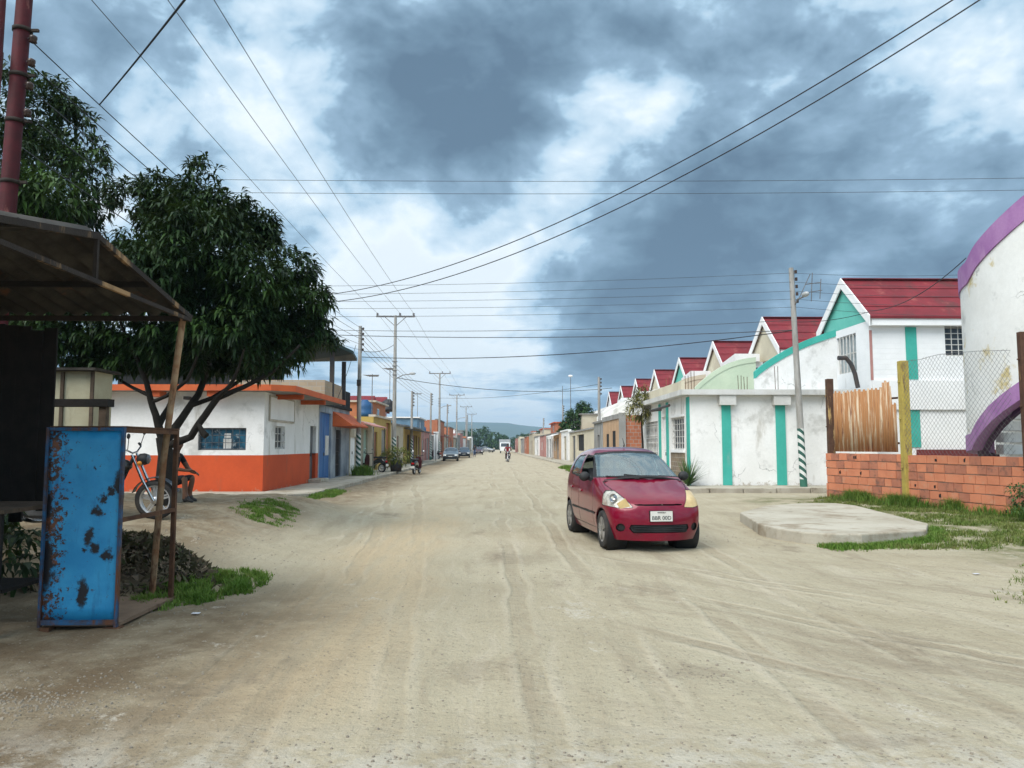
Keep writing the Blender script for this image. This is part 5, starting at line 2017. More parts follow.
# extras of the first house: turquoise bands, ledge, plinth on the side wall; black arched pipe on the terrace
h0 = houses[0]
near = Face((GX, 28.0, 0), (1, 0, 0), (0, -1, 0))
u0, u1 = at(907, 380, 28).x - GX, at(918, 380, 28).x - GX
q = MB()
near.box(q, u0, u1, 4.03, 6.0, .003, .03)
q.build('pilaster', m_teal, h0)
q = MB()
near.box(q, u0, u1, 1.5, 2.88, .003, .03)
q.build('pilaster', m_teal, h0)
q = MB()
near.box(q, .02, 9.2, 2.9, 3.98, .004, .10)
q.build('ledge', m_whiteclean, h0)
q = MB()
near.box(q, 1.6, 9.2, .3, 1.42, .004, .06)
q.build('plinth', m_maroon, h0)
q = MB()
near.box(q, .0, .10, 4.0, 5.88, .004, .02)
q.build('corner_strip', m_pink, h0)
q = MB()
P0 = at(838, 356, 27.75)
arcp = [at(838, 358, 27.75), at(846, 358, 27.75), at(851, 364, 27.75), at(855, 374, 27.75), at(858, 388, 27.75)]
q.tube(arcp, .085, 8)
q.build('arched_pipe', m_bardark, h0)

# ---- flat roofed extension of the corner house: side wall to the camera, front to the street
ex = thing('corner_house', 'low white corner house with turquoise pilasters and a weathered flat roof edge', 'house', (6.9, 27.0, .1))
EX0, EY0, EX1, EY1, EH = 6.88, 27.0, 13.6, 36.0, 3.36
fs_ = Face((EX0, EY0, 0), (1, 0, 0), (0, -1, 0))
# facing the street: from far to near as seen from outside
ff = Face((EX0, EY0, 0), (0, 1, 0), (-1, 0, 0))
yw0, yw1 = atX(684, 430, EX0).y - EY0, atX(672, 430, EX0).y - EY0
yd0, yd1 = atX(667, 430, EX0).y - EY0, atX(661.5, 430, EX0).y - EY0
yg0, yg1 = atX(658, 430, EX0).y - EY0, atX(645.5, 430, EX0).y - EY0
win = (yw0, yw1, 1.42, 2.62)
door = (yd0, yd1, .16, 2.75)
gate = (yg0, min(yg1, 8.75), .16, 2.62)
mb = MB()
fs_.wall(mb, EX1 - EX0, EH, [], .1)
ff.wall(mb, EY1 - EY0, EH, [win, door, gate], .16)
mb.quad((EX0, EY1, 0), (EX1, EY1, 0), (EX1, EY1, EH), (EX0, EY1, EH))
mb.build('wall', m_white, ex)
ff.window(ex, win, m_barwhite, m_wingrey, 4, 4, .14, .03)
ff.door(ex, door, m_whiteclean, m_iron, .10, 1)
q = MB()
f_g = ff
q.quad(ff.p(gate[0], gate[2], -.155), ff.p(gate[1], gate[2], -.155), ff.p(gate[1], gate[3], -.155), ff.p(gate[0], gate[3], -.155))
q.build('gate_backing', m_wingrey, ex)
q = MB()
for i in range(10):
    u = gate[0] + .04 + (gate[1] - gate[0] - .08) * i / 9
    q.tube([ff.p(u, gate[2], -.06), ff.p(u, gate[3] - .003, -.06)], .025, 5)
for v in (.3, 1.1, 1.9, 2.5):
    q.bar(ff.p(gate[0], v, -.06), ff.p(gate[1], v, -.06), .04)
for i in range(9):
    u = gate[0] + .04 + (gate[1] - gate[0] - .08) * (i + .5) / 9
    for v in (.7, 1.5, 2.2):
        c = ff.p(u, v, -.06)
        q.tube([c + Vector((0, .14 * cos(a), .22 * sin(a))) for a in [2 * pi * j / 10 for j in range(11)]], .016, 5, cap=False)
q.build('gate', m_barwhite, ex)
q = MB()
ff.box(q, win[0] - .12, win[1] + .12, .18, 1.30, .003, .04)
q.build('stone_panel', m_stone, ex)
q = MB()
ff.box(q, win[0] - .14, win[1] + .14, 1.305, 1.40, .003, .09)
ff.box(q, win[0] - .14, win[1] + .14, 2.64, 2.72, .003, .07)
q.build('window_surround', m_whiteclean, ex)
for a, b in ((722, 731), (776, 785.5)):
    x0, x1 = at(a, 440, EY0).x, at(b, 440, EY0).x
    q = MB()
    q.box(x0, x1, EY0 - .05, EY0 - .003, .165, 3.0)
    q.build('pilaster', m_teal, ex)
    q = MB()
    q.box(x0 - .12, x1 + .14, EY0 - .26, EY0 - .003, 3.003, EH - .003)
    q.build('bracket', m_roofedge, ex)
for (y_, w_) in ((EY0 - .004, .34), (EY0 + yw1 + .55, .3), (EY0 + yd1 + .05, .3)):
    q = MB()
    q.box(EX0 - .05, EX0 - .003, y_, y_ + w_, .165, 3.3)
    q.build('pilaster', m_teal, ex)
q = MB()
q.box(EX0 - .35, EX1 + .0, EY0 - .32, EY1, EH + .002, EH + .19)
q.build('roof_slab', m_roofedge, ex)
q = MB()   # upstand blocks along the street edge of the roof
q.box(EX0 + .0, EX0 + .14, EY0 + 1.2, EY1 - .2, EH + .193, EH + .62)
q.build('parapet', m_creamwall, ex)
for (px_, y_, h_) in ((740, 27.25, .55), (746, 27.25, .5), (777, 27.4, .9), (687, 29.0, .7), (693, 28.2, .8), (668, 31.0, .8)):
    p = at(px_, 395, y_)
    q = MB()
    for d in (-.05, .05):
        q.tube([(p.x + d, y_, EH + .19), (p.x + d * 1.2, y_ + .01, EH + .19 + h_)], .012, 5)
    q.build('rebar', m_rust, ex)
q = MB()
p0 = at(700, 425, 27)
q.tube([(EX0 - .1, 31.2, 3.05), (EX0 - .5, 31.2, 3.0), (EX0 - .5, 28.0, 3.05)], .05, 8)
q.build('rain_pipe', m_bardark, ex)

# agave-like plant at the wall corner
def spiky(name, label, cat, loc, n, L, mat, seed, up=.8):
    r = random.Random(seed)
    q = MB()
    for i in range(n):
        a = r.uniform(0, 2 * pi)
        e = r.uniform(.5, 1.35) * up
        l = L * r.uniform(.7, 1.1)
        d = Vector((cos(a) * cos(e), sin(a) * cos(e), sin(e)))
        s = Vector((-sin(a), cos(a), 0)) * .028
        p = Vector(loc)
        prev = None
        for j in range(6):
            f = j / 5
            c = p + d * l * f + Vector((0, 0, -.42 * l * f * f * (1 - e / 2)))
            w = s * (1 - f * .92)
            cur = (c - w, c + w)
            if prev:
                q.quad(prev[0], prev[1], cur[1], cur[0])
            prev = cur
    o = q.build(name, mat)
    return tag(o, label, cat)


m_blade = leaf_mat('blade leaf', (.04, .085, .02), (.06, .12, .03), (.11, .15, .05), .5)
p = at(687, 482, 26.7)
spiky('spiky_plant', 'spiky long leaved green plant at the corner of the white house', 'plant', (p.x, 26.55, .17), 90, 1.25, m_blade, 4, 1.05)
# ornamental tree above the gate
p = at(650, 408, 34.4)
yt = thing('ornamental_tree', 'small yellow green spiky crowned tree above the white iron gate', 'tree', (6.62, 34.4, .16))
q = MB()
q.tube([(6.62, 34.4, .1), (6.6, 34.4, 1.6), (6.55, 34.4, 3.0)], [.06, .05, .035], 8)
q.build('trunk', m_bark, yt)
m_yl2 = leaf_mat('olive leaf', (.11, .12, .025), (.16, .15, .04), (.24, .20, .08), .6)
crown([((6.55, 34.4, 3.35), (.6, .6, .6)), ((6.3, 34.2, 3.05), (.42, .42, .35)), ((6.75, 34.5, 3.8), (.4, .4, .45))], 150, 9, .36, .06, 17, droop=.1).build('crown', m_yl2, yt)

# ---- bare brick house
m_brick = brick_mat('red hollow brick', (.40, .135, .065), (.31, .10, .05), (.30, .26, .22), .30, .2, .014)
bh = thing('brick_house', 'unfinished bare red brick house with a tan street front and two dark openings', 'house', (6.9, 42.6, .1))
q = MB()
q.box(6.92, 13.5, 42.6, 49.4, 0, 3.28)
q.build('wall', m_brick, bh)
fb = Face((6.9, 42.6, 0), (0, 1, 0), (-1, 0, 0))
q = MB()
m_tan = M('tan brick front', (.50, .33, .20), (.42, .27, .16), 1.4, .85, .3, 30, stain=((.28, .19, .12), 2, .58, .75))
fb.wall(q, 6.8, 3.36, [(1.6, 2.8, .16, 2.45), (4.2, 5.3, 1.0, 2.3)], .019)
q.build('front_wall', m_tan, bh)
fb.box(MB(), 0, 1, 0, 1, 0, 1)
q = MB()
fb.box(q, 1.62, 2.78, .17, 2.43, -.018, -.012)
q.build('door', m_dark, bh)
q = MB()
fb.box(q, 4.22, 5.28, 1.02, 2.28, -.018, -.012)
q.build('window', m_dark, bh)
q = MB()
q.box(6.84, 7.22, 42.52, 42.597, 0, 3.42)
q.build('corner_column', m_grey, bh)
q = MB()
q.box(6.84, 6.897, 42.6, 49.4, 3.10, 3.38)
q.build('ring_beam', m_grey, bh)

# ---- the rest of the right row
row_house(1, 'grey rendered house with a small doorway next to the brick house', 49.6, 54.0, 6.9, 3.1, m_grey, [('door', 1.5, 2.6, .14, 2.3, m_wingrey)])
row_house(1, 'long low cream house with a deep dark carport under a grey slab roof', 54.1, 72.0, 6.9, 2.75, m_creamwall,
          [('void', 6.2, 11.5, 1.15, 2.5, m_dark), ('gate', 13.0, 15.5, .14, 2.45, m_wingrey)], trim=m_grey)
row_house(1, 'white house with a tall light arched gate frame beside the carport house', 72.1, 80.0, 6.75, 3.0, m_white, [('gate', 2.0, 5.0, .14, 2.5, m_beige)], trim=m_whiteclean)
row_house(1, 'tan house front with a white canopy, beyond the white arched gate', 80.1, 89.0, 6.6, 2.9, m_tan, [('gate', 1.6, 4.2, .14, 2.4, m_grey), ('window', 5.6, 7.4, 1.0, 2.1, m_barwhite)], awn=(.4, 8.5, 2.9, .9, m_whiteclean), upper=(1, 8, 4.9, 2.5, m_beige))
row_house(1, 'white house with dark grey gates far on the right', 89.1, 99.0, 6.4, 2.9, m_white, [('gate', 1.5, 4.0, .14, 2.4, m_wingrey), ('gate', 5.6, 8.2, .14, 2.4, m_wingrey)], upper=(2, 9, 5.0, 3, m_grey))
row_house(1, 'pinkish house with a terracotta roof edge far on the right', 99.1, 110.0, 6.2, 2.9, m_pink, [('door', 2, 3.2, .14, 2.3, m_maroon), ('window', 5, 7, 1, 2.1, m_barwhite)], upper=(1, 10, 4.6, 1.5, m_terra, m_orangetrim))
fnr = ['white', 'beige', 'terracotta', 'grey', 'cream', 'pink']
fmr = [m_white, m_beige, m_terra, m_grey, m_creamwall, m_pink]
y = 110.1
for k in range(6):
    d = 11 + (k * 3 % 4)
    row_house(1, '%s house front far along the right row, %s beyond the pinkish house' % (fnr[k], ['first', 'second', 'third', 'fourth', 'fifth', 'sixth'][k]), y, y + d, 6.0 - .32 * k, 2.9 + (k * 5 % 3) * .3, fmr[k],
              [('gate', 1.5, 4.0, .14, 2.4, [m_wingrey, m_maroon][k % 2]), ('window', 5.6, 7.6, 1.0, 2.1, m_barwhite)], group='far houses on the right', upper=(1, d - 1, 4.6, 3, fmr[(k + 2) % 6], m_orangetrim) if k % 2 == 0 else None)
    y += d + .1

# ---- green tree behind the right row
gt_ = thing('round_tree', 'round green tree standing above the roofs of the right row', 'tree', tuple(at(578, 455, 84)))
q = MB()
p = at(579, 430, 84)
q.tube([(p.x, 84, 0), (p.x, 84, 3.0), (p.x + .3, 84, 5)], [.2, .16, .08], 8)
q.build('trunk', m_bark, gt_)
crown([(at(578, 424, 84), (1.9, 1.8, 1.7)), (at(571, 428, 84), (1.2, 1.2, 1.0)), (at(585, 416, 84), (1.1, 1.1, 1.4)), (at(566, 432, 84), (.9, .9, .6)), (at(582, 408, 84), (.7, .7, .8))], 900, 8, .42, .14, 41).build('crown', m_farleaf, gt_)
for k, (px_, py_, yy, r_x, r_z, nm) in enumerate(((545, 437, 150, 2.0, 1.3, 'small dark tree peeping over the far right roofs'), (530, 441, 210, 2.5, 1.5, 'light green bushy tree at the far end of the right row'))):
    c = at(px_, py_, yy)
    tr_ = thing('round_tree', nm, 'tree', (c.x, yy, 0))
    q = MB()
    q.tube([(c.x, yy, 0), (c.x, yy, c.z)], [.25, .1], 7)
    q.build('trunk', m_bark, tr_)
    crown([(c, (r_x, r_x, r_z)), (c + Vector((r_x * .8, 0, -.6)), (r_x * .7, r_x * .7, r_z * .7))], 260, 8, .7, .3, 50 + k).build('crown', m_farleaf, tr_)

# woods across the end of the street
lob_w = []
r_ = random.Random(12)
for i in range(46):
    x = -60 + 120 * i / 45 + r_.uniform(-2, 2)
    hgt = r_.uniform(4.2, 7.2) + (2.2 if -14 < x < -2 else 0)
    lob_w.append(((x, 330 + r_.uniform(-14, 14), hgt * .55), (r_.uniform(3.0, 4.8), 3.5, hgt * .52)))
wd = crown(lob_w, 5200, 7, 1.15, .6, 77, inner=.5)
tag(wd.build('woods', m_farleaf), 'belt of green woods closing the far end of the street', 'woods', kind='stuff')

# ================================================================== foreground right: brick wall, fence, curved house
m_claybrick = M('hollow clay brick', (.60, .225, .12), (.53, .19, .10), 3, .88, .35, 60, stain=((.52, .26, .16), 5, .52, .7), streak=False)
m_claydark = M('weathered clay brick', (.44, .175, .105), (.37, .14, .085), 4, .9, .35, 60, stain=((.20, .10, .07), 5, .5, .66), streak=False)
m_clayjoint = M('grey mortar', (.40, .28, .21), (.30, .21, .155), 6, .95, .5, 50)


def brick_run(a, b, h, label, seed):
    a, b = Vector((*a, 0)), Vector((*b, 0))
    L = (b - a).length
    d = (b - a).normalized()
    nrm = Vector((-d.y, d.x, 0))
    if nrm.x > 0:
        nrm = -nrm
    r = random.Random(seed)
    root = thing('brick_wall', label, 'wall', tuple(a))
    z0 = -.08
    core = MB()
    core.prism([a + nrm * -.11 + Vector((0, 0, z0)), b + nrm * -.11 + Vector((0, 0, z0)), b + nrm * -.008 + Vector((0, 0, z0)), a + nrm * -.008 + Vector((0, 0, z0))], (0, 0, h - z0 - .012))
    core.build('mortar', m_clayjoint, root)
    q = MB()
    rows = 7
    bh_ = (h - z0) / rows
    for j in range(rows):
        u = -r.uniform(0, .28)
        while u < L:
            w = .315 if r.random() < .8 else .24
            u0_, u1_ = max(0, u + .007), min(L, u + w - .007)
            if u1_ - u0_ > .05:
                pr = r.uniform(-.005, .012)
                zj = r.uniform(-.006, .006)
                p = a + d * u0_ + Vector((0, 0, z0 + j * bh_ + .009 + zj))
                q.prism([p + nrm * (.012 + pr), p + d * (u1_ - u0_) + nrm * (.012 + pr), p + d * (u1_ - u0_) - nrm * .1, p - nrm * .1], (0, 0, bh_ - .02), 0 if r.random() < .7 else 1)
            u += w
    q.build('bricks', [m_claybrick, m_claydark], root)
    q = MB()   # a few broken core holes
    for i in range(int(L * 1.6)):
        u = r.uniform(.2, L - .2)
        j = r.randrange(1, rows)
        p = a + d * u + nrm * .026 + Vector((0, 0, z0 + j * bh_ + .06))
        q.prism([p, p + d * r.uniform(.03, .07), p + d * .05 + Vector((0, 0, r.uniform(.05, .10))), p + Vector((0, 0, .06))], -nrm * .01)
    q.build('broken_cores', m_dark, root)
    return root


WA, WM, WB, WC = (9.22, 21.2), (9.88, 18.45), (10.62, 14.6), (11.3, 10.2)
brick_run(WA, WM, 1.36, 'far section of the low hollow brick wall below the rusty sheet', 2)
brick_run((WM[0] + .04, WM[1] - .06), WB, 1.34, 'middle section of the low hollow brick wall below the chain link mesh', 3)
brick_run((WB[0] + .01, WB[1] - .02), WC, 1.34, 'near section of the low hollow brick wall leaving the picture edge', 5)

# rusty corrugated gate sheet above the far section
m_rustsheet, t_, b__, tc_, o__ = new_mat('rust streaked sheet')
v_ = t_.mapping(tc_, (6, 6, .35))
s_ = t_.noise(v_, 2.0, 7, .65)
c_ = t_.mix(t_.ramp(s_, .36, .52), (.56, .46, .33), (.34, .16, .06))
c_ = t_.mix(t_.ramp(t_.noise(t_.mapping(tc_, (7, 7, .5)), 2.6, 7, .7), .55, .68), c_, (.16, .06, .028))
t_.l(c_, b__.inputs['Base Color'])
b__.inputs['Roughness'].default_value = .8
sh0, sh1 = at(834, 420, 20.9), at(897, 420, 18.75)
gs = thing('corrugated_panel', 'rust streaked cream corrugated sheet standing on the far brick wall section', 'panel', (sh0.x, sh0.y, 1.4))
q = MB()
n = 150
dv = (sh1 - sh0)
dv.z = 0
nv_ = Vector((-dv.y, dv.x, 0)).normalized()
vs_, fs2 = [], []
for i in range(n + 1):
    f = i / n
    p = sh0 + dv * f
    off = nv_ * (.016 * sin(f * 2 * pi * 27))
    ztop = 3.0 + .04 * noise.noise(Vector((f * 9, 0, 0))) + (.16 if .80 < f < .92 else 0) + (-.42 if f > .93 else 0) + (.05 if (i // 5) % 2 else 0)
    for z in (1.40, 2.2, ztop):
        vs_.append((p.x + off.x, p.y + off.y, z))
for i in range(n):
    for k in (0, 1):
        fs2.append((3 * i + k, 3 * i + 3 + k, 3 * i + 4 + k, 3 * i + 1 + k))
q.add(vs_, fs2, 0, True)
o = q.build('sheet', m_rustsheet, gs)
md = o.modifiers.new('t', 'SOLIDIFY')
md.thickness = .003
RS_ = 1 if nv_.x > 0 else -1
q = MB()
for z in (1.62, 2.75):
    a = Vector((sh0.x, sh0.y, z)) + nv_ * .045 * RS_
    bb_ = Vector((sh1.x, sh1.y, z)) + nv_ * .045 * RS_
    q.bar(a, bb_, .03, .05)
q.build('rail', m_rust, gs)


def post(px, pyt, Y, w, mat, label, name='fence_post', zb=-.1, leanx=0):
    t = at(px, pyt, Y)
    q_ = MB()
    b0 = Vector((t.x + leanx, Y, zb))
    q_.bar(b0, t, w, w)
    for z in (.3, .62, .86):
        p_ = b0.lerp(t, z)
        q_.bar(p_ + Vector((-w * .5 - .006, 0, 0)), p_ + Vector((-w * .5 - .05, 0, .0)), .04, .03)
    return tag(q_.build(name, mat, bevel=.008), label, 'post')


m_yellowpost = M('old yellow paint', (.44, .34, .075), (.36, .27, .07), 5, .75, .3, 50, stain=((.16, .10, .05), 5, .55, .68))
m_rustpost = M('flaking rust post', (.10, .05, .03), (.07, .035, .022), 8, .85, .4, 60, stain=((.45, .30, .12), 5, .56, .66))
post(829, 379, 21.15, .17, m_rustpost, 'rusty square steel post left of the corrugated sheet')
post(902.5, 361, 18.35, .19, m_yellowpost, 'yellow square steel post between the sheet and the chain link mesh')
post(1021, 332, 14.9, .12, m_rustpost, 'flaking rusty post in front of the purple curved wall')

# chain link mesh
m_wire = M('galvanised wire', (.20, .20, .21), (.14, .13, .13), 5, .5, 0, metal=.3)
cl = thing('chain_link_fence', 'sagging chain link mesh between the yellow post and the rusty post', 'fence', (10.0, 18.3, 1.4))
ca, cb2 = at(908, 440, 18.3), at(1019, 440, 14.95)
ca.z = cb2.z = 0
dv = cb2 - ca
L = dv.length
dd = dv.normalized()
q = MB()
st = .125


def ctop(u):
    f = u / L
    top_l, top_m, top_r = at(910, 362, 18.3).z, at(965, 348, 16.5).z, at(1018, 349, 15.0).z
    z = top_l * (1 - f) + top_r * f
    return z + .10 * sin(pi * f) + .03 * noise.noise(Vector((u * 2, 1, 0)))


zb_ = 1.35
for sgn in (1, -1):
    k = -int(4 / st)
    while k * st < L + 4:
        u_s = k * st
        pts = []
        for i in range(50):
            z = zb_ + i * .06
            u = u_s + sgn * (z - zb_) * .95
            if 0 <= u <= L and z <= ctop(u):
                off = .03 * noise.noise(Vector((u * .9, z * .9, 4)))
                pts.append(ca + dd * (u + .015 * noise.noise(Vector((u * 3, z * 3, 1)))) + Vector((-.08 + off, 0, z)))
        if len(pts) > 1:
            q.tube(pts, .0032, 3, cap=False)
        k += 1
q.build('mesh', m_wire, cl)
q = MB()
q.tube([ca + dd * (L * i / 24) + Vector((-.08, 0, ctop(L * i / 24) - .04)) for i in range(25)], .005, 4)
q.build('top_wire', m_wire, cl)

# ---- white curved stair wall with purple bands
m_purple = M('purple paint', (.30, .135, .33), (.38, .20, .40), 1.3, .75, .2, 30, stain=((.42, .25, .42), 2.4, .56, .74))
m_curvewhite = M('weathered white render', (.80, .80, .77), (.72, .715, .68), .7, .85, .25, 30, crack=.5, stain=((.55, .45, .22), .8, .57, .66), stain2=((.50, .50, .47), 1.1, .54, .70), streak=False)
ch = thing('curved_stair_house', 'white house with a tall curved stair wall edged in purple bands', 'house', (16.85, 19.02, 0))
CX, CY, CR = 16.85, 19.02, 4.22


def helix(r0, r1, th0, th1, zb, zt, n=110):
    "curved wall slice; zb/zt functions of the angle in degrees"
    q_ = MB()
    rings = []
    for i in range(n + 1):
        th = th0 + (th1 - th0) * i / n
        c, s = cos(R(th)), sin(R(th))
        rings.append([(CX + r0 * c, CY + r0 * s, zb(th)), (CX + r1 * c, CY + r1 * s, zb(th)), (CX + r1 * c, CY + r1 * s, zt(th)), (CX + r0 * c, CY + r0 * s, zt(th))])
    vs2 = [p for rr in rings for p in rr]
    fs3 = []
    for i in range(n):
        for k in range(4):
            fs3.append((4 * i + k, 4 * i + (k + 1) % 4, 4 * i + 4 + (k + 1) % 4, 4 * i + 4 + k))
    fs3 += [(0, 1, 2, 3), (4 * n + 3, 4 * n + 2, 4 * n + 1, 4 * n)]
    q_.add(vs2, fs3, 0, False)
    return q_


def on_curve(px, py):
    "angle and height at which a picture ray meets the curved wall (or grazes it)"
    d = ray(px, py)
    h = math.hypot(d.x, d.y)
    ux, uy = d.x / h, d.y / h
    tm = CX * ux + CY * uy
    off2 = CX * CX + CY * CY - tm * tm
    t_ = tm - math.sqrt(max(0.0, CR * CR - off2))
    return (math.degrees(math.atan2(uy * t_ - CY, ux * t_ - CX)) % 360, CAM_H + d.z / h * t_)


def curve_table(pix):
    tab = sorted(on_curve(*p) for p in pix)

    def f(th):
        if th <= tab[0][0]:
            return tab[0][1] + (th - tab[0][0]) * .004
        for (a0, z0), (a1, z1) in zip(tab[:-1], tab[1:]):
            if th <= a1:
                return z0 + (z1 - z0) * (th - a0) / (a1 - a0)
        return tab[-1][1] + (th - tab[-1][0]) * .022
    return f


zbot = curve_table([(973, 450), (979, 438), (990, 424), (1005, 411), (1024, 398)])
ztop_ = curve_table([(967, 262), (975, 246), (990, 228), (1005, 213), (1024, 196)])

T0, T1 = 120, 285
helix(CR - .2, CR, T0, T1, lambda t: zbot(t) + .44, lambda t: ztop_(t) - .60).build('wall', m_curvewhite, ch)
helix(CR - .23, CR + .04, T0, T1, lambda t: ztop_(t) - .598, ztop_).build('top_band', m_purple, ch)
helix(CR - .23, CR + .04, T0, T1, zbot, lambda t: zbot(t) + .438).build('bottom_band', m_purple, ch)
m_dkpurple = M('dark purple soffit', (.06, .02, .06), (.05, .02, .05), 3, .8, .1)
helix(CR - .36, CR - .235, T0, T1, lambda t: zbot(t) - .10, lambda t: zbot(t) + .05).build('soffit', m_dkpurple, ch)
# concrete steps seen below the band
q = MB()
for i in range(9):
    q.box(12.95 + .21 * i, 19.5, 19.3 + i * .30, 19.3 + (i + 1) * .30 + .03, .0 + i * .33 if i else -.05, .27 + i * .33)
q.build('steps', m_roofedge, ch, bevel=.015)
q = MB()
q.box(15.5, 22, 20.5, 23.4, 0, 5.6)
q.build('rear_block', m_curvewhite, ch)

# ================================================================== CARS
m_carpaint, t_, b__, tc_, o__ = new_mat('dusty magenta car paint')
_n = t_.noise(tc_, 2.2, 6, .6)
_c = t_.mix(t_.ramp(_n, .35, .7), (.185, .001, .018), (.14, .0015, .018))
_c = t_.mix(t_.ramp(t_.noise(tc_, 5.5, 8, .7), .52, .78, 0, .12), _c, (.33, .16, .15))
t_.l(_c, b__.inputs['Base Color'])
b__.inputs['Roughness'].default_value = .28
b__.inputs['Metallic'].default_value = .1
b__.inputs['Coat Weight'].default_value = 1.0
b__.inputs['Coat Roughness'].default_value = .05
b__.inputs['Coat IOR'].default_value = 1.35
b__.inputs['Specular IOR Level'].default_value = .2
m_seal = M('window seal rubber', (.015, .015, .016), (.03, .03, .03), 5, .6, 0)
m_yellowlens, t_, b__, tc_, o__ = new_mat('yellowed headlamp')
t_.l(t_.mix(t_.ramp(t_.noise(tc_, 6, 6, .6), .35, .65), (.60, .44, .20), (.48, .34, .15)), b__.inputs['Base Color'])
b__.inputs['Roughness'].default_value = .3
b__.inputs['Coat Weight'].default_value = .5
m_clearlens = M('clear headlamp', (.55, .53, .46), (.22, .21, .18), 9, .15, 0, coat=.6)
m_carglass = None


def glass_mat(name, tint, refl):
    m, t, b, tc, out = new_mat(name)
    b.inputs['Base Color'].default_value = (.01, .012, .012, 1)
    b.inputs['Roughness'].default_value = .03
    b.inputs['Specular IOR Level'].default_value = refl
    tr = t.n('ShaderNodeBsdfTransparent')
    tr.inputs[0].default_value = (*tint, 1)
    veil = t.ramp(t.noise(tc, 3, 7, .65), .45, .75, .26, .50)  # patchy amount of the pale teal layer that lightens the glass
    fres = t.n('ShaderNodeFresnel')
    fres.inputs[0].default_value = 1.6
    gl = t.n('ShaderNodeBsdfGlossy')
    gl.inputs['Roughness'].default_value = .05
    gl.inputs[0].default_value = (.85, .93, .95, 1)
    mx = t.n('ShaderNodeMixShader')
    t.l(t.math('ADD', t.math('MULTIPLY', fres.outputs[0], 1.0), refl), mx.inputs[0])
    t.l(tr.outputs[0], mx.inputs[1])
    t.l(gl.outputs[0], mx.inputs[2])
    df = t.n('ShaderNodeBsdfDiffuse')
    df.inputs[0].default_value = (.33, .43, .41, 1)
    mx2 = t.n('ShaderNodeMixShader')
    t.l(t.math('MULTIPLY', veil, .30), mx2.inputs[0])
    t.l(mx.outputs[0], mx2.inputs[1])
    t.l(df.outputs[0], mx2.inputs[2])
    t.l(mx2.outputs[0], out.inputs[0])
    return m


m_windscreen = glass_mat('veiled tinted windscreen', (.46, .60, .57), .16)
m_sideglass = glass_mat('tinted side glass', (.25, .30, .29), .10)


def in_poly(p, poly):
    x, y = p
    c = False
    j = len(poly) - 1
    for i in range(len(poly)):
        xi, yi = poly[i]
        xj, yj = poly[j]
        if (yi > y) != (yj > y) and x < (xj - xi) * (y - yi) / (yj - yi) + xi:
            c = not c
        j = i
    return c


def poly_dist(p, poly):
    x, y = p
    best = 9
    j = len(poly) - 1
    for i in range(len(poly)):
        x1, y1 = poly[j]
        x2, y2 = poly[i]
        dx, dy = x2 - x1, y2 - y1
        t = max(0, min(1, ((x - x1) * dx + (y - y1) * dy) / (dx * dx + dy * dy + 1e-12)))
        best = min(best, math.hypot(x - x1 - t * dx, y - y1 - t * dy))
        j = i
    return best


def shell(stations, levels, fb=.05, rb=.04):
    """subdivided car skin. stations front to rear: 7 points (u, half-width, z) from sill to roof centre line; u forward. Local y = -u."""
    V, Fc = [], []

    def vtx(u, y, z):
        V.append((y, -u, z))
        return len(V) - 1
    ringsL, ringsR = [], []
    for st in stations:
        Lr, Rr = [], []
        for k, (u, y, z) in enumerate(st):
            a = vtx(u, -y, z)
            Lr.append(a)
            Rr.append(a if k == 6 else vtx(u, y, z))
        ringsL.append(Lr)
        ringsR.append(Rr)
    for i in range(len(stations) - 1):
        for k in range(6):
            Fc.append((ringsL[i][k], ringsL[i][k + 1], ringsL[i + 1][k + 1], ringsL[i + 1][k]))
            Fc.append((ringsR[i][k + 1], ringsR[i][k], ringsR[i + 1][k], ringsR[i + 1][k + 1]))
    for end, bul in ((0, fb), (len(stations) - 1, -rb)):
        st = stations[end]
        rows = []
        cols = (1, .74, .4, 0, -.4, -.74, -1)
        for k in range(3):
            row = []
            for ci, f in enumerate(cols):
                if ci == 0:
                    row.append(ringsL[end][k])
                elif ci == 6:
                    row.append(ringsR[end][k])
                else:
                    u, y, z = st[k]
                    uc = (st[6][0] + (bul if k else bul * .6)) if True else u
                    uu = u + (uc - u) * (1 - abs(f) ** 2.6)
                    row.append(vtx(uu, -y * f, z))
            rows.append(row)
        rows.append([ringsL[end][3], ringsL[end][4], ringsL[end][5], ringsL[end][6], ringsR[end][5], ringsR[end][4], ringsR[end][3]])
        for k in range(3):
            for c in range(6):
                q = (rows[k][c], rows[k][c + 1], rows[k + 1][c + 1], rows[k + 1][c])
                Fc.append(q if end == 0 else tuple(reversed(q)))
    me = bpy.data.meshes.new('shell')
    me.from_pydata(V, [], Fc)
    o = bpy.data.objects.new('shell', me)
    col.objects.link(o)
    ss = o.modifiers.new('s', 'SUBSURF')
    ss.levels = ss.render_levels = levels
    m2 = from_eval(o)
    bpy.data.objects.remove(o)
    bm = bmesh.new()
    bm.from_mesh(m2)
    bmesh.ops.recalc_face_normals(bm, faces=bm.faces)
    return bm


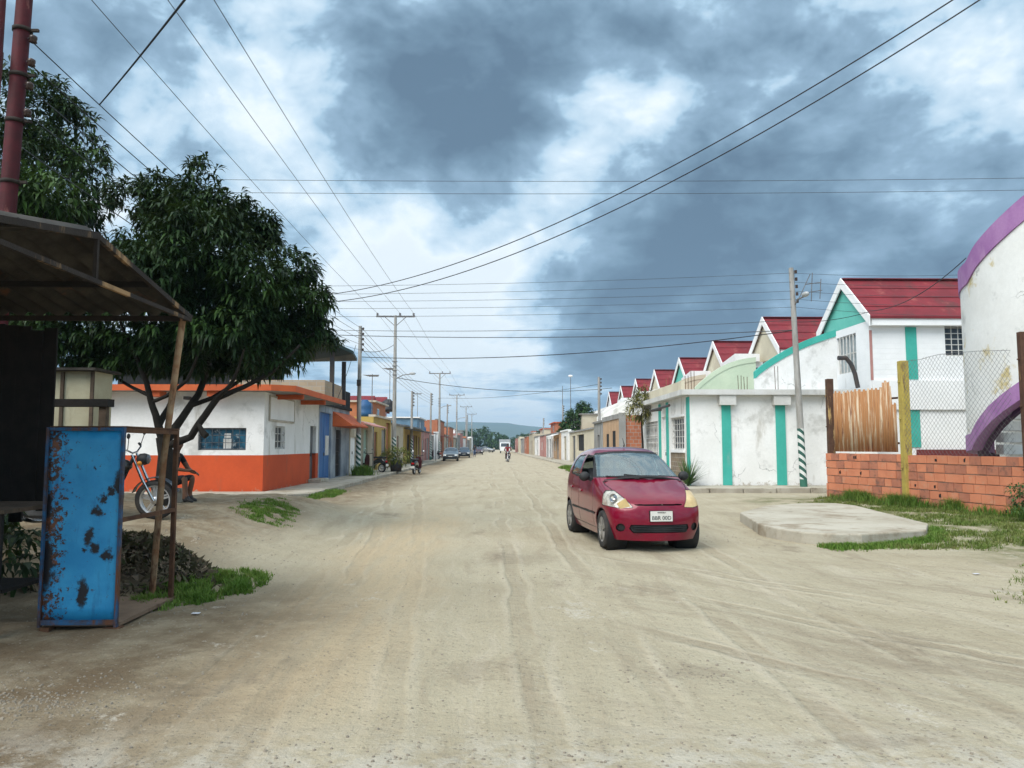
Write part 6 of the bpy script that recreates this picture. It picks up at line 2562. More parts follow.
def split_shell(bm, root, classes, mats, thick=0):
    "classes: list of part names per face index -> one mesh per part"
    groups = {}
    for f, c in zip(bm.faces, classes):
        if c:
            groups.setdefault(c, []).append(f)
    objs = {}
    for c, fl in groups.items():
        vm, vs, ns, fs = {}, [], [], []
        for f in fl:
            row = []
            for v in f.verts:
                if v.index not in vm:
                    vm[v.index] = len(vs)
                    vs.append(v.co.copy())
                    ns.append(v.normal.copy())
                row.append(vm[v.index])
            fs.append(tuple(row))
        mat, off, pname = mats[c]
        vs = [v + n * off for v, n in zip(vs, ns)]
        me = bpy.data.meshes.new(pname)
        me.from_pydata(vs, [], fs)
        me.materials.append(mat)
        for p in me.polygons:
            p.use_smooth = True
        o = bpy.data.objects.new(pname, me)
        col.objects.link(o)
        o.parent = root
        objs[c] = o
    return objs


def car_wheel(root, x, y, r, w, spokes=5):
    s = -1 if x < 0 else 1
    mb = MB()
    prof = [(r * .66, -w * .46), (r * .80, -w * .52), (r * .95, -w * .47), (r, -w * .30), (r, w * .30), (r * .95, w * .47), (r * .80, w * .52), (r * .66, w * .46)]
    mb.lathe(prof, 36, 'x', (x, y, r))
    t = mb.build('wheel', m_rubber, root, True)
    q = MB()
    q.lathe([(r * .665, s * w * .45), (r * .62, s * w * .47), (r * .58, s * w * .36), (r * .58, -s * w * .3)], 36, 'x', (x, y, r))
    q.lathe([(0, s * w * .42), (r * .2, s * w * .42), (r * .22, s * w * .3)], 20, 'x', (x, y, r))
    for k in range(spokes):
        a = 2 * pi * k / spokes + .2
        p0 = Vector((x + s * w * .37, y + r * .15 * cos(a), r + r * .15 * sin(a)))
        p1 = Vector((x + s * w * .40, y + r * .61 * cos(a), r + r * .61 * sin(a)))
        q.bar(p0, p1, .075, .03, up=(1, 0, 0))
    q.build('rim', m_hub, t, True)
    q = MB()
    q.lathe([(0, s * w * .18), (r * .575, s * w * .18)], 24, 'x', (x, y, r))
    q.build('brake_disc', m_blackmat, t, True)
    return t


m_hub = M('dusty wheel cover', (.30, .29, .27), (.20, .19, .17), 6, .45, .1, 60, .3)


def hatchback():
    root = thing('parked_car', 'dusty magenta red hatchback with one broken headlamp stopped on the dirt street', 'car')
    ST = [
        [(.42, .55, .17), (.44, .63, .34), (.44, .665, .55), (.36, .655, .73), (.50, .48, .70), (.585, .25, .705), (.605, 0, .71)],
        [(.36, .60, .165), (.38, .68, .34), (.37, .70, .55), (.24, .70, .83), (.38, .52, .78), (.46, .27, .79), (.48, 0, .795)],
        [(.10, .64, .165), (.10, .715, .36), (.10, .735, .60), (.02, .715, .90), (.06, .58, .905), (.10, .30, .93), (.12, 0, .935)],
        [(-.28, .655, .165), (-.28, .735, .36), (-.28, .745, .62), (-.30, .73, .955), (-.30, .66, 1.0), (-.17, .36, 1.035), (-.12, 0, 1.045)],
        [(-.60, .66, .165), (-.60, .735, .36), (-.60, .745, .64), (-.60, .735, .975), (-.66, .63, 1.22), (-.56, .35, 1.26), (-.53, 0, 1.275)],
        [(-1.0, .66, .165), (-1.0, .735, .36), (-1.0, .747, .66), (-1.0, .735, .985), (-1.06, .595, 1.445), (-1.0, .34, 1.49), (-.98, 0, 1.50)],
        [(-1.5, .66, .165), (-1.5, .735, .36), (-1.5, .747, .66), (-1.5, .735, .99), (-1.5, .61, 1.47), (-1.5, .35, 1.53), (-1.5, 0, 1.54)],
        [(-2.15, .66, .17), (-2.15, .73, .36), (-2.15, .745, .68), (-2.15, .735, 1.01), (-2.15, .60, 1.45), (-2.15, .34, 1.51), (-2.15, 0, 1.52)],
        [(-2.55, .65, .20), (-2.55, .72, .38), (-2.55, .735, .68), (-2.55, .715, 1.03), (-2.50, .58, 1.38), (-2.52, .30, 1.44), (-2.52, 0, 1.45)],
        [(-2.74, .60, .22), (-2.80, .66, .38), (-2.82, .68, .66), (-2.78, .66, 1.0), (-2.72, .55, 1.12), (-2.74, .30, 1.15), (-2.74, 0, 1.15)],
    ]
    bm = shell(ST, 5, .045)
    ws = [(-.70, 1.04), (-.575, 1.42), (-.32, 1.452), (0, 1.465), (.32, 1.452), (.575, 1.42), (.70, 1.04), (.35, 1.062), (0, 1.068), (-.35, 1.062)]
    fw_ = [(-.56, 1.00), (-.98, 1.34), (-1.10, 1.385), (-1.44, 1.40), (-1.44, 1.005)]
    rw_ = [(-1.53, 1.01), (-1.53, 1.40), (-2.02, 1.375), (-2.20, 1.27), (-2.22, 1.05)]
    rearw = [(-.52, 1.12), (-.44, 1.38), (.44, 1.38), (.52, 1.12)]
    hl = [(.735, .655), (.73, .80), (.67, .875), (.56, .88), (.47, .77), (.385, .655), (.40, .64), (.56, .63)]
    intake = [(-.40, .285), (.40, .285), (.45, .345), (.43, .40), (-.43, .40), (-.45, .345)]
    slit = [(-.33, .672), (.33, .672), (.37, .69), (.30, .695), (-.30, .695), (-.37, .69)]
    cls = []
    for f in bm.faces:
        c = f.calc_center_median()
        n = f.normal
        x, u, z = c.x, -c.y, c.z
        ax = abs(x)
        k = 'body'
        if ax > .42 and n.x * x > 0 or ax > .55:
            for uw in (0.0, -2.345):
                rr = math.hypot(u - uw, z - .285)
                if rr < .325:
                    k = None
                elif rr < .338 and ax > .6:
                    k = 'arch'
        if k is None:
            cls.append(k)
            continue
        if -1.15 < u < -.05 and n.y < -.05 and z > 1.0:
            p = (x, z)
            if in_poly(p, ws):
                k = 'seal' if poly_dist(p, ws) < .022 else 'windscreen'
        if u < -2.4 and n.y > .1 and in_poly((x, z), rearw):
            k = 'rearglass'
        if abs(n.x) > .35 and z > .98 and u < -.45:
            for nm, pl in (('front', fw_), ('rear', rw_)):
                p = (u, z)
                if in_poly(p, pl):
                    k = 'seal' if poly_dist(p, pl) < .018 else ('open' if nm == 'front' and x < 0 else ('sideL' if x < 0 else 'sideR') + nm)
        if u > .05 and n.y < .2:
            p = (ax, z)
            if in_poly(p, hl):
                k = 'seal' if poly_dist(p, hl) < .008 else ('lampL' if x < 0 else 'lampR')
        if u > .3 and n.y < -.2:
            p = (x, z)
            if in_poly(p, intake):
                k = 'grille'
            elif in_poly(p, slit):
                k = 'grille'
            elif math.hypot(ax - .56, z - .355) < .058:
                k = 'grille'
        if k == 'body':
            if abs(n.x) > .6 and .30 < z < 1.0:
                if abs(u + .50) < .0075 or abs(u + 1.485) < .0075 or (abs(u + 2.12 - (z - .6) * .25) < .0075 and z > .55):
                    k = 'seam'
            if abs(n.x) > .6 and -2.0 < u < -.42 and abs(z - .27) < .007:
                k = 'seam'
            if abs(n.x) > .6 and -2.02 < u < -.36 and abs(z - .50) < .016:
                k = 'strip'
            # shut line of the bonnet
            if z > .7 and n.z > .3 and u > -.26 and abs(ax - (.63 - .22 * max(0, (u + .1)) ** 1.0)) < .0065 and u < .46:
                k = 'seam'
        cls.append(k)
    mats = {
        'body': (m_carpaint, 0, 'body'), 'seal': (m_seal, -.004, 'window_seal'), 'arch': (m_carpaint, -.006, 'wheel_arch'), 'windscreen': (m_windscreen, -.008, 'windscreen'),
        'rearglass': (m_sideglass, -.008, 'rear_window'), 'sideLrear': (m_sideglass, -.008, 'side_window'), 'sideRrear': (m_sideglass, -.008, 'side_window'),
        'sideRfront': (m_sideglass, -.008, 'side_window'), 'lampL': (m_clearlens, -.004, 'headlight'), 'lampR': (m_yellowlens, -.004, 'headlight'),
        'grille': (m_blackmat, -.03, 'grille'), 'seam': (m_seal, -.006, 'panel_gap'), 'strip': (m_seal, .006, 'rub_strip')}
    cls = [None if c == 'open' else c for c in cls]
    ob = split_shell(bm, root, cls, mats)
    ob['lampL']['label'] = 'broken headlight with its bare reflector showing'
    ob['lampR']['label'] = 'yellowed headlight'
    bm.free()
    # broken lamp: yellowed lower half still in place, reflector bowl exposed
    q = MB()
    q.prism([(-.405, -.50, .640), (-.56, -.44, .625), (-.60, -.425, .70), (-.49, -.47, .775)], (0, -.03, 0))
    q.build('lens_fragment', m_yellowlens, ob['lampL'], True)
    q = MB()
    q.lathe([(.02, .0), (.05, -.02), (.062, -.045)], 16, 'y', (-.645, -.355, .78))
    q.build('reflector', m_chrome, ob['lampL'], True)
    q = MB()
    for z in (.30, .325, .35, .375):
        q.box(-.40, .40, -.615, -.585, z, z + .010)
    q.build('intake_bars', m_blackmat, ob['grille'], True)
    for x in (-.645, .645):
        for y in (0.0, 2.345):
            car_wheel(root, x, y, .285, .165)
    # dark wheel housings, floor and cabin
    for y in (0.0, 2.345):
        for s in (-1, 1):
            q = MB()
            q.lathe([(.335, s * .70), (.335, s * .40), (0, s * .40)], 30, 'x', (0, y, .285))
            q.build('wheel_housing', m_blackmat, root, True)
    q = MB()
    q.box(-.60, .60, -.36, 2.62, .17, .25)
    q.build('underbody', m_blackmat, root, True)
    q = MB()
    q.prism([(-.63, .30, .94), (.63, .30, .94), (.63, .58, .98), (-.63, .58, .98)], (0, 0, .045))
    q.build('dashboard', m_blackmat, root, True)
    m_seat = M('car seat fabric', (.06, .065, .07), (.045, .05, .055), 5, .9, .2)
    for x in (-.34, .34):
        q = MB()
        q.box(x - .22, x + .22, 1.0, 1.45, .52, .66)
        q.prism([(x - .21, 1.40, .64), (x + .21, 1.40, .64), (x + .19, 1.60, 1.16), (x - .19, 1.60, 1.16)], (0, .10, 0))
        q.prism([(x - .11, 1.60, 1.19), (x + .11, 1.60, 1.19), (x + .10, 1.63, 1.34), (x - .10, 1.63, 1.34)], (0, .07, 0))
        q.build('seat', m_seat, root, True, bevel=.03)
    q = MB()
    q.box(-.58, .58, 2.05, 2.18, .55, 1.14)
    q.build('rear_seat', m_seat, root, True, bevel=.03)
    q = MB()
    q.tube([(-.34 + .18 * cos(a) * -1 + .68, .66 + .08 * sin(a), 1.0 + .165 * sin(a)) for a in [2 * pi * i / 20 for i in range(21)]], .014, 6, cap=False)
    q.bar((.20, .66, 1.0), (.48, .66, 1.0), .03, .02)
    q.build('steering_wheel', m_blackmat, root, True)
    q = MB()
    q.box(-.12, .12, .92, .95, 1.345, 1.40)
    q.build('rear_view_mirror', m_blackmat, root, True, bevel=.01)
    for s in (-1, 1):
        q = MB()
        q.ball((s * .83, .66, 1.055), .105, 14, sq=(.85, .6, .74))
        q.bar((s * .71, .68, 1.0), (s * .80, .67, 1.035), .06, .05)
        q.build('wing_mirror', m_blackmat, root, True)
        for yy, z in ((1.32, .80), (2.02, .83)):
            q = MB()
            q.box(s * .742 - .02, s * .742 + .02, yy - .08, yy + .08, z - .018, z + .018)
            q.build('door_handle', m_carpaint, root, True, bevel=.008)
    for a, b in (((-.10, .06, 1.035), (-.56, .26, 1.035)), ((.16, .07, 1.04), (-.30, .155, 1.062))):
        q = MB()
        q.bar(Vector(a) + Vector((0, .0, .01)), Vector(b) + Vector((0, .06, .035)), .018, .022)
        q.build('wiper', m_seal, root, True)
    q = MB()
    q.box(-.62, .62, .20, .26, .985, 1.0)
    q.tube([(-.60, .27, 1.0), (-.3, .13, 1.045), (0, .075, 1.06), (.3, .13, 1.045), (.60, .27, 1.0)], .022, 6)
    q.build('cowl', m_seal, root, True)
    q = MB()
    q.tube([(0, 1.25, 1.535), (0, 1.23, 1.57), (0, 1.34, 1.68)], [.014, .008, .003], 6)
    q.build('antenna', m_seal, root, True)
    # number plate with its characters
    pl = MB()
    pl.box(-.165, .165, -.672, -.664, .455, .60)
    plate = pl.build('number_plate', m_plate, root, True)
    m_ink = M('plate ink', (.03, .04, .04), None, 5, .5, 0)
    for txt, z, sz in (('BBR 00D', .478, .078), ('VENEZUELA', .574, .024)):
        cu = bpy.data.curves.new('txt', 'FONT')
        cu.body = txt
        cu.size = sz
        cu.align_x = 'CENTER'
        cu.extrude = .0015
        cu.offset = 0.0
        to = bpy.data.objects.new('txt', cu)
        col.objects.link(to)
        me = from_eval(to)
        bpy.data.objects.remove(to)
        me.transform(Matrix.Translation((0, -.6745, z)) @ Matrix.Rotation(pi / 2, 4, 'X'))
        me.materials.clear()
        me.materials.append(m_ink)
        lo = bpy.data.objects.new('plate_lettering', me)
        col.objects.link(lo)
        lo.parent = plate
    q = MB()
    q.box(-.17, .17, -.663, -.60, .45, .605)
    q.build('plate_bracket', m_blackmat, root, True)
    return root


car = hatchback()
car.location = (2.31, 11.75, .005 + gnd(2.24, 11.75))
car.rotation_euler = (0, 0, R(6.5))


def sedan(label, paint):
    "three box car with the nose towards -y, origin under the front axle"
    root = thing('parked_car', label, 'car')
    ST = [
        [(.70, .60, .22), (.74, .70, .38), (.74, .73, .55), (.70, .70, .68), (.76, .5, .70), (.80, .25, .705), (.80, 0, .71)],
        [(.45, .66, .20), (.45, .78, .40), (.45, .80, .60), (.42, .77, .82), (.42, .55, .84), (.42, .3, .85), (.42, 0, .855)],
        [(-.45, .70, .20), (-.45, .81, .40), (-.45, .82, .62), (-.45, .79, .90), (-.45, .64, .93), (-.36, .34, .96), (-.32, 0, .965)],
        [(-1.15, .70, .20), (-1.15, .81, .40), (-1.15, .82, .64), (-1.15, .79, .93), (-1.20, .60, 1.32), (-1.16, .33, 1.37), (-1.14, 0, 1.38)],
        [(-1.85, .70, .20), (-1.85, .81, .40), (-1.85, .82, .64), (-1.85, .79, .94), (-1.85, .62, 1.35), (-1.85, .33, 1.405), (-1.85, 0, 1.41)],
        [(-2.40, .70, .20), (-2.40, .81, .40), (-2.40, .82, .64), (-2.40, .78, .95), (-2.38, .60, 1.31), (-2.38, .33, 1.36), (-2.38, 0, 1.37)],
        [(-2.95, .68, .22), (-2.95, .80, .42), (-2.95, .81, .64), (-2.95, .77, .93), (-2.95, .64, .97), (-2.95, .34, .99), (-2.95, 0, .99)],
        [(-3.5, .60, .26), (-3.56, .72, .42), (-3.56, .74, .62), (-3.5, .72, .88), (-3.48, .55, .93), (-3.5, .3, .94), (-3.5, 0, .94)]]
    bm = shell(ST, 3, .04)
    ws = [(-.68, .97), (-.56, 1.31), (0, 1.345), (.56, 1.31), (.68, .97), (0, .99)]
    cls = []
    for f in bm.faces:
        c = f.calc_center_median()
        n = f.normal
        x, u, z = c.x, -c.y, c.z
        ax = abs(x)
        k = 'body'
        if ax > .5 and any(math.hypot(u - uw, z - .30) < .34 for uw in (0, -2.6)):
            cls.append(None)
            continue
        if z > .96 and n.y < -.3 and -1.2 < u < -.3 and in_poly((x, z), ws):
            k = 'windscreen'
        elif z > .98 and n.y > .3 and -3 < u < -2.3 and ax < .6 and z < 1.33:
            k = 'rear'
        elif z > .97 and abs(n.x) > .5 and -2.6 < u < -.75 and z < 1.28:
            k = 'side'
        elif u > .5 and n.y < -.3 and .56 < z < .68:
            k = 'lamp' if .42 < ax else 'grille'
        elif u > .6 and n.y < -.3 and .30 < z < .46:
            k = 'bumper'
        cls.append(k)
    mats = {'body': (paint, 0, 'body'), 'windscreen': (m_glass, -.005, 'windscreen'), 'rear': (m_glass, -.005, 'rear_window'), 'side': (m_glass, -.005, 'side_windows'),
            'lamp': (m_lens, .003, 'headlights'), 'grille': (m_blackmat, -.01, 'grille'), 'bumper': (m_blackmat, .03, 'bumper')}
    split_shell(bm, root, cls, mats)
    bm.free()
    for x in (-.70, .70):
        for y in (0, 2.6):
            car_wheel(root, x, y, .30, .18)
    q = MB()
    q.box(-.58, .58, -.6, 3.3, .19, .5)
    q.build('underbody', m_blackmat, root, True)
    for s in (-1, 1):
        q = MB()
        q.ball((s * .93, .70, .98), .09, 10, sq=(.9, .6, .7))
        q.build('wing_mirror', m_blackmat, root, True)
    q = MB()
    q.box(-.2, .2, -.845, -.83, .42, .52)
    q.build('number_plate', m_plate, root, True)
    return root


m_slate = M('slate blue car paint', (.10, .13, .15), (.08, .10, .12), 2, .35, 0, coat=.6)
m_navy = M('navy car paint', (.03, .045, .075), (.02, .03, .05), 2, .3, 0, coat=.6)
m_silver = M('silver car paint', (.34, .35, .35), (.28, .28, .28), 2, .35, 0, metal=.4, coat=.5)
m_maroonp = M('maroon car paint', (.07, .015, .02), (.05, .012, .018), 2, .35, 0, coat=.6)
for k, (px_, yb_, paint, lab, rz) in enumerate((
        (450.5, 461.0, m_slate, 'old slate blue saloon car parked at the left kerb, nearest of the parked row', 2),
        (464.0, 457.6, m_navy, 'navy saloon car parked just behind the slate blue one', 2),
        (478.5, 454.6, m_maroonp, 'dark maroon saloon car far up the left side', 2),
        (491.0, 452.4, m_silver, 'tiny silver saloon car near the end of the street', 60))):
    Y = 1178 / (yb_ - 446)
    s = sedan(lab, paint)
    s['group'] = 'cars parked along the left kerb'
    p = at(px_, yb_, Y)
    s.location = (p.x, Y, .0)
    s.rotation_euler = (0, 0, R(rz))

m_shadebox = M('shaded white truck panel', (.33, .34, .35), (.27, .28, .28), 2, .6, .1)  # white box greyed: its shade is put into the colour
# white box truck at the far end
tk = thing('box_truck', 'white box truck standing at the far end of the street', 'truck', (at(505, 453, 165).x, 165, 0))
tx = at(505, 453, 165).x
q = MB()
q.box(tx - 1.25, tx + 1.25, 166.9, 172, .9, 3.0)
q.build('box', m_shadebox, tk, bevel=.03)
q = MB()
q.prism([(tx - 1.05, 165, .5), (tx - 1.05, 165, 1.35), (tx - 1.05, 165.5, 2.25), (tx - 1.05, 166.85, 2.3), (tx - 1.05, 166.85, .5)], (2.1, 0, 0))
cabo = q.build('cab', m_whiteclean, tk, bevel=.05)
q = MB()
q.prism([(tx - .92, 164.99, 1.42), (tx + .92, 164.99, 1.42), (tx + .86, 165.42, 2.16), (tx - .86, 165.42, 2.16)], (0, .02, 0))
q.build('windscreen', m_glass, cabo)
q = MB()
q.box(tx - .95, tx + .95, 165.3, 171.9, .55, .88)
q.build('chassis', m_blackmat, tk)
for x in (-.95, .95):
    for y in (165.9, 170.6):
        q = MB()
        q.lathe([(.2, -.12), (.40, -.12), (.42, 0), (.40, .12), (.2, .12)], 20, 'x', (tx + x, y, .42))
        q.build('wheel', m_rubber, tk)

# ================================================================== POLES AND WIRES
m_polegrey, t_, b__, tc_, o__ = new_mat('grey pole with striped foot')
sp = t_.n('ShaderNodeSeparateXYZ')
t_.l(tc_, sp.inputs[0])
c0 = t_.mix(t_.ramp(t_.noise(t_.mapping(tc_, (5, 5, .8)), 1.5, 7, .65), .35, .7), (.36, .35, .33), (.22, .205, .18))
diag = t_.math('FRACT', t_.math('MULTIPLY', t_.math('ADD', sp.outputs[2], t_.math('MULTIPLY', sp.outputs[0], .9)), 3.9))
stripe = t_.mix(t_.math('GREATER_THAN', diag, .5), (.62, .63, .60), (.02, .085, .065))
c0 = t_.mix(t_.math('MULTIPLY', t_.math('LESS_THAN', sp.outputs[2], 2.15), t_.math('GREATER_THAN', sp.outputs[2], .42)), c0, stripe)
c0 = t_.mix(t_.math('LESS_THAN', sp.outputs[2], .42), c0, (.03, .13, .09))
t_.l(c0, b__.inputs['Base Color'])
b__.inputs['Roughness'].default_value = .75


def insul(q, c, axis=(0, 0, 1), s=1.0):
    c = Vector(c)
    for i in range(3):
        q.lathe([(.02 * s, -.02), (.06 * s, -.015), (.06 * s, .015), (.02 * s, .02)], 8, 'z', tuple(c + Vector((0, 0, i * .05 * s))))


m_lampgrey = M('lamp housing grey', (.45, .46, .46), (.34, .35, .35), 5, .5, .1)


def street_lamp_arm(root, base, tip):
    base, tip = Vector(base), Vector(tip)
    q = MB()
    mid = base.lerp(tip, .5) + Vector((0, 0, .12))
    q.tube([base, mid, tip], .03, 7)
    a = q.build('lamp_arm', m_iron, root)
    d = (tip - base).normalized()
    q = MB()
    q.ball(tip + d * .12, .22, 12, sq=(1.0 if abs(d.x) > .5 else .5, 1.0 if abs(d.y) > .5 else .5, .42))
    q.build('lamp_head', m_lampgrey, a)


def hv_pole(x, y, h, label, arm=True, lamp=True, scale_group='high voltage poles along the left kerb', trans=False):
    root = thing('utility_pole', label, 'utility pole', (x, y, 0), 0, scale_group)
    q = MB()
    q.tube([(x, y, -.1), (x, y, h * .5), (x, y, h)], [.15, .125, .09], 10)
    q.build('pole', m_polegrey, root)
    q = MB()
    q.box(x - 1.3, x + 1.3, y - .05, y + .05, h - .12, h - .02)
    ca_ = q.build('crossarm', m_iron, root)
    q = MB()
    q.bar((x - .7, y, h - .12), (x, y, h - .75), .04)
    q.bar((x + .7, y, h - .12), (x, y, h - .75), .04)
    q.build('brace', m_iron, root)
    for dx in (-1.22, .3, 1.22):
        q = MB()
        insul(q, (x + dx, y, h + .02), s=1.2)
        q.build('insulator', m_insul, ca_)
    q = MB()
    for z in (7.2, 6.9, 6.6, 6.3):
        q.box(x - .18, x + .18, y - .14, y - .10, z - .025, z + .025)
    q.build('wire_rack', m_iron, root)
    if lamp:
        street_lamp_arm(root, (x, y, 6.0), (x + 1.1, y - .2, 6.35))
    return root


HVX, HVZ = -6.87, 10.35
hv = [(51, 10.35), (91, 10.3), (130, 10.3), (169, 10.3), (208, 10.3)]
labs = ['tall grey utility pole with a crossarm and striped foot behind the kerb bush', 'second crossarm pole up the left kerb, beside the slate blue car', 'third crossarm pole up the left kerb', 'fourth crossarm pole, small in the distance', 'farthest crossarm pole near the end of the left row']
for (y_, h_), lb in zip(hv, labs):
    hv_pole(HVX, y_, h_, lb)


def lv_pole(x, y, h, label, leanx=0, lamp=None, group='low voltage poles', rack_y=0):
    root = thing('utility_pole', label, 'utility pole', (x, y, 0), 0, group)
    q = MB()
    q.tube([(x, y, -.1), (x + leanx * .5, y, h * .5), (x + leanx, y, h)], [.125, .105, .08], 10)
    q.build('pole', m_polegrey, root)
    for i in range(5):
        z = h - .18 - i * .26
        q = MB()
        insul(q, (x + leanx * z / h + .15, y - .02, z), s=.8)
        q.build('insulator', m_insul, root)
    q = MB()
    q.box(x + leanx + .075, x + leanx + .1, y - .03, y + .03, h - 1.35, h - .1)
    q.build('insulator_rack', m_iron, root)
    if lamp:
        street_lamp_arm(root, (x + leanx * .85, y, lamp[0]), lamp[1])
    q = MB()
    if rack_y:
        q.box(x - .09, x + .09, y - .24, y - .115, h * .6, h * .6 + .30)
        q.build('meter_box', m_bardark, root)
    return root


lv_pole(at(358, 470, 37.5).x, 37.5, at(357, 326, 37.5).z, 'slim grey pole with a dark striped foot beside the white metal gate', rack_y=1)
for (px_, pyt, y_, lb) in ((411.5, 391, 62, 'thin grey pole behind the black awning shop'), (430.5, 393, 79, 'grey low voltage pole with an insulator rack beside the crossarm pole'),
                           (447, 404, 104, 'short pole beside the farther terracotta house'), (467, 415, 150, 'small distant pole between the parked cars and the woods')):
    lv_pole(at(px_, 450, y_).x, y_, at(px_, pyt, y_).z, lb)
# right pole with lamp, antenna and stripes
RX, RY = at(804, 487, 26.0).x, 26.0
rtop = at(791, 268, 26.0)
rpole = lv_pole(RX, RY, rtop.z, 'leaning grey pole with green and white striped foot before the white corner wall', rtop.x - RX + .0, (6.35, tuple(at(803, 297, 25.7))), 'low voltage poles')
q = MB()
mx_ = RX - .05
for (a, b) in (((.05, 0, 6.55), (.50, -.1, 7.55)), ((.33, 0, 6.9), (.95, 0, 7.0)), ((.35, 0, 7.2), (.9, 0, 7.28)), ((.55, 0, 6.6), (.62, 0, 7.62)), ((.86, 0, 6.7), (.92, 0, 7.4))):
    q.tube([Vector((mx_, RY + .1, 0)) + Vector(a), Vector((mx_, RY + .1, 0)) + Vector(b)], .014, 5)
q.build('aerial', m_iron, rpole)
# right side distant poles and a mast
for (px_, pyt, y_, lb) in ((599.5, 377, 53, 'thin dark pole on the right beside the brick house'), (563, 405, 90, 'thin pole on the right in front of the round green tree'),
                           (543.5, 418, 130, 'short pole far up the right kerb')):
    lv_pole(max(at(px_, 450, y_).x, 5.7) if y_ < 120 else at(px_, 450, y_).x, y_, at(px_, pyt, y_).z, lb, group='low voltage poles')
for (px_, pyt, lb) in ((570.5, 376, 'slender communication mast with a pale disc on top'), (562.5, 386, 'slender plain mast left of the mast with a disc')):
    t = at(px_, pyt, 140)
    root = thing('radio_mast', lb, 'mast', (t.x, 140, 0), 0, 'masts behind the right row')
    q = MB()
    q.tube([(t.x, 140, 0), t], [.12, .05], 6)
    q.build('mast', m_iron, root)
    if 'disc' in lb and 'pale' in lb:
        q = MB()
        q.ball(t, .45, 10, sq=(1, .5, .5))
        q.build('dish', m_whiteclean, root)

# ------------------------------------------------------------------ wires
m_cable = M('black cable', (.015, .016, .018), (.02, .02, .022), 5, .6, 0)
m_bare = M('bare conductor', (.055, .06, .065), (.045, .05, .055), 5, .5, 0)


def wire(a, b, sag, rad, label, mat=None, n=22, name='power_line', group=None):
    a, b = Vector(a), Vector(b)
    pts = []
    for i in range(n + 1):
        f = i / n
        pts.append(a.lerp(b, f) - Vector((0, 0, sag * 4 * f * (1 - f))))
    q = MB()
    # thicker far away is not needed: constant radius
    q.tube(pts, rad, 5, smooth=True)
    return tag(q.build(name, mat or m_bare), label, 'wire', group)


# three high voltage conductors along the left kerb
G1 = 'high voltage wires along the street'
for dx, nm in ((-1.22, 'left'), (.3, 'middle'), (1.22, 'right')):
    prev = Vector((HVX + dx, 8.6, 10.5))
    pts = [Vector((HVX + dx, -30, 10.5)), ]
    allp = []
    for (y0_, y1_) in ((-30, 11), (11, 51), (51, 91), (91, 130), (130, 169), (169, 208)):
        for i in range(14):
            f = i / 14
            allp.append(Vector((HVX + dx, y0_ + (y1_ - y0_) * f, 10.5 - .28 * 4 * f * (1 - f))))
    allp.append(Vector((HVX + dx, 208, 10.5)))
    q = MB()
    q.tube(allp, .009, 5)
    tag(q.build('power_line', m_bare), '%s of three high overhead wires ending on the pole crossarms' % nm, 'wire', G1)

# low voltage bundle from the red pole to the slim pole by the gate and on up the street
lvx = at(358, 470, 37.5).x + .15
lvz = at(357, 326, 37.5).z
G2 = 'low voltage wires from the red pole'
for i, (z0_, z1_) in enumerate(((7.58, lvz - .18), (7.22, lvz - .44), (6.86, lvz - .70), (6.45, lvz - .96), (5.9, lvz - 1.22))):
    wire((RP.x + .30, RP.y - .05, z0_), (lvx, 37.5, z1_), .30 + .05 * i, .009, ['topmost', 'second', 'third', 'fourth', 'lowest'][i] + ' wire running from the red pole past the tree top to the slim pole', m_cable if i < 2 else m_bare, group=G2)
    wire((lvx, 37.5, z1_), (-6.6, 79, 6.9 - .26 * i), .35, .010, ['topmost', 'second', 'third', 'fourth', 'lowest'][i] + ' wire running on from the slim pole up the left row', m_bare, group='low voltage wires up the left row')
# thick service cable crossing overhead at the top left
f_ = .075
a_ = Vector((RP.x + .30, RP.y - .05, 7.58)).lerp(Vector((lvx, 37.5, lvz - .18)), f_) - Vector((0, 0, .30 * 4 * f_ * (1 - f_)))
wire(a_, at(186, -2, 7.0), .02, .012, 'thick dark cable slanting up to the top edge left of the tree', m_cable, name='service_cable')
# pair of wires crossing the street high up
G3 = 'high wires over the cross street'
for (yl, yr_, lab) in ((179, 177, 'upper'), (192, 189, 'lower')):
    L_ = at(60, yl - 4, 25.0)
    Rr = at(1060, yr_ - 2, 25.0)
    d = Rr - L_
    wire(L_ - d * .15, Rr + d * .15, .22, .0085, '%s of two long level wires crossing high above the street' % lab, m_bare, 40, group=G3)
# cross street low voltage set to the right pole, and on to the right
G4 = 'wires crossing to the right pole'
for i, (yl, yp) in enumerate(((281, 273), (289, 282), (296, 291), (303, 299), (311, 307))):
    a_ = at(250, yl + 2, 25.9)
    b_ = at(791 + i * 1.0, yp, 25.95)
    nm = ['first', 'second', 'third', 'fourth', 'fifth'][i]
    wire(a_ - (b_ - a_) * .25, b_, .18, .0065, '%s from the top of five level wires ending at the leaning right pole' % nm, m_bare, 30, group=G4)
    wire(b_, at(1080, yp - 6 + i * 3, 26.4), .2, .0065, '%s from the top of the wires leaving the leaning pole to the right' % nm, m_bare, group='wires right of the leaning pole')
for i, (yl, yp) in enumerate(((329, 320), (333, 330))):
    a_ = at(330, yl - 1, 31)
    wire(a_ - Vector((3, 0, 0)), at(795, yp, 26), .25, .010 + .004 * i, '%s of two low wires from the left terrace to the leaning pole' % ['upper', 'lower'][i], m_bare, 30, group='low wires crossing the street')
wire(at(362, 357, 36), at(797, 330, 26), .40, .017, 'thick black cable hanging low across the street to the leaning pole', m_cable, 30, name='service_cable')
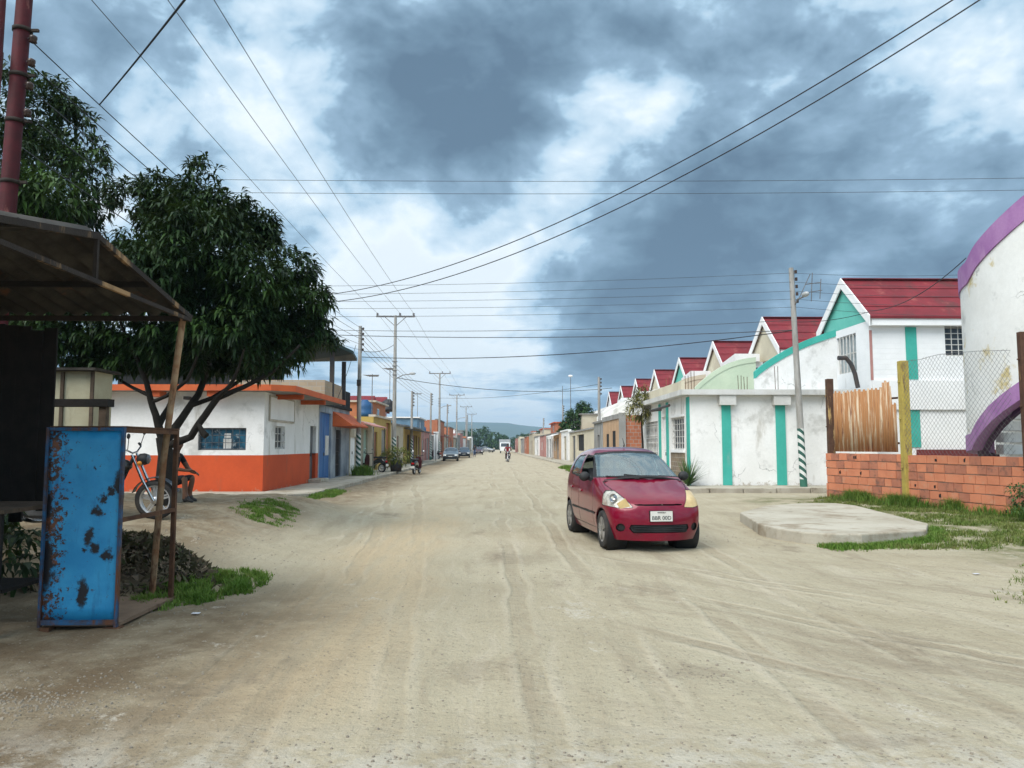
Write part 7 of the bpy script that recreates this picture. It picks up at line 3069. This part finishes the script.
# twin service cables sweeping to the upper right
for i, (p0_, p1_) in enumerate((((333, 294), (962, -6)), ((331, 302), (992, -8)))):
    A_ = at(*p0_, 26)
    B2_ = at(*p1_, 12)
    wire(A_, B2_, .92 + .12 * i, .013, '%s of twin black cables sweeping from the tree to the top right' % ['upper', 'lower'][i], m_cable, 34, name='service_cable', group='twin black cables')
# drop to the curved house
wire(at(797, 322, 26), at(868, 312, 27.5), .1, .011, 'short black cable from the leaning pole to the white gabled house', m_cable, name='service_cable')
wire(at(868, 311, 27.5), at(966, 258, 19.6), .35, .013, 'black cable from the white gabled house up to the curved wall', m_cable, name='service_cable')
# cable between the slim pole and the first crossarm pole, and the black cable across the far street
wire(at(359, 350, 37.5), at(393.5, 345, 51), .25, .016, 'short drooping cable between the slim pole and the crossarm pole', m_cable, name='service_cable')
wire(at(398, 378, 51), at(612, 388, 60), .55, .020, 'black cable drooping across the far part of the street', m_cable, name='service_cable')
wire(at(441, 398, 91), at(600, 384, 56), .4, .016, 'thin cable crossing the far street above the parked cars', m_bare, name='service_cable')
wire(at(334, 407, 33), at(356, 345, 37.5), .15, .012, 'slanting drop cable from the slim pole to the terrace parapet', m_cable, name='service_cable')

# ================================================================== GRASS, WEEDS, STONES, LITTER
def grass_mat(name, c1, c2, c3):
    m, t, b, tc, out = new_mat(name)
    c = t.mix(t.ramp(t.noise(tc, 1.7, 5, .6), .38, .62), c1, c2)
    c = t.mix(t.ramp(t.noise(tc, 7, 4, .6), .52, .72), c, c3)
    t.l(c, b.inputs['Base Color'])
    b.inputs['Roughness'].default_value = .7
    b.inputs['Specular IOR Level'].default_value = .2
    tr = t.n('ShaderNodeBsdfTranslucent')
    t.l(c, tr.inputs[0])
    mx = t.n('ShaderNodeMixShader')
    mx.inputs[0].default_value = .3
    t.l(b.outputs[0], mx.inputs[1])
    t.l(tr.outputs[0], mx.inputs[2])
    t.l(mx.outputs[0], out.inputs[0])
    return m


m_grass = grass_mat('verge grass', (.11, .165, .03), (.17, .20, .055), (.26, .23, .10))
m_grassg = grass_mat('lush grass', (.095, .185, .025), (.14, .23, .04), (.22, .23, .07))


def grass(label, n, sampler, hmin, hmax, mat, seed, zoff=0.0, wid=.006, zf=None):
    r = random.Random(seed)
    mb = MB()
    done = 0
    tries = 0
    while done < n and tries < n * 12:
        tries += 1
        s = sampler(r)
        if s is None:
            continue
        x, y, dens = s
        if r.random() > dens:
            continue
        z = (zf(x, y) if zf else gnd(x, y)) - .012
        for _ in range(3):
            a = r.uniform(0, 2 * pi)
            h = r.uniform(hmin, hmax) * (.6 + .6 * dens)
            lx, ly = cos(a), sin(a)
            bend = r.uniform(.2, .9) * h
            bx_, by_ = x + r.gauss(0, .02), y + r.gauss(0, .02)
            w = wid * r.uniform(.7, 1.4)
            sx, sy = -ly * w, lx * w
            i = len(mb.v)
            mb.v += [Vector((bx_ - sx, by_ - sy, z)), Vector((bx_ + sx, by_ + sy, z)), Vector((bx_ + lx * bend * .35 + sx * .7, by_ + ly * bend * .35 + sy * .7, z + h * .62)),
                     Vector((bx_ + lx * bend * .35 - sx * .7, by_ + ly * bend * .35 - sy * .7, z + h * .62)), Vector((bx_ + lx * bend, by_ + ly * bend, z + h * .95))]
            mb.f += [(i, i + 1, i + 2, i + 3), (i + 3, i + 2, i + 4)]
            mb.mi += [0, 0]
            mb.sm += [True, True]
        done += 1
    return tag(mb.build('grass', mat), label, 'grass', kind='stuff')


def nz(x, y, s, o=0.0):
    return noise.fractal(Vector((x * s, y * s, o)), 1.0, 2.0, 4)


def wall_x(y):
    "x of the brick wall face at y"
    if y > 18.45:
        return 9.88 + (9.22 - 9.88) * (y - 18.45) / (21.2 - 18.45)
    if y > 14.6:
        return 10.62 + (9.88 - 10.62) * (y - 14.6) / 3.85
    return 10.62 + (11.3 - 10.62) * (14.6 - y) / 4.4


def right_verge(r):
    y = r.uniform(6.4, 21)
    xr = wall_x(y) - .05
    x = r.uniform(4.6, xr)
    if in_poly((x, y), poly):
        return None
    if y > 11.9:
        edge = 4.9 if y < 12.6 else (7.2 if y < 16 else 8.0)
    else:
        edge = 5.0 + 1.5 * smooth(11.7, 10.6, y) - 1.9 * smooth(9.2, 7.6, y)
    edge += .7 * nz(x, y, .5)
    d = smooth(edge, edge + 1.1, x) * smooth(-.42, .22, nz(x, y, .9, 3)) * smooth(-.5, .15, nz(x, y, 3.2, 9))
    d = max(d * .85, smooth(xr - .75, xr - .15, x))
    bare = ((x - 6.5) / .9) ** 2 + ((y - 10.4) / .7) ** 2          # trodden bare patch
    d *= smooth(.5, 1.3, bare + .5 * nz(x, y, 1.2, 4))
    return (x, y, d) if d > .03 else None


grass('short patchy green grass on the right verge below the brick wall', 20000, right_verge, .03, .10, m_grass, 4)


def pave_edge(r):
    x = 4.95 + 2.75 * r.random()
    y = 11.75 + max(0, x - 5.66) * .42 + max(0, x - 7.0) * 1.3 - abs(r.gauss(.0, .2))
    return (x, y, .8)


grass('tufts of grass along the near edge of the concrete corner', 2200, pave_edge, .03, .10, m_grassg, 5)


def wall_foot(r):
    y = r.uniform(9, 21)
    x = wall_x(y) - abs(r.gauss(0, .16)) - .03
    return (x, y, smooth(-.3, .3, nz(x, y, .9, 1)))


grass('taller weeds growing along the foot of the brick wall', 3200, wall_foot, .10, .34, m_grassg, 6)


def left_patch(r):
    x, y = r.uniform(-4.5, -2.0), r.uniform(6.8, 10.2)
    d = 1 - (((x + 3.12) / .58) ** 2 + ((y - 8.45 - .4 * (x + 3.12)) / 1.0) ** 2)
    d = smooth(-.15, .75, d + .4 * nz(x, y, 1.3, 2)) * smooth(-.25, .35, nz(x, y, 4.5, 7))
    return (x, y, d) if d > .04 else None


grass('lush green grass patch beside the blue cabinet frame', 4200, left_patch, .03, .12, m_grassg, 7, wid=.006)


def mound_patch(r):
    x, y = r.uniform(-5.4, -3.0), r.uniform(11.5, 16.8)
    d = 1 - (((x + 4.25 + (y - 14.4) * .18) / .55) ** 2 + ((y - 14.2) / 1.9) ** 2)
    d = smooth(-.2, .8, d + .5 * nz(x, y, 1.1, 5)) * smooth(-.3, .3, nz(x, y, 3.5, 5))
    return (x, y, d * .8) if d > .04 else None


grass('strip of low grass on the dirt mound beside the street', 2600, mound_patch, .02, .08, m_grassg, 8)


def kerb_patch(r):
    x, y = r.uniform(-6.3, -4.6), r.uniform(21.4, 28)
    d = 1 - (((x + 5.4) / .6) ** 2 + ((y - 24.2) / 2.4) ** 2)
    d = smooth(-.1, .8, d + .5 * nz(x, y, 1.0, 6)) * smooth(-.3, .3, nz(x, y, 3.5, 5))
    return (x, y, d) if d > .05 and x > -5.66 else None


grass('tuft of grass in front of the left kerb by the corner shop', 900, kerb_patch, .04, .15, m_grassg, 9, wid=.009)


def far_patch(r):
    x, y = r.uniform(4.2, 5.3), r.uniform(36, 62)
    d = smooth(-.2, .3, nz(x, y, .3, 6)) * smooth(4.2, 4.9, x)
    return (x, y, d) if d > .05 else None


grass('strip of grass by the right kerb behind the red car', 2200, far_patch, .08, .25, m_grassg, 10, wid=.014)


def pole_foot(r):
    a = r.uniform(0, 6.28)
    d = abs(r.gauss(0, .28))
    return (at(358, 470, 37.5).x + .25 + d * cos(a), 37.2 + d * sin(a), 1.0)


grass('clump of weeds at the foot of the slim left pole', 420, pole_foot, .15, .5, m_grassg, 12, wid=.012, zf=lambda x, y: .13)

# bushy weed by the brick wall
p = at(986, 520, 14.2)
wd2 = crown([((10.15, 14.0, .42), (.45, .4, .32)), ((10.4, 13.6, .35), (.4, .4, .3)), ((9.95, 14.3, .62), (.22, .2, .22))], 330, 8, .10, .035, 61, droop=.2, gap=.3)
tag(wd2.build('weed_bush', m_mango if False else leaf_mat('weed leaf', (.03, .075, .02), (.05, .10, .025), (.08, .13, .03), .6)), 'dark green bushy weed against the foot of the brick wall', 'bush')

# loose stones over the street, thickest in a few worn patches
m_stone2 = M('loose stone', (.29, .25, .195), (.21, .18, .14), 9, .9, .4, 60)
r_ = random.Random(99)
q = MB()


def pebble(x, y, s, sink=.35):
    z = gnd(x, y) + s * (.5 - sink)
    n_ = 5
    top = [Vector((x + s * r_.uniform(.25, .5) * cos(2 * pi * k / n_), y + s * r_.uniform(.25, .5) * sin(2 * pi * k / n_), z + s * r_.uniform(.12, .34))) for k in range(n_)]
    bot = [Vector((x + s * r_.uniform(.5, .75) * cos(2 * pi * k / n_ + .2), y + s * r_.uniform(.5, .75) * sin(2 * pi * k / n_ + .2), z - s * .45)) for k in range(n_)]
    i = len(q.v)
    q.v += top + bot
    q.f.append(tuple(range(i, i + n_)))
    q.mi.append(0)
    q.sm.append(False)
    for k in range(n_):
        q.f.append((i + n_ + k, i + n_ + (k + 1) % n_, i + (k + 1) % n_, i + k))
        q.mi.append(0)
        q.sm.append(False)


for _ in range(1500):
    y_ = 3.0 + 19 * r_.random() ** 1.7
    pebble(r_.uniform(-5, 8), y_, r_.uniform(.006, .016) * (1.8 if r_.random() < .05 else 1))
for cx_, cy_, sx_, sy_, n_ in ((*gpx(690, 672), .25, .18, 90), (*gpx(30, 705), .35, .12, 220), (.2, 9.2, .6, .5, 60), (-3.0, 4.9, .5, .3, 320), (-2.0, 3.6, .9, .25, 320), (.4, 3.7, 1.4, .25, 260), (-3.4, 7.6, .7, .5, 260), (-4.2, 10.8, .9, 1.6, 420), (-4.9, 14.5, .8, 1.8, 300), (4.1, 12.8, .5, .5, 70), (3.9, 16.5, .5, .6, 90)):
    for _ in range(n_):
        pebble(r_.gauss(cx_, sx_), r_.gauss(cy_, sy_), r_.uniform(.006, .022))
tag(q.build('gravel', m_stone2), 'loose stones scattered over the dirt street', 'gravel', kind='stuff')

# scraps of litter
for i, (px_, py_, lab) in enumerate(((822, 503, 'white scrap of plastic in the weeds by the wall foot'), (196, 611, 'white scrap of paper at the edge of the grass patch'), (976, 570, 'pale scrap of litter on the right verge grass'))):
    d = ray(px_, py_)
    t_hit = -CAM_H / d.z * .97
    P_ = Vector((0, 0, CAM_H)) + d * t_hit
    q = MB()
    z = gnd(P_.x, P_.y)
    s = .035
    vs_ = [(P_.x + (a - .5) * s * 2, P_.y + (b - .5) * s * 1.4, z + .015 + .03 * noise.noise(Vector((a * 3 + i, b * 3, 0)))) for a in (0, .33, .66, 1) for b in (0, .33, .66, 1)]
    q.add(vs_, [(4 * a + b, 4 * a + b + 1, 4 * a + b + 5, 4 * a + b + 4) for a in range(3) for b in range(3)], 0, True)
    o = q.build('litter', m_whitecloth)
    md = o.modifiers.new('t', 'SOLIDIFY')
    md.thickness = .004
    tag(o, lab, 'litter')
